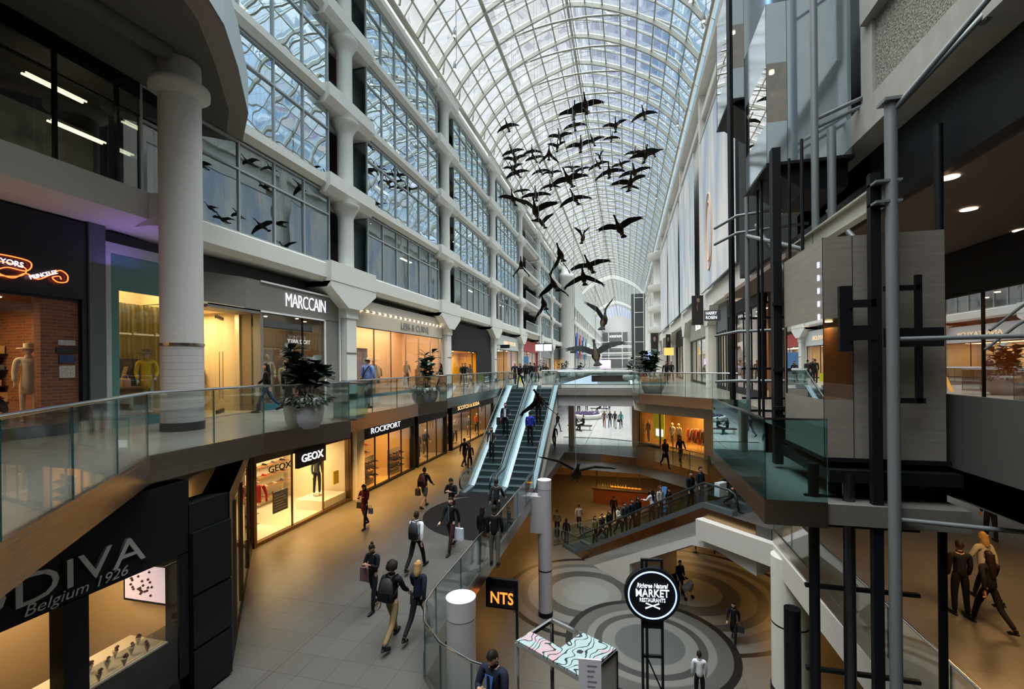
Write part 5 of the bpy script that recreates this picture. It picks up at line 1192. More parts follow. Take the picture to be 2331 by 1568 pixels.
o = text('KENAR CITY', 'window_lettering', 1.25, .15, glowwhite, TM((-12.36, 15.0, 2.25), PI/2)) if False else text('TIO 2 AREY', 'window_lettering', 1.25, .15, mat('soft_letter', (.5, .5, .48), .5, emit=(.8, .8, .78), es=.35), TM((-12.10, 14.9, 2.45), PI/2) @ Matrix.Scale(-1, 4, (1, 0, 0)), label='mirrored white lettering in the boutique window', cat='lettering')
# pink boutique, second bay
s4 = shop('shopfront', 'cream boutique front with a row of warm spotlights above its name', -12.0, 1, 18.45, 28.7, 0, 4.15, 4.62, mat('stone_cream', (.50, .46, .39), .6), wall=mat('peach_wall', (.85, .62, .42), .7), depth=3.0, panes=6, door=2, light=120, lc=(1, .70, .40), plinth=.14, base=teal, frame=steel)
MB().box((.0, -5.0, 3.34), (.02, 5.0, 4.1)).build('sign_panel', mat('sign_stone', (.62, .54, .42), .6), s4)
MB().box((.02, -5.0, 3.30), (.03, 5.0, 3.34)).build('dark_line', black, s4)
wtext('LESS & CURVE', -11.95, 1, 24.6, 3.72, 3.6, .36, mat('grey_letter', (.25, .24, .22), .5), s4)
for j in range(18): 
    y = 18.9+j*.55; d = empty('spotlight', (-11.94, y, 4.12), label='small warm spotlight over the cream boutique name', cat='spotlight', group='spotlights over the cream boutique'); MB().lathe((0, 0, -.04), [(.045, 0), (.05, .05), (.03, .09)], 8).build('lens', glow, d)
MB().box((-12.5, 18.6, .15), (-12.45, 18.85, 2.3)).build('orange_panel', mat('orange_poster', (.75, .22, .03), .6), label='tall orange poster strip at the near edge of the cream boutique window', cat='poster')
MB().box((-12.75, 18.95, .9), (-12.7, 20.6, 2.4)).build('poster', mat('pink_poster', (.75, .55, .52), .7, noise=.25, nscale=3), label='pale pink poster behind the man in the blue shirt', cat='poster')
MB().box((-12.75, 26.0, .3), (-12.7, 27.0, 1.3)).build('poster', mat('orange_poster', (.75, .22, .03), .6), label='square orange poster low behind the smaller fig plant', cat='poster')
mannequin(-12.8, 20.6, .14, 60, 'stand2', 'red', 'nude', 'mannequin in a red top in the cream boutique window'); mannequin(-12.8, 21.3, .14, 60, 'stand', 'white', 'white', 'mannequin in white with a hat in the cream boutique window', hat='white')
clothes_rail(-14.1, 23.2, 0, 1.8, ['cream', 'white', 'nude', 'brown'], 'clothes rail deep inside the cream boutique', 'the rail inside the cream boutique')
# black curtain bay
s5 = shop('shopfront', 'shop hidden by a huge black cloth over a yellow lit doorway', -12.0, 1, 30.2, 40.0, 0, 2.65, 4.6, mat('black_cloth', (.010, .010, .011), .95, noise=.3, nscale=2, aniso=(1, 6, .3)), wall=mat('yellow_wall', (.85, .55, .10), .7), depth=3.0, panes=2, light=90, lc=(1, .66, .2), plinth=0)
MB().box((.02, .6, 0), (.06, 4.9, 2.65)).build('hoarding', mat('black_cloth', (0, 0, 0)), s5)
# farther left shops
far = [(41.6, 51.4, mat('pale_front', (.55, .58, .56), .6), 'ANN TAYLOR', mat('gold_letter', (.75, .55, .3), .4, emit=(1, .75, .45), es=.7), 3.5, 'pale grey shopfront with gilded letters past the black cloth', (1, .62, .3)),
       (53.0, 63.0, mat('red_front', (.42, .035, .03), .5), None, None, 3.6, 'red framed shopfront beneath the open balconies', (1, .7, .45)),
       (64.4, 74.4, mat('grey_front', (.25, .26, .26), .6), None, None, 3.0, 'grey shopfront beyond the hanging white light boxes', (1, .6, .2)),
       (75.8, 85.8, navyblack, None, None, 3.0, 'dark shopfront before the white tower', (1, .6, .2)), (88, 103, mat('grey_front', (0, 0, 0)), None, None, 3.0, 'farthest grey shopfront on the side of the white tower', (1, .6, .25))]
for (a, b_, fm, t, tm_, zg, lab, lc) in far:
    r = shop('shopfront', lab, -12.0, 1, a, b_, 0, zg-.4, 4.55, fm, wall=warmwall, depth=2.6, panes=3, light=70, lc=lc, plinth=.1)
    if t: wtext(t, -11.96, 1, (a+b_)/2+.5, zg+.30, 5.2, .40, tm_, r)
MB().box((-12.2, 53.6, .3), (-12.05, 57, 2.6)).build('blue_banner', mat('sky_blue', (.03, .15, .35), .5), label='blue poster inside the red framed shopfront', cat='poster')
lb = empty('hanging_lightbox', (-9.4, 52, 3.15), label='pair of glowing white directory boxes hanging over the left walkway', cat='light box')
for x in (-.75, .25): MB().box((x, -.12, 0), (x+.85, .12, .75)).build('light_box', glowwhite, lb)
MB().box((-.7, -.05, .75), (1.1, .05, .85)).tube([(0, 0, .8), (0, 0, 2.2)], .03, 6).build('bracket', blackmetal, lb)
for i, (x, y, z, lab) in enumerate(((-10.9, 41, 3.1, 'small black overhanging sign by the pale grey shopfront'), (-7.8, 70, 3.3, 'black overhanging sign near the hanging clock'))):
    r = empty('blade_sign', (x, y, z), label=lab, cat='sign'); MB().box((-.45, -.05, 0), (.45, .05, .32)).build('panel', navyblack, r); MB().tube([(-.45, 0, .3), (-1.0, 0, .3)], .02, 5).build('arm', blackmetal, r)
# banners far left (blue, red)
for i, (y, c, lab) in enumerate(((108, (.02, .06, .42), 'tall royal blue banner on the far left facade'), (116, (.35, .03, .02), 'tall red banner on the far left facade'), (124, (.03, .10, .40), 'second blue banner on the far left facade'), (134, (.10, .20, .30), 'grey blue banner on the far left facade'))):
    r = empty('flag_banner', (-11.1, y, 3.0), label=lab, cat='banner'); MB().box((-.02, -1.6, 0), (.02, 1.6, 6)).build('fabric', mat('flag%d' % i, c, .7), r); MB().tube([(0, -1.7, 6.05), (0, 1.7, 6.05)], .05, 5).build('bar', steel, r)
# ------------------------------------------------------------------ lower left shops
bronze = mat('bronze_frame', (.16, .10, .05), .3, .8)
g1 = shop('shopfront', 'brightly lit shoe shop with black GEOX sign box over the door', -11.84, 1, 12.38, 17.9, Z1, -1.65, -1.15, bronze, wall=mat('geox_wall', (.80, .68, .48), .6), depth=3.6, panes=3, door=1, light=105, lc=(1, .72, .36), frame=bronze, plinth=.12, base=bronze, floor_=mat('geox_floor', (.66, .58, .44), .3))
sb = empty('sign_box', (-11.72, 15.12, -2.02), label='black sign box with white GEOX letters', cat='sign'); MB().box((-.14, -.80, -.24), (.0, .80, .42)).build('box', black, sb); text('GEOX', 'lettering', 1.25, .30, glowwhite, TM((.012, 0, .09), PI/2), sb, bold=.02)
text('GEOX', 'window_lettering', 1.05, .22, black, TM((-11.70, 13.4, -1.98), PI/2), label='black GEOX letters on the shoe shop window', cat='lettering')
def shoe_geo(c):
    k = ('shoe1', c)
    if k not in _pc:
        g = MB(); g.tube([(0, .13, .045), (0, .10, .05), (0, .02, .045), (0, -.08, .03), (0, -.14, .02)], [.02, .038, .040, .036, .018], 8, rz=.9); g.box((-.035, -.13, 0), (.035, .12, .015)); _pc[k] = g.mesh('shoe', mat('shoe_'+c, COLR2[c], .5))
    return _pc[k]
def shelf_rack(x, y, z, w, zs, label, goods, grp, deg=0, cols=('black', 'brown', 'cream', 'grey', 'red'), per=7, fm=None):
    r = empty('shelf_rack', (x, y, z), R_(deg), label=label, cat='shelves'); fm = fm or wood
    MB().box((-.02, -w/2, 0), (.0, w/2, zs[-1]+.35)).build('back_panel', cream, r)
    for zz in zs:
        MB().box((0, -w/2, zz), (.32, w/2, zz+.03)).build('shelf', fm, r)
        for j in range(per):
            t = -w/2+(j+.5)*w/per; a = R_(deg); px_ = x+.17*math.cos(a)-t*math.sin(a); py_ = y+.17*math.sin(a)+t*math.cos(a)
            place('shoe', shoe_geo(random.choice(cols)), (px_, py_, z+zz+.03), R_(deg+90+random.uniform(-15, 15)), label=goods, cat='shoe', group=grp)
shelf_rack(-15.2, 15.0, Z1+.03, 5.2, (.35, .8, 1.25, 1.7, 2.15), 'wooden wall shelves full of shoes at the back of the lit shoe shop', 'shoe displayed on the back wall shelves of the lit shoe shop', 'shoes on the back wall shelves', per=10)
shelf_rack(-13.0, 13.0, Z1+.12, 1.0, (.25, .62), 'low glass shelves with dark shoes in the shoe shop window', 'dark shoe on the low window shelf under the red jacket', 'shoes on the low window shelves', per=3, cols=('black', 'brown'), fm=shopglass)
shelf_rack(-14.2, 14.3, Z1+.03, 1.2, (.5, .95, 1.4), 'free standing shoe shelf in the middle of the shoe shop', 'shoe on the free standing shelf behind the shop door', 'shoes on the free standing shelf', per=4)
rj = empty('hanging_jacket', (-12.5, 13.25, Z1+1.85), R_(60), label='bright red jacket hanging in the shoe shop window', cat='jacket')
g = MB(); g.tube([(0, 0, 0), (0, 0, -.04), (0, 0, -.25), (0, 0, -.6)], [.05, .2, .2, .22], 12, rz=.4)
for s in (-1, 1): g.tube([(.16*s, 0, -.06), (.26*s, 0, -.35), (.28*s, 0, -.66)], [.08, .065, .05], 8, rz=.7)
g.build('fabric', mat('scarlet', (.70, .03, .015), .7), rj); MB().tube([(0, 0, 0), (0, 0, .08)], .006, 4).build('hanger', chrome, rj)
clothes_rail(-13.4, 12.9, Z1+.1, 1.0, ['black', 'yellow', 'grey'], 'high clothes rail at the near end of the shoe shop', 'the high rail in the shoe shop', h=2.3)
mannequin(-12.9, 16.9, Z1+.45, 60, 'stand', 'denim', 'black', 'mannequin in a dark jacket on the white window plinth of the shoe shop')
wp = mat('white_plinth', (.8, .76, .66), .4)
MB().box((-13.4, 16.2, Z1+.03), (-12.05, 17.7, Z1+.42)).build('window_plinth', wp, label='white raised display plinth under the dark mannequin in the shoe shop', cat='plinth')
MB().box((-13.4, 12.5, Z1+.03), (-12.05, 14.1, Z1+.12)).build('window_plinth', wp, label='low white plinth under the red jacket in the shoe shop window', cat='plinth')
nb = empty('notice_board', (-12.15, 13.95, Z1+.75), label='dark grey notice board with lines of text in the shoe shop window', cat='notice board'); MB().box((0, -.42, 0), (.03, .30, .75)).build('board', mat('slate', (.07, .07, .07), .6), nb)
MB().add([], []) if False else [MB().box((.031, -.36, .1+.1*i), (.034, .24-.08*(i % 3), .12+.1*i)).build('printed_line', mat('pale_print', (0, 0, 0)), nb) for i in range(6)]
MB().box((-12.2, 17.0, Z1+.9), (-12.15, 17.35, Z1+1.45)).build('yellow_poster', mat('yellow_card', (.75, .55, .02), .5), label='small yellow poster low in the far window of the shoe shop', cat='poster')
g2 = shop('shopfront', 'dark fronted shoe shop with white ROCKPORT letters', -11.84, 1, 18.5, 24.1, Z1, -1.9, -1.15, black, wall=mat('rock_wall', (.62, .42, .18), .6), depth=3.6, panes=4, door=1, light=60, lc=WARM, plinth=.1, floor_=mat('amber_floor', (.55, .38, .16), .3))
wtext('ROCKPORT', -11.82, 1, 20.9, -1.60, 2.9, .28, glowwhite, g2)
shelf_rack(-14.0, 21.3, Z1+.03, 2.2, (.4, .8, 1.2, 1.6, 2.0), 'wooden shoe shelves on the back wall of the dark fronted shop', 'shoe on the back shelves of the dark fronted shop', 'shoes on the dark fronted shop shelves', per=5)
shelf_rack(-13.2, 19.4, Z1+.03, 1.2, (.4, .8, 1.2, 1.6), 'tall shoe shelf near the window of the dark fronted shop', 'shoe on the tall window shelf of the dark fronted shop', 'shoes on the tall window shelf', per=3)
g3 = shop('shopfront', 'black framed clothes shop between the two dark shoe displays', -11.84, 1, 24.5, 28.9, Z1, -1.9, -1.15, black, wall=mat('dim_wall', (.22, .15, .08), .7), depth=3, panes=3, light=40, lc=WARM, plinth=.1)
mannequin(-12.7, 26.2, Z1+.1, 60, 'stand', 'grey', 'black', 'mannequin in grey in the black framed lower shop'); mannequin(-12.7, 27.4, Z1+.1, 60, 'stand2', 'black', 'denim', 'mannequin in black in the black framed lower shop')
g4 = shop('shopfront', 'dark clothes shop with gold SCOTCH letters near the escalator', -11.84, 1, 29.9, 40.2, Z1, -1.9, -1.15, black, wall=mat('dim_wall', (0, 0, 0)), depth=3, panes=5, door=2, light=80, lc=WARM, plinth=.1)
wtext('SCOTCH & SODA', -11.82, 1, 33.5, -1.6, 5.0, .28, mat('gold_glow', (.9, .6, .3), .4, emit=(1, .62, .25), es=1.2), g4)
clothes_rail(-13.6, 33.5, Z1+.03, 3.0, ['orange', 'brown', 'cream', 'denim'], 'clothes rail in the dark shop with gold letters', 'the rail in the gold lettered shop')
MB().box((-11.95, 17.9, Z1), (-11.6, 18.5, -1.2)).build('pilaster', plaster, label='pale pilaster between the two lower shoe shops', cat='pilaster')
for (x, y, w, lab, gl, gr, cc) in ((-12.7, 20.6, 1.0, 'low display table with shoes just inside the dark fronted shop door', 'shoe on the low table inside the dark fronted shop', 'shoes on the low table', ('brown', 'black', 'cream')), (-12.6, 23.0, 1.4, 'low display steps with boots in the dark fronted shop window', 'boot or shoe on the display steps of the dark fronted shop', 'shoes on the display steps', ('black', 'brown'))):
    shelf_rack(x, y, Z1+.05, w, (.3, .65, 1.0), lab, gl, gr, per=4, cols=cc)
for i, (y, jc, lg) in enumerate(((31.2, 'brown', 'denim'), (32.4, 'cream', 'black'), (35.5, 'denim', 'brown'), (37.6, 'orange', 'black'))):
    mannequin(-12.6, y, Z1+.1, 60, ('stand', 'stand2')[i % 2], jc, lg, '%s mannequin in the window of the gold lettered dark shop' % ['first', 'second', 'third', 'fourth'][i])
for i, (y, jc, lg) in enumerate(((24.9, 'nude', 'brown'), (26.6, 'cream', 'white'), (27.6, 'orange', 'nude'))):
    mannequin(-12.75, y, .14, 60, ('stand2', 'stand')[i % 2], jc, lg, '%s mannequin in the far half of the cream boutique window' % ['first', 'second', 'third'][i])
clothes_rail(-13.6, 21.6, 0, 2.0, ['orange', 'cream', 'brown', 'red'], 'clothes rail near the pink poster in the cream boutique', 'the rail near the pink poster')
d_ = bpy.data.lights.new('violet_glow', 'AREA'); d_.energy = 5; d_.color = (.35, .15, 1); d_.size = 1.0
o_ = bpy.data.objects.new('violet_glow', d_); COL.objects.link(o_); o_.location = (-11.7, 8.6, 4.0); o_.rotation_euler = (PI, 0, 0)
# light under the gallery
for y, pw in ((13.2, 90), (16, 130), (19.5, 130), (23, 130), (27, 120), (31, 110), (35, 110), (39, 100)): area('soffit_light', (-10.7, y, -.98), .6, pw*1.5, (1, .50, .12), spread=1.7)
for i, y in enumerate((13.2, 15.8, 18.4, 21, 24.4, 28, 32, 36)):
    r = empty('ceiling_spot', (-10.95, y, -1.0), label='small warm downlight in the band over the lower shops', cat='downlight', group='downlights over the lower shops'); MB().lathe((0, 0, -.02), [(.05, 0), (.05, .02)], 10).build('lens', glow, r)
# oblique display wall and chocolate shop
mb = MB(); P_ = [(-11.84, 12.3), (-7.5, 7.25), (-7.9, 7.0), (-12.3, 11.9)]
mb.prism(P_, -1.3, -.95); mb.prism([(-7.5, 7.25), (-8.05, 7.89), (-8.3, 7.7), (-7.8, 7.0)], Z1, -.95); mb.prism(P_, Z1, Z1+.35)
struct('wall_oblique', mb, [black], 'black oblique wall beside the chocolate shop', 'wall')
def q(t, off=0, z=0): d = Vector((-4.34, 5.05, 0)).normalized(); n_ = Vector((d.y, -d.x, 0)); p = Vector((-7.5, 7.25, 0))+d*t-n_*0+Vector((d.y, -d.x, 0))*off; return (p.x, p.y, z)
ow = empty('display_window', (0, 0, 0), label='slanted shop window full of shoes beside the black panels', cat='shop window')
for (a, b_, nm, mt, o1, o2, z0_, z1_) in ((.75, 6.6, 'glass', shopglass, 0, .01, Z1+.35, -1.3),):
    MB().add([q(a, 0, z0_), q(b_, 0, z0_), q(b_, 0, z1_), q(a, 0, z1_)], [(0, 1, 2, 3)]).build(nm, mt, ow)
fr = MB()
for t in (.75, 2.4, 4.4, 6.4): fr.tube([q(t, .02, Z1+.3), q(t, .02, -1.3)], .04, 4, sm=False)
fr.build('frame', bronze, ow)
MB().add([q(.75, -1.6, Z1), q(6.6, -1.0, Z1), q(6.6, -1.0, -1.3), q(.75, -1.6, -1.3)], [(0, 1, 2, 3)]).build('back_panel', mat('oblique_back', (.55, .42, .25), .7), ow)
area('window_light', q(3.4, -.7, -1.4), .8, 14, WARM)
for k in range(3):
    p0 = q(.02, .02, 0); 
pn = MB(); pn.box((-7.95, 6.38, Z1), (-7.5, 7.2, -.95))
for (z0_, z1_) in ((Z1+.05, -3.55), (-3.5, -2.6), (-2.55, -1.45)):
    pn.box((-7.48, 6.42, z0_), (-7.44, 7.22, z1_))
pn.build('black_panel', blackmetal, label='stack of glossy black panels at the corner of the chocolate shop', cat='panel')
gd = empty('shopfront', (-7.5, 3.5, Z1), label='black chocolate shop front with silver GODIVA letters', cat='shopfront')
MB().box((-.3, -4, 2.68), (.0, 2.9, 3.95)).build('fascia', black, gd); MB().box((-.3, 2.7, 0), (0, 2.9, 2.7)).box((-.28, 1.05, 0), (0, 1.35, 2.7)).box((-.3, -4, 0), (0, 2.9, .55)).build('frame', black, gd)
MB().box((-2.6, -4, 0), (-2.5, 3.2, 2.75)).box((-2.6, 2.9, 0), (-.3, 3.0, 2.75)).box((-2.6, -4, 2.72), (-.3, 3, 2.8)).build('interior', mat('choc_wall', (.62, .48, .30), .6), gd)
area('godiva_light', (-8.9, 5.2, -1.85), 1.2, 34, (1, .68, .34)); area('godiva_light', (-8.9, 2.6, -1.85), 1.0, 14, (1, .68, .34))
MB().add([(-.02, 1.35, .55), (-.02, 2.7, .55), (-.02, 2.7, 2.7), (-.02, 1.35, 2.7)], [(0, 1, 2, 3)]).build('glass', shopglass, gd)
silver = mat('silver_letter', (.62, .66, .68), .28, .9)
text('GODIVA', 'lettering', 2.75, .40, silver, TM((.02, .74, 3.10), PI/2), gd, ext=.03)
text('Belgium 1926', 'lettering', 1.25, .19, silver, TM((.02, 1.24, 2.80), PI/2), gd, shear=.25)
text('GODIVA', 'lettering', 1.5, .2, mat('dim_silver', (.16, .17, .17), .5), TM((.02, 1.6, .28), PI/2), gd)
tv = empty('screen', (-8.32, 6.28, -2.33), R_(0), label='framed screen showing chocolates on the chocolate shop wall', cat='screen')
MB().box((-.50, -.03, -.36), (.50, .03, .34)).build('bezel', black, tv)
scr = mat('screen_lit', (.6, .5, .55), .4, emit=(.62, .52, .60), es=.75)
MB().box((-.46, -.035, -.32), (.46, -.031, .30)).build('picture', scr, tv)
g = MB()
for i in range(26):
    a, b_ = random.uniform(-.34, .2), random.uniform(-.22, .26)
    if b_ > .1 or a+b_*1 < .25: g.tube([(a, -.037, b_), (a, -.036, b_)], .0, 3) if False else g.lathe((a, -.04, b_), [(.0, -.028), (.028, 0), (.0, .028)], 8)
g.build('chocolates', mat('choc', (.08, .03, .02), .4), tv)
ct = empty('display_counter', (-8.1, 5.4, Z1+1.15), label='glass topped counter with chocolates in the shop window', cat='counter')
MB().box((-.5, -1.3, -.6), (.35, .8, 0)).build('counter_body', black, ct); MB().box((-.5, -1.3, 0), (.35, .8, .03)).build('counter_top', cream, ct); MB().box((.3, -1.3, .03), (.31, .8, .3)).build('sneeze_glass', shopglass, ct)
for i in range(16):
    y = 4.2+i*.12; x = -8.15+.18*(i % 3); c = empty('chocolate_cone', (x, y, Z1+1.18), label='cone of chocolate dipped fruit on the shop counter', cat='chocolate cone', group='cones on the chocolate shop counter')
    MB().lathe((0, 0, 0), [(.005, 0), (.045, .13)], 8).build('cone', mat('cone_paper', (.5, .42, .3), .6), c)
    g = MB(); [g.ball((random.uniform(-.03, .03), random.uniform(-.03, .03), .14+.02*k), .025, 7, 5) for k in range(3)]; g.build('fruit', mat('berry', (.10, .03, .02), .4), c)
cm_ = empty('coffee_machine', (-9.4, 3.6, Z1+.0), label='dark coffee machine on a stand inside the chocolate shop', cat='coffee machine')
MB().box((-.3, -.4, 0), (.3, .4, 1.0)).build('stand', darkwood, cm_); MB().box((-.25, -.3, 1.0), (.25, .3, 1.45)).box((-.28, -.35, 1.45), (.3, .35, 1.52)).build('machine_body', blackmetal, cm_); MB().box((.251, -.08, 1.25), (.255, .0, 1.3)).build('display', mat('blue_led', (.1, .1, 1), .4, emit=(.1, .15, 1), es=3), cm_)
# ------------------------------------------------------------------ right side shops, upper gallery
rs = [(20.6, 26.4, black, mat('peach_dark', (.30, .17, .09), .6), 'black framed menswear shop front behind the lifts', 'near', 40),
      (26.6, 29.6, mat('glassy_front', (.12, .15, .16), .4), mat('rosen_wall', (.6, .5, .35), .6), 'glass corner shop beside the square pilaster', None, 40),
      (30.6, 41.0, mat('slat_front', (.22, .24, .22), .5), mat('rosen_wall', (0, 0, 0)), 'shopfront with pale vertical slats over dark windows', None, 45),
      (42.0, 52.4, black, mat('peach_dark', (0, 0, 0)), 'black columned shopfront past the slatted one', None, 40), (53.6, 64, navyblack, mat('peach_dark', (0, 0, 0)), 'dark shopfront under the narrow banner', None, 35), (65, 100, mat('grey_front', (0, 0, 0)), warmwall, 'long far shopfront on the lift side', None, 120)]
for (a, b_, fm, wm, lab, t, li) in rs:
    r = shop('shopfront', lab, XR+.3, -1, a, b_, 0, 3.3 if t != 'near' else 3.9, 4.8 if t != 'near' else 4.5, fm, wall=wm, depth=3, panes=4, light=li, lc=SOFT, plinth=.3 if t == 'near' else .15, glass_=shopglass)
    if 30 < a < 31:
        g = MB(); [g.box((-.06, -5.2+.42*i, 3.35), (-.01, -5.2+.42*i+.14, 4.7)) for i in range(25)]; g.build('slats', mat('slat', (.45, .46, .40), .5), r); text('BOSS', 'lettering', 2.2, .42, glowwhite, TM((-.09, 0.2, 4.2), FACE_NX), r)
mannequin(5.9, 22.6, .05, -90, 'stand', 'brown', 'black', 'dark mannequin in the menswear window behind the lifts'); mannequin(6.0, 34.5, .15, -90, 'stand', 'yellow', 'white', 'mannequin in yellow in the slatted shop window'); mannequin(6.0, 38.6, .15, -90, 'stand2', 'white', 'denim', 'mannequin in white in the slatted shop window')
lp = empty('leaning_panel', (5.2, 20.9, .3), label='glowing amber panel leaning in the menswear window', cat='panel'); MB().add([(-.25, -.1, 0), (-.25, .15, 0), (-.05, .75, 1.35), (-.05, .5, 1.35)], [(0, 1, 2, 3)]).build('panel', mat('amber_glow', (1, .6, .15), .5, emit=(1, .5, .1), es=.9), lp)
hb = empty('blade_banner', (4.4, 30.6, 4.0), label='black vertical banner with a figure at the first pilaster past the lifts', cat='banner'); MB().box((-.33, -.04, -.1), (.35, .04, 1.75)).build('panel', mat('black_print', (.015, .012, .010), .5), hb)
MB().ball((.05, -.05, 1.45), (.10, .015, .13)).tube([(.02, -.05, 1.3), (-.02, -.05, 1.0), (.0, -.05, .8)], [.04, .10, .08], 8, rz=.2).build('printed_figure', mat('figure_print', (.28, .17, .12), .7), hb)
hr = empty('hanging_sign', (4.65, 27.0, 3.82), label='glass sign box reading HARRY ROSEN between pilaster and menswear shop', cat='sign'); MB().box((-.42, -.05, 0), (.42, .05, .58)).build('box', mat('smoke', (.10, .11, .12), .3), hr)
text('HARRY', 'lettering', .56, .17, glowwhite, TM((-.06, -.07, .42)), hr); text('ROSEN', 'lettering', .56, .17, glowwhite, TM((-.06, -.07, .18)), hr)
for i, (x, y, z, w, h_, c, lab) in enumerate(((4.5, 52, 2.6, .5, 2.1, (.015, .015, .02), 'black banner with a portrait far along the lift side'), (3.9, 66, 2.8, 1.0, 3.0, (.03, .025, .03), 'black poster banner beside the white stair tower'))):
    r = empty('blade_banner', (x, y, z), label=lab, cat='banner'); MB().box((-w/2, -.04, 0), (w/2, .04, h_)).build('panel', mat('black_print', c, .5), r); MB().ball((0, -.06, h_*.72), (w*.18, .02, h_*.12)).build('printed_figure', mat('figure_print', (0, 0, 0)), r)
ys_ = empty('lit_sign', (4.2, 48, 2.35), label='small glowing yellow sign far along the lift side', cat='sign'); MB().box((-.45, -.06, 0), (.45, .06, .75)).build('box', mat('amber_glow', (0, 0, 0)), ys_)
# lit clothes shop on the middle level (diagonal front)
cd = Vector((4.75-.83, 30.2-35.2, 0)); ang = math.atan2(cd.y, cd.x)
cs = empty('shopfront', (.83, 35.2, Z1), ang, label='amber lit clothes shop with yellow and black window under the far gallery', cat='shopfront'); Lc = cd.length
MB().box((-.1, 0, 2.75), (Lc+2.5, .3, 4.0)).build('fascia', plaster, cs); MB().box((-.2, 0, 0), (.0, .3, 2.8)).build('pier', plaster, cs); MB().box((Lc-.1, -.05, 0), (Lc+1.6, .4, 2.8)).build('pier', plaster, cs)
MB().box((0, 3.2, 0), (Lc, 3.3, 2.8)).box((0, .3, 2.72), (Lc, 3.3, 2.8)).box((0, .3, 0), (.05, 3.3, 2.8)).box((0, .1, 0), (Lc, 3.3, .03)).build('interior', mat('amber_wall', (.52, .32, .12), .7), cs)
MB().box((.05, .06, 0), (.12, .12, 2.75)).box((2.2, .06, 0), (2.3, .14, 2.75)).box((0, .05, 2.62), (2.3, .12, 2.75)).box((0, .05, 0), (2.3, .14, .15)).build('frame', darkwood, cs)
MB().add([(.1, .08, .1), (2.2, .08, .1), (2.2, .08, 2.65), (.1, .08, 2.65)], [(0, 1, 2, 3)]).build('glass', shopglass, cs)
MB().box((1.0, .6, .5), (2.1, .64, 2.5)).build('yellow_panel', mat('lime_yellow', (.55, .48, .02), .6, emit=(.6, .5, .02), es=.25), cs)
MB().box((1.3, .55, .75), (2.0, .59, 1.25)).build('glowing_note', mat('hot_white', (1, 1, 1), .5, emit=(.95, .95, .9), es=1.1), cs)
def cl(a, b_, z=0.): v = Vector((a, b_, 0)); v = Matrix.Rotation(ang, 3, 'Z') @ v; return (cs.location.x+v.x, cs.location.y+v.y, Z1+z)
for (a, b_, jc, lg, ps, lab) in ((.5, .6, 'nude', 'nude', 'stand', 'pale nude mannequin at the left end of the amber clothes shop'), (2.7, .8, 'white', 'nude', 'stand2', 'mannequin in white beside the amber shop entrance'), (3.2, .9, 'cream', 'brown', 'stand', 'second mannequin beside the amber shop entrance')):
    x, y, z = cl(a, b_, .08); mannequin(x, y, z, math.degrees(ang), ps, jc, lg, lab, headc=(.66, .5, .34))
for i, (a, b_) in enumerate(((3.9, 1.6), (5.0, 1.4), (5.0, 2.7))):
    x, y, z = cl(a, b_); clothes_rail(x, y, z, 1.2, ['orange', 'brown', 'red', 'cream', 'denim'], '%s clothes rail inside the amber clothes shop' % ['near', 'middle', 'rear'][i], 'the %s rail in the amber clothes shop' % ['near', 'middle', 'rear'][i], deg=math.degrees(ang))
area('clothes_light', cl(3.4, 1.6, 2.6), 2.4, 150, (1, .60, .20), sy=2.0)
area('deck_light', (3.0, 27.4, -1.0), 1.2, 26, (1, .6, .25))
# ------------------------------------------------------------------ amber light of the lowest floor
for (x, y, p) in ((0, 33, 130), (-6, 31, 120), (4, 36, 90), (-2, 40, 120), (8, 27, 100), (-7.5, 24, 60), (7.5, 21, 50)): area('lower_light', (x, y, Z1-1.25), 1.6, p*1.0, (1, .52, .14))
for (x, y, p) in ((7.5, 11, 170), (9.5, 15, 170)): area('mid_light', (x, y, -.7), 1.0, p, (1, .55, .2))
struct('wall_lower_back', MB().box((-12, 46, Z0), (14, 46.2, Z1-1.1)).box((-9.2, 12, Z0), (-9, 46, Z1-.9)).box((11, 8, Z0), (11.2, 46, Z1-1)), mat('lower_wall', (.35, .24, .13), .7), 'warm brown walls around the lowest floor', 'wall')
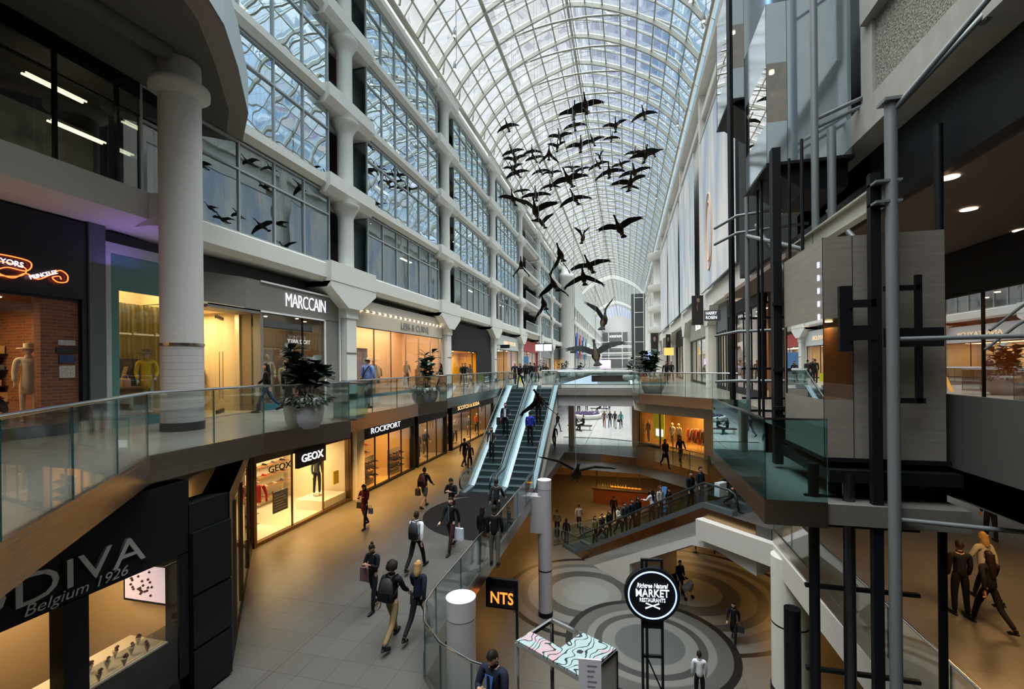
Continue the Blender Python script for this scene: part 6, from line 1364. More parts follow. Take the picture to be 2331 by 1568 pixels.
# ================================================================== escalators
tread = mat('escalator_tread', (.045, .075, .085), .45, .4); bal = glassmat('balustrade_glass', (.66, .84, .86), .12)
skirt = mat('skirt_steel', (.20, .26, .29), .45, .8)
rubber = mat('handrail_rubber', (.018, .03, .034), .35)
def escalator(name, label, pt, heading, rise, wd, soffit=None, land=(1.3, 1.4), side_fascia=True, hr=rubber):
    """local +Y runs up the slope; bottom of the slope at land[0]"""
    r = empty(name, pt, heading, label=label, cat='escalator'); run = rise/.578; y0, y1 = land[0], land[0]+run; yE = y1+land[1]
    z = lambda y: max(0, min(rise, (y-y0)*.578)); h = wd/2
    prof = [(0, 0), (y0, 0), (y1, rise), (yE, rise)]
    g = MB(); n = int(run/.40)
    for i in range(n):
        ya = y0+i*run/n; zb = (i+1)*rise/n; g.box((-h+.3, ya, zb-rise/n-.1), (h-.3, ya+run/n+.02, zb-.012)); g.box((-h+.3, ya-.01, zb-.03), (h-.3, ya+.03, zb-.008), 1)
    g.box((-h+.3, 0, -.02), (h-.3, y0+.02, .004)); g.box((-h+.3, y1, rise-.1), (h-.3, yE, rise+.004)); g.build('steps', [tread, mat('tread_edge', (.16, .24, .26), .4, .5)], r)
    for s in (-1, 1):
        xo = s*(h-.10); xi = s*(h-.29)
        # skirt / decking
        g = MB(); P = [(y, zz+.02) for y, zz in prof]; dn = [(y, zz-.30) for y, zz in prof]; up = [(y, zz+.16) for y, zz in prof]
        vs = [(xi, y, zz) for y, zz in dn]+[(xi, y, zz) for y, zz in up]+[(s*h, y, zz+.05) for y, zz in up]+[(s*h, y, zz) for y, zz in dn]
        g.add(vs, [(i+4*k, i+1+4*k, i+5+4*k, i+4+4*k) for k in range(3) for i in range(3)]+[(0, 4, 8, 12), (3, 15, 11, 7)]); g.build('skirt_panel', skirt, r)
        # glass
        g = MB(); lo = [(y, zz+.17) for y, zz in prof]; hi = [(.1, .95), (y0+.15, .95), (y1+.0, rise+.95), (yE-.1, rise+.95)]
        g.add([(xo, y, zz) for y, zz in lo]+[(xo, y, zz) for y, zz in hi], [(i, i+1, i+5, i+4) for i in range(3)]); g.build('balustrade', bal, r)
        pts = [(xo, .12, .30), (xo, -.12, .42), (xo, -.22, .65), (xo, -.12, .88), (xo, .12, .97), (xo, y0*.7, .97), (xo, y0+.25, 1.03), (xo, y0+.9, z(y0+.9)+.98), (xo, y1-.6, z(y1-.6)+.98), (xo, y1+.05, rise+1.0), (xo, yE-.2, rise+.97), (xo, yE+.05, rise+.86), (xo, yE+.12, rise+.6), (xo, yE-.05, rise+.38)]
        g = MB(); g.tube(pts, .045, 8); g.build('handrail', hr, r)
    # truss with outer cladding
    g = MB(); P = [(0, -.30), (y0, -.30), (y1, rise-.30), (yE, rise-.30), (yE, rise-.95), (y1+.35, rise-.95), (y0+.6, -.62), (0, -.62)]
    g.prof([(y, zz) for y, zz in P], 'x', -h, h); g.build('truss_cladding', soffit or white, r)
    return r
escalator('escalator', 'escalator nearer the shops with a suited man riding down', (-6.6, 19.5, Z1), 0, 4.45, 1.62)
escalator('escalator', 'escalator next to the floor opening with a rider in a bright blue jacket', (-4.95, 19.5, Z1), 0, 4.45, 1.62)
g = MB(); g.box((-4.10, 20.8, -4.6), (-4.06, 29.9, -4.5)) if False else None
# lower pair runs from (3,20) down to (-3,26.7)
u = Vector((3.03+3.0, 20.04-26.7, 0)).normalized(); nrm = Vector((-u.y, u.x, 0))   # nrm points away from the photographer
hd = math.atan2(u.y, u.x)-PI/2
bt0 = Vector((-3.0, 26.7, Z0))-u*1.3
if nrm.y < 0: nrm = -nrm
LE = []
for i, lab in ((0, 'lower escalator on the near side with bronze cladding, crowded with riders'), (1, 'lower escalator on the far side, parallel to the crowded one')):
    p = bt0+nrm*(.80+i*1.6); LE.append(escalator('escalator', lab, tuple(p), hd, 5.15, 1.6, hr=rubber))
# bronze side cladding and plaster soffit wall on the near side
sd = empty('escalator_underside', (3.03, 20.04, Z1), math.atan2(-u.y, -u.x), label='white plaster underside and bronze flank of the crowded lower escalator', cat='escalator cladding')
run = 5.15/.578
MB().prof([(-1.9, -.02), (0, -.02), (run, -5.17), (run+1.2, -5.17), (run+1.2, -5.15-.3) if False else (run+.9, -5.55+.0), (run, -5.15-.0) if False else (run-.0, -5.15-.40), (0, -.42), (-1.9, -.42)], 'y', .0, .05).build('bronze_flank', steel, sd) if False else None
g = MB(); n_ = [(-2.3, .0), (0, .0), (run, -5.15), (run+1.0, -5.15)]
g.add([(a, .02, b) for a, b in n_]+[(a, .02, b-.42) for a, b in n_[:3]]+[(run+1.0, .02, -5.15)], [(0, 4, 5, 1), (1, 5, 6, 2), (2, 6, 7, 3)]); 
g.build('bronze_flank', mat('bronze_steel', (.42, .29, .17), .25, 1., noise=.2, nscale=2), sd)
g = MB(); g.prof([(-2.3, -.42), (0, -.42), (run-.6, -5.15), (3.6, -5.15), (1.4, -5.15) if False else (4.4, -5.15), (4.4, -4.0), (0.6, -1.75), (-.6, -1.55), (-2.3, -1.9)], 'y', -3.3, -.0)
g.build('plaster_soffit', plaster, sd)
MB().prism([(3.0, 20.05), (4.95, 17.9), (5.25, 17.9), (5.25, 6.95), (5.0, 6.95), (4.9, 17.5), (2.7, 19.8)][::1], Z1-1.2, Z1-.4).build('slab_edge', plaster, label='white plaster edge of the middle level turning the corner above the stout column', cat='slab edge')
RP = [(-6.6+.15, 24.2, -4.45+(24.2-20.8)*.578+.12, 5, 'grip', 1.80, 'suit', 'black', 'short', 0, 'man in a dark suit with white shirt riding down the escalator holding the rail'),
      (-6.75, 22.5, -4.45+(22.5-20.8)*.578+.12, 5, 'grip', 1.66, 'darkgrey', 'black', 'long', 0, 'young woman in a pale top and dark vest riding down near the escalator foot'),
      (-4.95, 23.6, -4.45+(23.6-20.8)*.578+.12, 180, 'stand', 1.76, 'blue', 'black', 'short', 0, 'person in a bright blue jacket riding up the escalator'),
      (-4.80, 25.2, -4.45+(25.2-20.8)*.578+.12, 180, 'stand', 1.76, 'black', 'black', 'short', 0, 'person in black just above the bright blue jacket on the escalator')]
crowd = [(.10, 0, 'olive', 'stand', 'rider in olive at the very bottom of the near lower escalator'), (.17, 0, 'black', 'walkA', 'rider in black with white trainers low on the near lower escalator'), (.24, 0, 'black', 'stand', 'tall rider in black, fourth from the bottom of the near lower escalator'), (.28, 1, 'black', 'stand', 'rider in black on the far lane low down'),
         (.33, 0, 'paleb', 'phone', 'rider in a pale hoodie looking down on the near lower escalator'), (.38, 0, 'darkgrey', 'stand', 'rider in dark grey beside the one in a pale hoodie'), (.44, 0, 'navy', 'grip', 'rider in navy with a royal blue scarf halfway up the lower escalator'), (.49, 0, 'black', 'stand', 'rider in black just above the navy one halfway up'), (.55, 1, 'black', 'stand', 'rider in black on the far lane halfway up'),
         (.60, 0, 'shirt', 'grip', 'rider in a white shirt leaning on the handrail of the lower escalator'), (.66, 0, 'paleb', 'stand', 'rider in pale clothes next to the white shirted one'), (.86, 0, 'black', 'stand', 'long haired rider in black near the top of the lower escalator'), (.92, 0, 'navy', 'stand', 'rider with a lanyard near the top of the lower escalator'), (.98, 1, 'greyt', 'stand', 'rider in grey at the top of the far lane'), (1.04, 1, 'black', 'stand', 'dark rider stepping off at the top of the far lane'), (1.10, 0, 'black', 'walkB', 'dark figure leaving the lower escalator beside the white bag')]
for (t, ln, c, ps, lab) in crowd:
    d = 1.3+t*run; zz = max(0, min(5.15, (d-1.3)*.578)); p = bt0+u*d+nrm*(.8+ln*1.6)
    RP.append((p.x, p.y, Z0+zz+(.14 if 0 < zz < 5.15 else .0), math.degrees(hd)+180 if c != 'shirt' else math.degrees(hd), ps, 1.72, c, 'black' if c != 'paleb' else 'navy', ['short', 'long', 'short', 'brownh'][len(lab) % 4], 0, lab))
ER = [person(*p, group='riders on the escalators') for p in RP]
MB().box((-.06, -.16, 1.0), (.06, -.14, 1.42)).build('shirt_front', mat('cloth_shirt', (0, 0, 0)), ER[0]); bag_thing('suit_bag', ER[0], (-.32, 0, .95), (.35, .12, .4), (.01, .01, .012), 'black bag hanging from the arm of the suited man on the escalator')
MB().tube([(0, -.13, 1.0), (0, -.15, 1.25), (0, -.11, 1.4)], [.07, .08, .05], 8, rz=.35).build('pale_top', mat('pink_top', (.42, .32, .28), .8), ER[1])
wb = bt0+u*(1.3+1.04*run)+nrm*.75; bg_ = empty('big_bag', (wb.x, wb.y, Z1+.45), hd, label='large white carrier bag with blue print at the top of the lower escalator', cat='bag')
MB().prof([(-.28, 0), (.28, 0), (.25, .55), (-.25, .55)], 'y', -.12, .12).build('bag_body', mat('white_bag', (.6, .68, .72), .5), bg_); MB().box((-.16, -.125, .15), (.16, -.122, .4)).build('print', mat('blue_print', (.12, .3, .45), .6), bg_)
# ================================================================== short columns, stout column
colg = mat('column_grey', (.42, .41, .44), .6, noise=.08, nscale=30)
for (x, y, top, lab) in ((-3.35, 8.85, -3.30, 'short grey round column with a white cap inside the curved glass rail'), (-3.55, 19.9, -3.60, 'tall slim grey column with a white cap beside the escalators')):
    r = empty('column', (x, y, Z0), label=lab, cat='column', kind='structure')
    MB().lathe((0, 0, 0), [(.30, 0), (.30, top-Z0-.42)], 28).build('shaft', colg, r); MB().lathe((0, 0, top-Z0-.40), [(.305, 0), (.31, .40)], 28).build('cap', mat('cap_white', (.50, .50, .52), .6), r)
    MB().lathe((0, 0, 0), [(.308, 2.0), (.308, 2.05)], 28).build('band', black, r); MB().lathe((0, 0, 0), [(.32, 0), (.32, .2)], 28).build('skirting', black, r)
MB().box((-4.15, 19.6, -5.9), (-3.6, 20.2, -4.3)).build('column_bracket', colg, label='grey block joining the slim column to the middle level edge', cat='bracket')
r = empty('column', (5.25, 17.0, Z0), label='stout pale column with a thin dark band under the white slab corner', cat='column', kind='structure')
MB().lathe((0, 0, 0), [(.56, 0), (.56, 4.6)], 32).build('shaft', mat('column_white', (0, 0, 0)), r); MB().lathe((0, 0, 2.35), [(.565, 0), (.565, .05)], 32).build('band', black, r); MB().lathe((0, 0, 0), [(.60, 0), (.60, .22)], 32).build('skirting', black, r)
# ================================================================== market sign, text sign, kiosk
blue_rim = mat('blue_rim', (.5, .65, 1), .4, emit=(.30, .46, 1), es=1.9)
ms = empty('totem_sign', (.35, 7.25, Z1), R_(8), label='black totem with round glowing MARKET RESTAURANTS sign', cat='sign')
MB().lathe((0, 0, 0), [(.50, -.06), (.50, .06)], 44).build('disc', black, ms).matrix_local = Matrix.Translation((0, 0, 2.40)) @ Matrix.Rotation(PI/2, 4, 'X')
g = MB(); g.tube([(.43*math.cos(a), -.065, 2.40+.43*math.sin(a)) for a in [i*2*PI/48 for i in range(49)]], .014, 6, cap=False); g.build('light_ring', blue_rim, ms)
for x in (-.17, -.09, .19): MB().box((x-.022, .0, -.53), (x+.022, .05, 1.95)).box((x-.022, 0, 2.85), (x+.022, .05, 3.02)).build('post', blackmetal, ms)
MB().box((-.19, 0, 3.0), (.21, .05, 3.04)).box((-.19, 0, 1.2), (.21, .05, 1.25)).box((-.19, 0, 1.75), (.21, .05, 1.92)).tube([(-.09, .02, 1.2), (.19, .02, .55)], .015, 5).build('crossbar', blackmetal, ms)
ms.scale = (.82, .82, .82); ms.location.z = Z1+.434
MB().box((-.25, -.2, -.53), (.27, .25, -.50)).build('base_plate', blackmetal, ms)
sgn = mat('sign_white', (1, 1, 1), .5, emit=(.8, .86, 1), es=.75)
text('Richtree Natural', 'lettering', .56, .085, sgn, TM((0, -.075, 2.58)), ms, shear=.3); text('MARKET', 'lettering', .60, .14, sgn, TM((0, -.075, 2.445)), ms, bold=.008)
text('RESTAURANTS', 'lettering', .46, .07, sgn, TM((0, -.075, 2.315)), ms, bold=0, space=1.05)
for s in (-1, 1): MB().tube([(-.13*s, -.075, 2.16), (.0, -.075, 2.21), (.12*s, -.075, 2.255)], [.016, .010, .014], 5).build('cutlery_mark', sgn, ms)
ts = empty('led_sign', (-3.75, 13.6, -6.6), label='black sign with glowing orange letters below the middle level edge', cat='sign')
MB().box((-.55, -.05, .55), (.47, .05, 1.45)).build('panel', black, ts); MB().box((.40, -.05, -3.0), (.47, .05, .55)).build('post', blackmetal, ts); MB().box((-.5, -.052, .6), (.35, -.051, 1.2)).build('face', mat('face_black', (.02, .02, .02), .4), ts)
text('NTS', 'lettering', .72, .36, mat('orange_led', (1, .3, .05), .4, emit=(1, .22, .03), es=2.0), TM((-.03, -.06, .88)), ts, bold=.01)
# kiosk canopy with scribbled glass
kc = [(-1.10, 6.67), (-.17, 6.14), (-.85, 4.95), (-1.80, 5.48)]
kx, ky = -.82, 6.08; ka = math.atan2(6.14-6.67, .93)
ks = empty('kiosk', (kx, ky, Z1), ka, label='glass roofed kiosk covered in black and pink scribbled lettering', cat='kiosk')
hw, hh = .54, .38
for sx_ in (-1, 1):
    for sy_ in (-1, 1): MB().box((sx_*hw-.02, sy_*hh-.02, 0), (sx_*hw+.02, sy_*hh+.02, 2.13)).build('post', chrome, ks)
g = MB()
for s in (-1, 1): g.box((-hw, s*hh-.02, 2.10), (hw, s*hh+.02, 2.15)); g.box((s*hw-.02, -hh, 2.10), (s*hw+.02, hh, 2.15))
g.box((-.02, -hh, 2.10), (.02, hh, 2.14)); g.box((-hw, -.1, 2.10), (0, -.06, 2.14)); g.build('roof_frame', chrome, ks)
m, N, L, b = nodemat('scribble_glass', .25)
tcn = N.new('ShaderNodeTexCoord'); wv = N.new('ShaderNodeTexWave'); wv.inputs['Scale'].default_value = 3.4; wv.inputs['Distortion'].default_value = 19; wv.inputs['Detail'].default_value = 1.2; wv.inputs['Detail Scale'].default_value = 1.1; L.new(tcn.outputs['Object'], wv.inputs['Vector'])
f = _m(N, L, 'LESS_THAN', wv.outputs['Fac'], .11)
n2 = N.new('ShaderNodeTexNoise'); n2.inputs['Scale'].default_value = 3; L.new(tcn.outputs['Object'], n2.inputs['Vector'])
c = _mix(N, L, _m(N, L, 'GREATER_THAN', n2.outputs['Fac'], .54), (.30, .40, .41), (.42, .31, .34)); c = _mix(N, L, f, c, (.02, .03, .035)); L.new(c, b.inputs['Base Color'])
MB().box((0.0, -hh, 2.15), (hw, hh, 2.165)).box((-hw, -hh, 2.15), (0, -.1, 2.165)).build('roof_glass', m, ks)
MB().add([(hw, -hh, .8), (hw, hh, .8), (hw, hh, 2.1), (hw, -hh, 2.1)], [(0, 1, 2, 3)]).build('side_board', mat('grey_board', (.42, .42, .43), .4), ks)
text('ATOS', 'lettering', .5, .18, mat('charcoal_letter', (.03, .03, .03), .5), TM((hw+.006, .0, 1.62), PI/2), ks, bold=.02)
MB().box((-hw, -hh, 0), (hw, hh, 1.0)).build('counter', darkwood, ks)
mn = empty('menu_board', (-.44, 5.35, Z1+2.13), R_(5), label='white menu sheet with small grey lines standing before the scribbled kiosk', cat='menu'); MB().box((-.13, -.01, -.3), (.13, .01, .35)).build('sheet', mat('paper', (.62, .62, .68), .6), mn)
for i in range(9): MB().box((-.03-.0*i, -.013, .27-.06*i), (.08-.02*(i % 3), -.011, .285-.06*i)).build('printed_line', mat('grey_ink', (.2, .2, .24), .6), mn)
MB().tube([(0, 0, -2.13), (0, 0, -.3)], .015, 6).build('stand', chrome, mn)
ent = person(-1.93, 6.45, Z1, -15, 'phone', 1.78, 'suit', 'navy', 'short', 0, 'man in a navy suit, blue shirt and tie with glasses beside the kiosk', sk=0)
MB().add([(-.07, -.145, 1.40), (.07, -.145, 1.40), (.02, -.16, 1.05), (-.02, -.16, 1.05)], [(0, 1, 2, 3)]).build('shirt_front', mat('bright_blue', (.06, .18, .55), .6), ent)
MB().box((-.022, -.172, 1.02), (.022, -.165, 1.40)).build('tie', black, ent)
MB().tube([(-.06, -.12, 1.62), (0, -.135, 1.62), (.06, -.12, 1.62)], .006, 4).build('glasses', black, ent)
# ================================================================== lifts
cabsteel = mat('lift_steel', (.40, .37, .32), .36, .55, noise=.12, nscale=2, aniso=(1, 1, 12), bump=.01)
bluesteel = mat('lift_mirror', (.62, .74, .84), .10, .85)
amberglass = mat('amber_cabin', (.30, .16, .05), .3, emit=(.5, .25, .05), es=.12)
ledm = mat('blue_dot', (.5, .5, 1), .4, emit=(.55, .6, 1), es=4)
def cab(x, y, z, lab, mt, win=(.82, 2.0), leds=False):
    r = empty('lift_cab', (x, y, z), label=lab, cat='lift'); W_, D_, H_ = 1.45, 1.65, 3.14
    w0, w1 = win
    MB().box((0, 0, 0), (W_, D_, w0)).box((0, 0, w1), (W_, D_, H_)).box((.36, 0, w0), (W_, D_, w1)).box((0.0, D_-.05, w0), (.4, D_, w1)).build('cab_shell', mt, r)
    MB().add([(.0, .02, w0), (.0, D_-.05, w0), (.0, D_-.05, w1), (.0, .02, w1)], [(0, 1, 2, 3)]).build('side_window', glassmat('cab_glass', (.55, .5, .45), .35), r)
    MB().add([(.0, .0, w0), (.36, .0, w0), (.36, .0, w1), (.0, .0, w1)], [(0, 3, 2, 1)]).build('front_window', glassmat('cab_glass', (0, 0, 0)), r)
    MB().box((.355, .05, w0), (.36, D_-.1, w1)).build('cabin_wall', wood, r)
    g = MB(); [g.lathe((.18, yy, w1-.03), [(.05, 0), (.05, .02)], 10) for yy in (.3, 1.2)]; g.build('cabin_lamp', glow, r)
    g = MB(); g.box((-.02, -.02, -.06), (W_+.05, D_+.02, 0)); g.prof([(.1, -.06), (W_, -.06), (W_, -.55), (.7, -.55)], 'y', .15, D_-.1); g.build('undercarriage', blackmetal, r)
    g = MB(); [g.box((-.006, yy*D_, 0), (.0, yy*D_+.008, H_)) for yy in (.0, .995)]; g.box((.36, -.005, 0), (.366, 0, H_)); g.build('seam', black, r)
    if leds: g = MB(); [g.box((-.012, .14, 1.98+.19*i), (-.002, .17, 2.06+.19*i)) for i in range(5)]; g.build('indicator', ledm, r)
    return r
cab(2.75, 7.4, .1, 'large brushed steel lift cab with five blue indicator lights', cabsteel, (.82, 1.98), True)
cab(2.75, 9.96, 5.4, 'pale mirrored lift cab with amber cabin window, halfway up the shaft', bluesteel, (.80, 1.96))
cab(2.75, 13.2, 8.5, 'highest mirrored lift cab, farthest from the photographer', bluesteel, (.80, 1.96))
area('cabin_light', (3.0, 8.2, 2.0), .3, 4, WARM)
def postT(name, p0, p1, r_, m_, lab, cat='lift post', n=12): g = MB(); g.tube([p0, p1], r_, n); return g.build(name, m_, label=lab, cat=cat)
pg = mat('pole_grey', (.17, .195, .205), .45, .2)
rl = empty('guide_rail', (2.55, 12.35, -.4), label='pair of black guide rails between the two upper lift cabs', cat='guide rail')
for dx, dy in ((0, 0), (.0, -.16), (.1, .12)): MB().tube([(dx, dy, 0), (dx, dy, 21)], .035, 6).build('rail', blackmetal, rl)
rl = empty('guide_rail', (2.7, 9.35, -.4), label='thick black guide column below the pale lift cab', cat='guide rail')
MB().box((-.06, -.09, 0), (.08, .09, 5.8)).build('column', black, rl)
for dx, dy in ((.35, -.3), (.4, .5), (.2, .9), (.15, 1.4), (.2, 1.9)): MB().tube([(dx, dy, 0), (dx, dy, 5.8)], .028, 6).build('rail', blackmetal, rl)
fr = empty('lift_truss', (3.2, 10.6, 0), label='grey tubular shaft frame with diagonal braces behind the guide rails', cat='shaft frame')
for (a, b_) in (((-.45, .95, -.4), (-.45, .95, 5.3)), ((-.45, .95, 4.4), (.4, -1.2, 3.4)), ((-.3, .8, 4.6), (.15, .0, 3.2)), ((.5, -.9, 4.3), (.9, -1.6, 3.2))): MB().tube([a, b_], .05, 8).build('tube', pg, fr)
for z in (1.05, 2.2, 4.5, 4.9): MB().tube([(-1.0, 1.75, z-.05), (-.65, 1.0, z), (.7, .6, z)], .035, 8).build('arm', pg, fr)
for z in (.3, .6, 1.3, 2.5): MB().box((-.6, -1.4, z), (.8, -1.34, z+.06)).box((-.5, 1.3, z), (.9, 1.36, z+.05)).build('crosspiece', blackmetal, fr)
P1 = (3.42, 7.04)
pr_ = empty('support_pole', (*P1, Z0), label='tall pale grey support pole in front of the large steel lift cab', cat='pole')
MB().tube([(0, 0, 0), (0, 0, 4.88-Z0)], .072, 14).build('pole', pg, pr_); MB().box((-.11, -.11, 4.86-Z0), (.11, .11, 4.9-Z0)).build('cap', pg, pr_)
for (bx, by, bz) in ((4.25, 6.15, 5.85), (4.25, 6.7, 5.65)): MB().tube([(0, 0, 4.72-Z0), (bx-P1[0], by-P1[1], bz-Z0)], .036, 8).build('arm', pg, pr_); MB().box((bx-P1[0]-.04, by-P1[1]-.06, bz-Z0-.12), (bx-P1[0]+.02, by-P1[1]+.06, bz-Z0+.14)).build('bracket', pg, pr_)
for z in (1.75, -.62): MB().tube([(0, 0, z-Z0), (1.4, -.25, z-Z0)], .03, 8).build('side_arm', pg, pr_)
ib = empty('steel_beam', (3.38, 7.1, 3.55), label='pale steel I beam running from the support pole past the lift cab', cat='beam')
MB().box((-.09, 0, 0), (.05, 3.2, .03)).box((-.03, 0, .03), (-.01, 3.2, .27)).box((-.09, 0, .27), (.05, 3.2, .30)).build('flange', mat('cream_steel', (.42, .42, .36), .5, .2), ib)
MB().box((-.16, -.12, 0), (.14, .12, .03)).box((-.16, -.12, .27), (.14, .12, .30)).build('collar', pg, ib)
pr_ = empty('support_pole', (3.40, 9.45, 3.6), label='thinner grey support pole rising beside the pale mirrored lift cab', cat='pole')
MB().tube([(0, 0, 0), (0, 0, 17)], .062, 12).build('pole', pg, pr_)
for z in (4.85, 2.3, 2.15): MB().tube([(0, 0, z), (.95, .25, z+.45)], .035, 8).build('arm', pg, pr_)
MB().tube([(.25, -.05, .1), (.25, -.05, 2.1)], .07, 10).build('short_post', pg, pr_)
bp = empty('guide_column', (3.28, 7.18, Z0), label='black guide column right behind the pale support pole', cat='guide rail')
MB().box((-.06, -.05, 0), (.06, .05, 13.6)).build('column', black, bp)
MB().box((-.42, -.02, 11.2), (-.27, .05, 12.1)).box((-.3, -.06, 11.35), (.0, .0, 11.55)).box((-.3, -.05, 11.8), (0, .02, 11.9)).build('counterweight', blackmetal, bp)
MB().box((.28, -.05, 10.5), (.55, .0, 10.57)).box((.45, -.05, 10.5), (.52, 0, 12.2)).box((.1, -.05, 12.0), (.5, 0, 12.07)).box((.1, -.06, 11.25), (.75, .0, 11.5)).build('switch_bracket', blackmetal, bp)
postT('lift_post', (4.45, 7.95, Z0), (4.45, 7.95, 4.9), .055, black, 'slim black post right of the large steel lift cab')
for i, (x, y, r_, zt, lab) in enumerate(((2.62, 7.45, .07, 0.0, 'black post with cable clips under the near corner of the steel cab'), (3.0, 7.3, .075, -.1, 'thick dark steel cylinder under the steel cab'), (3.3, 8.1, .05, -.1, 'black post behind the thick steel cylinder'), (2.5, 8.0, .12, -2.4, 'stubby black counterweight beside the white slab edge'))):
    postT('lift_post', (x, y, Z0), (x, y, zt), r_, blackmetal if i != 1 else mat('dark_steel', (.08, .085, .09), .25, .9), lab)
cbx = empty('shaft_bars', (3.0, 7.6, Z0), label='black horizontal ties between the posts below the lift cab', cat='shaft frame')
for z in (4.9, 5.6, 6.6, 7.8, 8.7, 9.1): MB().box((-.5, -.18, z), (.9, -.12, z+.05)).build('tie', blackmetal, cbx)
MB().box((2.75, 7.25, -.22), (7.5, 9.3, -.05)).build('lift_landing', blackmetal, label='black landing edge below and right of the steel lift cab', cat='landing')
pit = empty('pit_roof', (2.5, 6.0, -4.05), label='dark glass roof of the lift pit at the bottom of the view', cat='pit roof'); MB().box((.15, 0, 0), (3.4, 1.35, .05)).build('roof_panel', glassmat('pit_glass', (.10, .2, .2), .12), pit); MB().tube([(.15, 0, .05), (.95, .35, .2), (1.8, .1, .05), (3.3, 0, .1)], .02, 6).build('arm', pg, pit)
# curved side guard rails and downlights on the right
cr_ = empty('grab_rail', (5.2, 8.2, 0), label='curved tubular grab rails beside the near right shop window', cat='hand rail')
for k, (dz, dy) in enumerate(((0, 0), (-.28, .1))): MB().tube([(0, dy, 1.9+dz), (.45, dy+.1, 2.25+dz), (.9, dy, 2.6+dz), (1.15, dy-.05, 2.62+dz), (1.35, dy-.2, 2.4+dz), (1.38, dy-.25, 2.0+dz)], .02, 8).build('tube', pg, cr_)
for (x, y) in ((4.95, 8.6), (6.35, 10.5), (6.2, 7.6), (8.5, 12.5), (7.9, 9.2)):
    r = empty('downlight', (x, y, 4.34), label='round recessed downlight in the brownish ceiling beside the lifts', cat='downlight', group='downlights in the brownish ceiling'); MB().lathe((0, 0, -.012), [(.13, 0), (.13, .012)], 18).build('lens', mat('peach_glow', (1, .8, .65), .4, emit=(1, .78, .6), es=2.2), r)
area('ceiling_light', (7.5, 9.5, 4.2), 1.5, 8, (1, .7, .5))
nr = shop('shopfront', 'near right shop window glowing red and amber behind the lift posts', 8.4, -1, 9.0, 16.0, 0, 3.2, 4.3, black, wall=mat('ember_wall', (.30, .12, .04), .7), depth=2.4, panes=3, light=34, lc=(1, .5, .15), plinth=.3)
mannequin(9.2, 12.0, .3, -90, 'stand', 'red', 'black', 'red dressed mannequin in the near right shop window'); mannequin(9.3, 13.4, .3, -90, 'stand2', 'yellow', 'brown', 'amber lit mannequin in the near right shop window')
MB().box((4.3, -5, -.4), (4.36, 15, 1.0)).build('lobby_parapet', mat('grey_parapet', (.06, .06, .055), .7), label='dark parapet along the lift lobby edge', cat='parapet')
MB().box((5.35, 5.8, 3.2), (5.5, 6.3, 6.2)).build('overhead_sign', black, label='black hanging sign panel at the extreme right edge', cat='sign')
# ================================================================== planters and plants
leafm = mat('leaf_green', (.012, .045, .018), .35, noise=.4, nscale=6); leafd = mat('leaf_dark', (.008, .022, .014), .4, noise=.4, nscale=6); fern = mat('trailing_green', (.02, .035, .016), .6)
potm = mat('ribbed_pot', (.55, .56, .55), .55, noise=.15, nscale=60, aniso=(.2, .2, 3)); stonem = mat('stone_pot', (.36, .38, .36), .7, noise=.3, nscale=25)
def leaf(mb, p, d, ln, wd, mi=0):
    d = d.normalized(); s = d.cross(Vector((0, 0, 1)));  s = s.normalized() if s.length > .1 else Vector((1, 0, 0)); n = s.cross(d)
    prof = [(0, .04), (.25, .36), (.55, .5), (.8, .46), (.95, .25), (1., .04)]; vs = []
    for t, w in prof:
        c = p+d*ln*t-Vector((0, 0, ln*.22*t*t)); vs += [c-s*wd*w+n*wd*.12*w, c, c+s*wd*w+n*wd*.12*w]
    mb.add(vs, [(3*i+j, 3*i+j+1, 3*i+j+4, 3*i+j+3) for i in range(5) for j in range(2)], mi, True)
def fig_plant(name, x, y, z, h, sp, n, label, pot, potr, poth, dark=False, seed=1, trail=True):
    rnd = random.Random(seed); r = empty(name, (x, y, z), label=label, cat='potted plant')
    r0 = potr
    MB().lathe((0, 0, 0), [(r0*.72, 0), (r0*.95, poth*.25), (r0*1.03, poth*.6), (r0*.95, poth*.9), (r0*.88, poth), (r0*.8, poth), (r0*.78, poth*.93)], 32).build('pot', pot, r)
    MB().lathe((0, 0, poth*.9), [(r0*.84, 0), (r0*.2, .03)], 20).build('soil', mat('soil', (.02, .014, .01), .9), r)
    st = MB(); lf = MB()
    for k in range(7):
        a = rnd.uniform(0, 2*PI); rr = rnd.uniform(.1, .9)*sp; tip = Vector((rr*math.cos(a), rr*math.sin(a), poth+h*rnd.uniform(.55, 1)))
        b0 = Vector((.12*math.cos(a), .12*math.sin(a), poth*.9)); mid = (b0+tip)/2+Vector((0, 0, .08)); st.tube([b0, mid, tip], [.018, .014, .008], 5)
        for i in range(n//7):
            t = rnd.uniform(.25, 1); q = b0.lerp(mid, t*2) if t < .5 else mid.lerp(tip, t*2-1); aa = rnd.uniform(0, 2*PI); leaf(lf, q, Vector((math.cos(aa), math.sin(aa), rnd.uniform(-.1, 1.1))), rnd.uniform(.26, .46), rnd.uniform(.20, .30))
    st.build('stem', darkwood, r); lf.build('leaves', leafd if dark else leafm, r)
    if trail:
        g = MB()
        for k in range(240):
            a = rnd.uniform(0, 2*PI); q = Vector((r0*.9*math.cos(a), r0*.9*math.sin(a), poth+rnd.uniform(-.16, .14))); q.x *= 1+rnd.uniform(0, .25); q.y *= 1+rnd.uniform(0, .25)
            leaf(g, q, Vector((math.cos(a), math.sin(a), rnd.uniform(-.9, .5))), rnd.uniform(.08, .16), .06)
        g.build('trailing_leaves', fern, r)
    return r
fig_plant('potted_fig', -7.55, 9.45, 0, 1.25, .78, 260, 'large dark fiddle leaf fig in a ribbed white pot beside the grey boutique', potm, .44, .74, True, 3)
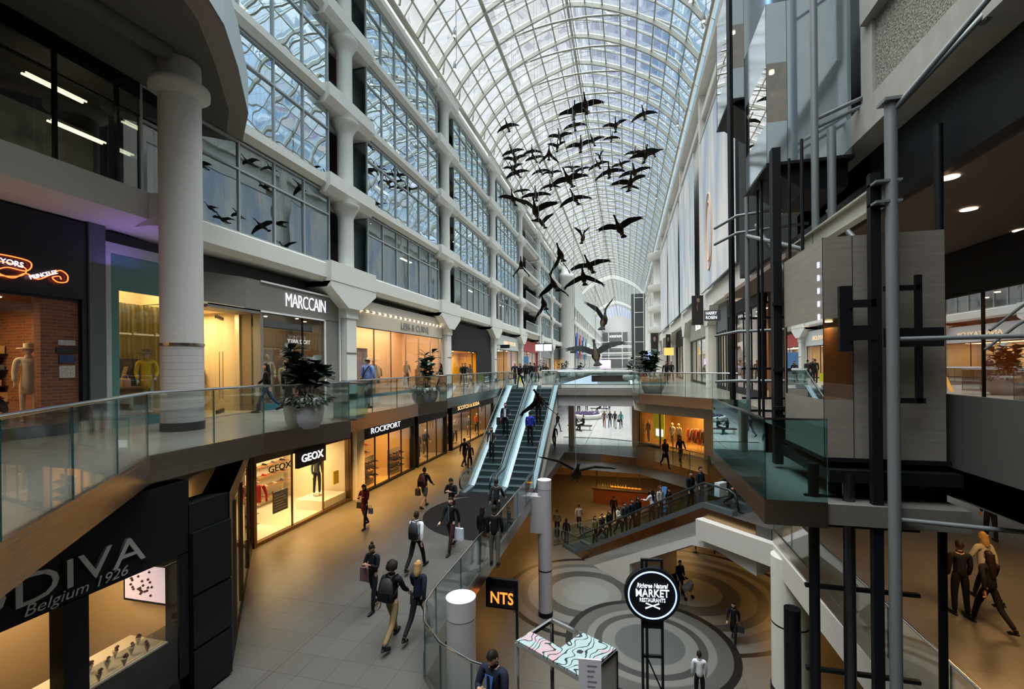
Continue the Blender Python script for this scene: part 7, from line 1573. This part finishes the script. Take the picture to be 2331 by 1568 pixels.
fig_plant('potted_fig', -7.75, 16.7, 0, 1.45, .85, 110, 'smaller green fiddle leaf fig with big leaves before the cream boutique', stonem, .50, .62, False, 8)
fig_plant('potted_fig', 1.31, 24.0, 0, 1.35, .75, 200, 'bushy plant in the round grey stone planter on the far gallery edge', stonem, .55, .82, False, 5)
for i, (x, y, s_, lab) in enumerate(((-9.6, 52, 1.7, 'bushy green plant row beyond the escalator heads, nearest the shops'), (-7.4, 55, 1.6, 'bushy green plant behind the lone woman in the long coat'), (-5.9, 60, 1.4, 'small round green plant far behind the escalator heads'), (.3, 44, 1.5, 'bushy green plant behind the footbridge rail, right of the lit purple screen'))):
    fig_plant('potted_shrub', x, y, 0, s_, 1.1, 90, lab, stonem, .6, .5, False, 20+i, False)
ut = empty('glass_bin', (-7.5, 11.3, 0), label='teal glass stand between the big fig and the man in the blue shirt', cat='stand'); MB().box((-.35, -.3, .05), (.35, .3, 1.0)).build('glass_box', paneteal, ut); MB().box((-.38, -.33, 0), (.38, .33, .05)).build('base', steel, ut); MB().box((-.37, -.32, 1.0), (.37, .32, 1.03)).build('top', chrome, ut)
cone = empty('wet_floor_sign', (-9.6, 41.0, 0), label='small yellow wet floor sign by the pale grey shopfront', cat='floor sign'); MB().prof([(-.18, 0), (.18, 0), (.10, .62), (-.10, .62)], 'y', -.12, -.1).prof([(-.18, 0), (.18, 0), (.10, .62), (-.10, .62)], 'y', .1, .12).build('panel', mat('acid_yellow', (.65, .65, .02), .5), cone)
# bench, planter island, screens on the middle level far part
for (x, y, lab) in ((-4.1, 41.6, 'dark bench with two seated people under the footbridge'), (-3.3, 58.4, 'second dark bench farther under the footbridge')):
    b_ = empty('bench', (x, y, Z1), label=lab, cat='bench'); MB().box((-1.1, -.3, .38), (1.1, .3, .46)).build('seat', darkwood, b_)
    for s in (-.9, .9): MB().box((s-.04, -.25, 0), (s+.04, .25, .38)).build('leg', steel, b_)
pi_ = empty('planter_island', (-4.4, 51, Z1), label='low round white planter island with purple flowers under the footbridge', cat='planter'); MB().lathe((0, 0, 0), [(1.6, 0), (1.9, .45), (1.85, .5)], 36).build('rim', white, pi_); 
g = MB(); rnd = random.Random(4); [g.ball((1.5*math.sqrt(rnd.random())*math.cos(a), 1.5*math.sqrt(rnd.random())*math.sin(a), .55), .14, 6, 4) for a in [rnd.uniform(0, 6.28) for _ in range(70)]]; g.build('flowers', mat('purple_flowers', (.06, .03, .10), .8), pi_)
ps = empty('led_screen', (-3.7, 86.5, .75), label='bright lilac screen just above the footbridge rail', cat='screen'); MB().box((-1.0, -.1, 0), (1.0, .1, 1.6)).build('screen_face', mat('lilac_screen', (.6, .4, .8), .4, emit=(.72, .5, .95), es=1.3), ps); MB().box((-.1, -.05, -.75), (.1, .05, 0)).build('stand', black, ps)
dc = MB(); dc.box((-6.1, 84.1, -1.6), (1.1, 84.5, -.45)); dc.build('dark_red_canopy', mat('oxblood', (.03, .008, .01), .5), label='dark red band at the far end of the ceiling under the footbridge', cat='canopy')
inf = MB().box((-2.55, 47.0, Z1+.5), (-1.0, 47.1, Z1+1.0)).build('bench_back', cream, label='cream low seat back beside the four friends', cat='bench') if False else None
# food counter on the lowest floor
fc = empty('food_counter', (0, 37, Z0), R_(-8), label='wooden food counter with yellow heaps and glowing menu panels on the lowest floor', cat='counter')
MB().box((-2.6, -.4, 0), (2.6, .6, 1.15)).build('counter_front', mat('red_wood', (.22, .06, .02), .4), fc); MB().box((-2.7, -.5, 1.15), (2.7, .7, 1.22)).build('counter_top', darkwood, fc)
for i in range(5): MB().box((.3+i*.5, 1.5, 2.6), (.7+i*.5, 1.56, 3.3)).build('menu_panel', mat('menu_glow', (1, .9, .75), .4, emit=(.95, .82, .72), es=1.2), fc)
for i in range(9): g = MB(); g.ball((.0, 0, .0), (.16, .14, .09), 8, 6); g.build('fruit_heap', mat('yellow_food', (.70, .40, .05), .6), fc).location = (-1.2+i*.27, .1, 1.28)
for x in (-2.5, -.8, .9, 2.5): MB().box((x-.05, .5, 1.2), (x+.05, .6, 3.4)).build('post', darkwood, fc)
for i in range(12): MB().lathe((0, 0, 0), [(.045, 0), (.045, .16), (.02, .22), (.02, .28)], 8).build('bottle', mat('bottle%d' % (i % 3), [(.3, .25, .05), (.1, .2, .1), (.5, .3, .2)][i % 3], .3), label='bottle standing on the wooden food counter', cat='bottle', group='bottles on the food counter').location = (-2.3+i*.2, 37.3+.03*(i % 3), Z0+1.22)
area('counter_light', (-.5, 36.6, Z0+3.2), 2.2, 60, (1, .6, .22))
bs = empty('poster_stand', (2.55, 35.4, Z0), label='slim bright blue poster stand beside the food counter', cat='poster stand'); MB().box((-.32, -.02, .1), (.32, .02, 2.0)).build('poster', mat('azure', (.05, .22, .62), .5, emit=(.1, .3, .8), es=.35), bs); MB().box((-.3, -.2, 0), (.3, .2, .06)).build('base', blackmetal, bs)
bn = empty('bench_round', (4.9, 29.3, Z0), label='curved black bench on the amber lit lowest floor', cat='bench'); g = MB(); g.tube([(1.0*math.cos(a), .8*math.sin(a), .4) for a in [PI+i*PI/12 for i in range(13)]], .14, 8, rz=.5); g.build('seat', black, bn)
for a in (PI*1.1, PI*1.5, PI*1.9): MB().tube([(1.0*math.cos(a), .8*math.sin(a), 0), (1.0*math.cos(a), .8*math.sin(a), .36)], .04, 6).build('leg', blackmetal, bn)
# pushchair near the dark figure
pc_ = empty('pushchair', (2.6, 22.9, Z0), R_(40), label='pale pushchair beside the dark figure near the escalator wall', cat='pushchair'); MB().tube([(0, 0, .45), (0, -.25, .55), (0, -.4, .9)], [.16, .2, .14], 8).build('seat', mat('grey_cloth', (.3, .3, .3), .8), pc_)
MB().tube([(-.2, .3, 1.0), (-.2, -.3, .2)], .015, 5).tube([(.2, .3, 1.0), (.2, -.3, .2)], .015, 5).build('frame', chrome, pc_)
for sx_, sy_ in ((-1, 1), (1, 1), (-1, -1), (1, -1)): MB().lathe((0, 0, 0), [(.09, -.02), (.09, .02)], 12).build('wheel', black, pc_).matrix_local = Matrix.Translation((.22*sx_, .28*sy_, .09)) @ Matrix.Rotation(PI/2, 4, 'Y')
# floodlights
for i, (x, y, z, lab) in enumerate(((-9.0, 23.6, 19.9, 'upper floodlight of the left pair under the vault'), (-9.3, 24.4, 18.6, 'lower floodlight of the left pair under the vault'), (2.2, 22.5, 19.6, 'first lit floodlight on the right side of the vault'), (3.1, 22.8, 18.7, 'second lit floodlight on the right side of the vault'), (3.7, 23.0, 17.8, 'third floodlight on the right side, lowest of the bright ones'), (3.7, 34, 18.5, 'floodlight on the right hoop one bay farther'), (2.2, 44, 18.9, 'small floodlight above the right hand goose'), (3.0, 46, 17.7, 'small far floodlight near the right gutter'))): flood(x, y, z, lab)
# bridge signs and end of the hall
ew = empty('end_sign', (-4.6, 229, 0), label='grey store front with white lettering on the far end wall', cat='shopfront')
MB().box((-6.2, 0, 0), (5.6, .5, 17.4)).build('panel', mat('slate_front', (.10, .10, .10), .6), ew); text('NORDSTROM', 'lettering', 5.6, 1.1, glowwhite, TM((-.2, -.1, 15.4)), ew)
for x in (-3.5, 3.0): MB().box((x-.15, -.2, 0), (x+.15, 0, 17.4)).build('mullion', white, ew)
for (y, z) in ((118, 4.6), (150, 7.6), (185, 4.2)):
    fb = empty('footbridge', (-3.6, y, z), label='glass sided footbridge crossing the hall, %s' % {118: 'first beyond the long opening', 150: 'higher one in the middle distance', 185: 'farthest and lowest'}[y], cat='footbridge'); MB().box((-8, -1.2, -.35), (8, 1.2, 0)).build('deck', white, fb); MB().add([(-8, -1.2, 0), (8, -1.2, 0), (8, -1.2, 1.1), (-8, -1.2, 1.1)], [(0, 1, 2, 3)]).build('glass', pane, fb); MB().tube([(-8, -1.2, 1.12), (8, -1.2, 1.12)], .05, 6).build('handrail', chrome, fb)
st_ = empty('stair_tower', (5.6, 74.5, 0), label='white round stair tower with half round balconies on the lift side', cat='tower'); MB().lathe((0, 0, 0), [(1.3, 0), (1.3, 19)], 24).build('shaft', white, st_)
for z in (6.3, 9.4, 12.7, 17.6): MB().lathe((-.6, -.9, z), [(1.5, 0), (1.6, .15), (1.6, .9)], 20).build('balcony', white, st_)
gl_ = empty('glass_lift', (2.7, 96, 0), label='glazed lift shaft with white frame at the far end of the hall', cat='lift shaft')
for x in (-.9, .9): MB().box((x-.06, -.06, 0), (x+.06, .06, 17)).build('post', white, gl_)
for z in range(0, 17, 3): MB().box((-.9, -.05, z), (.9, .05, z+.12)).build('ring', white, gl_)
MB().box((-1.5, 1, 0), (1.2, 1.4, 16)).build('dark_core', mat('core_dark', (.05, .06, .06), .6), gl_)
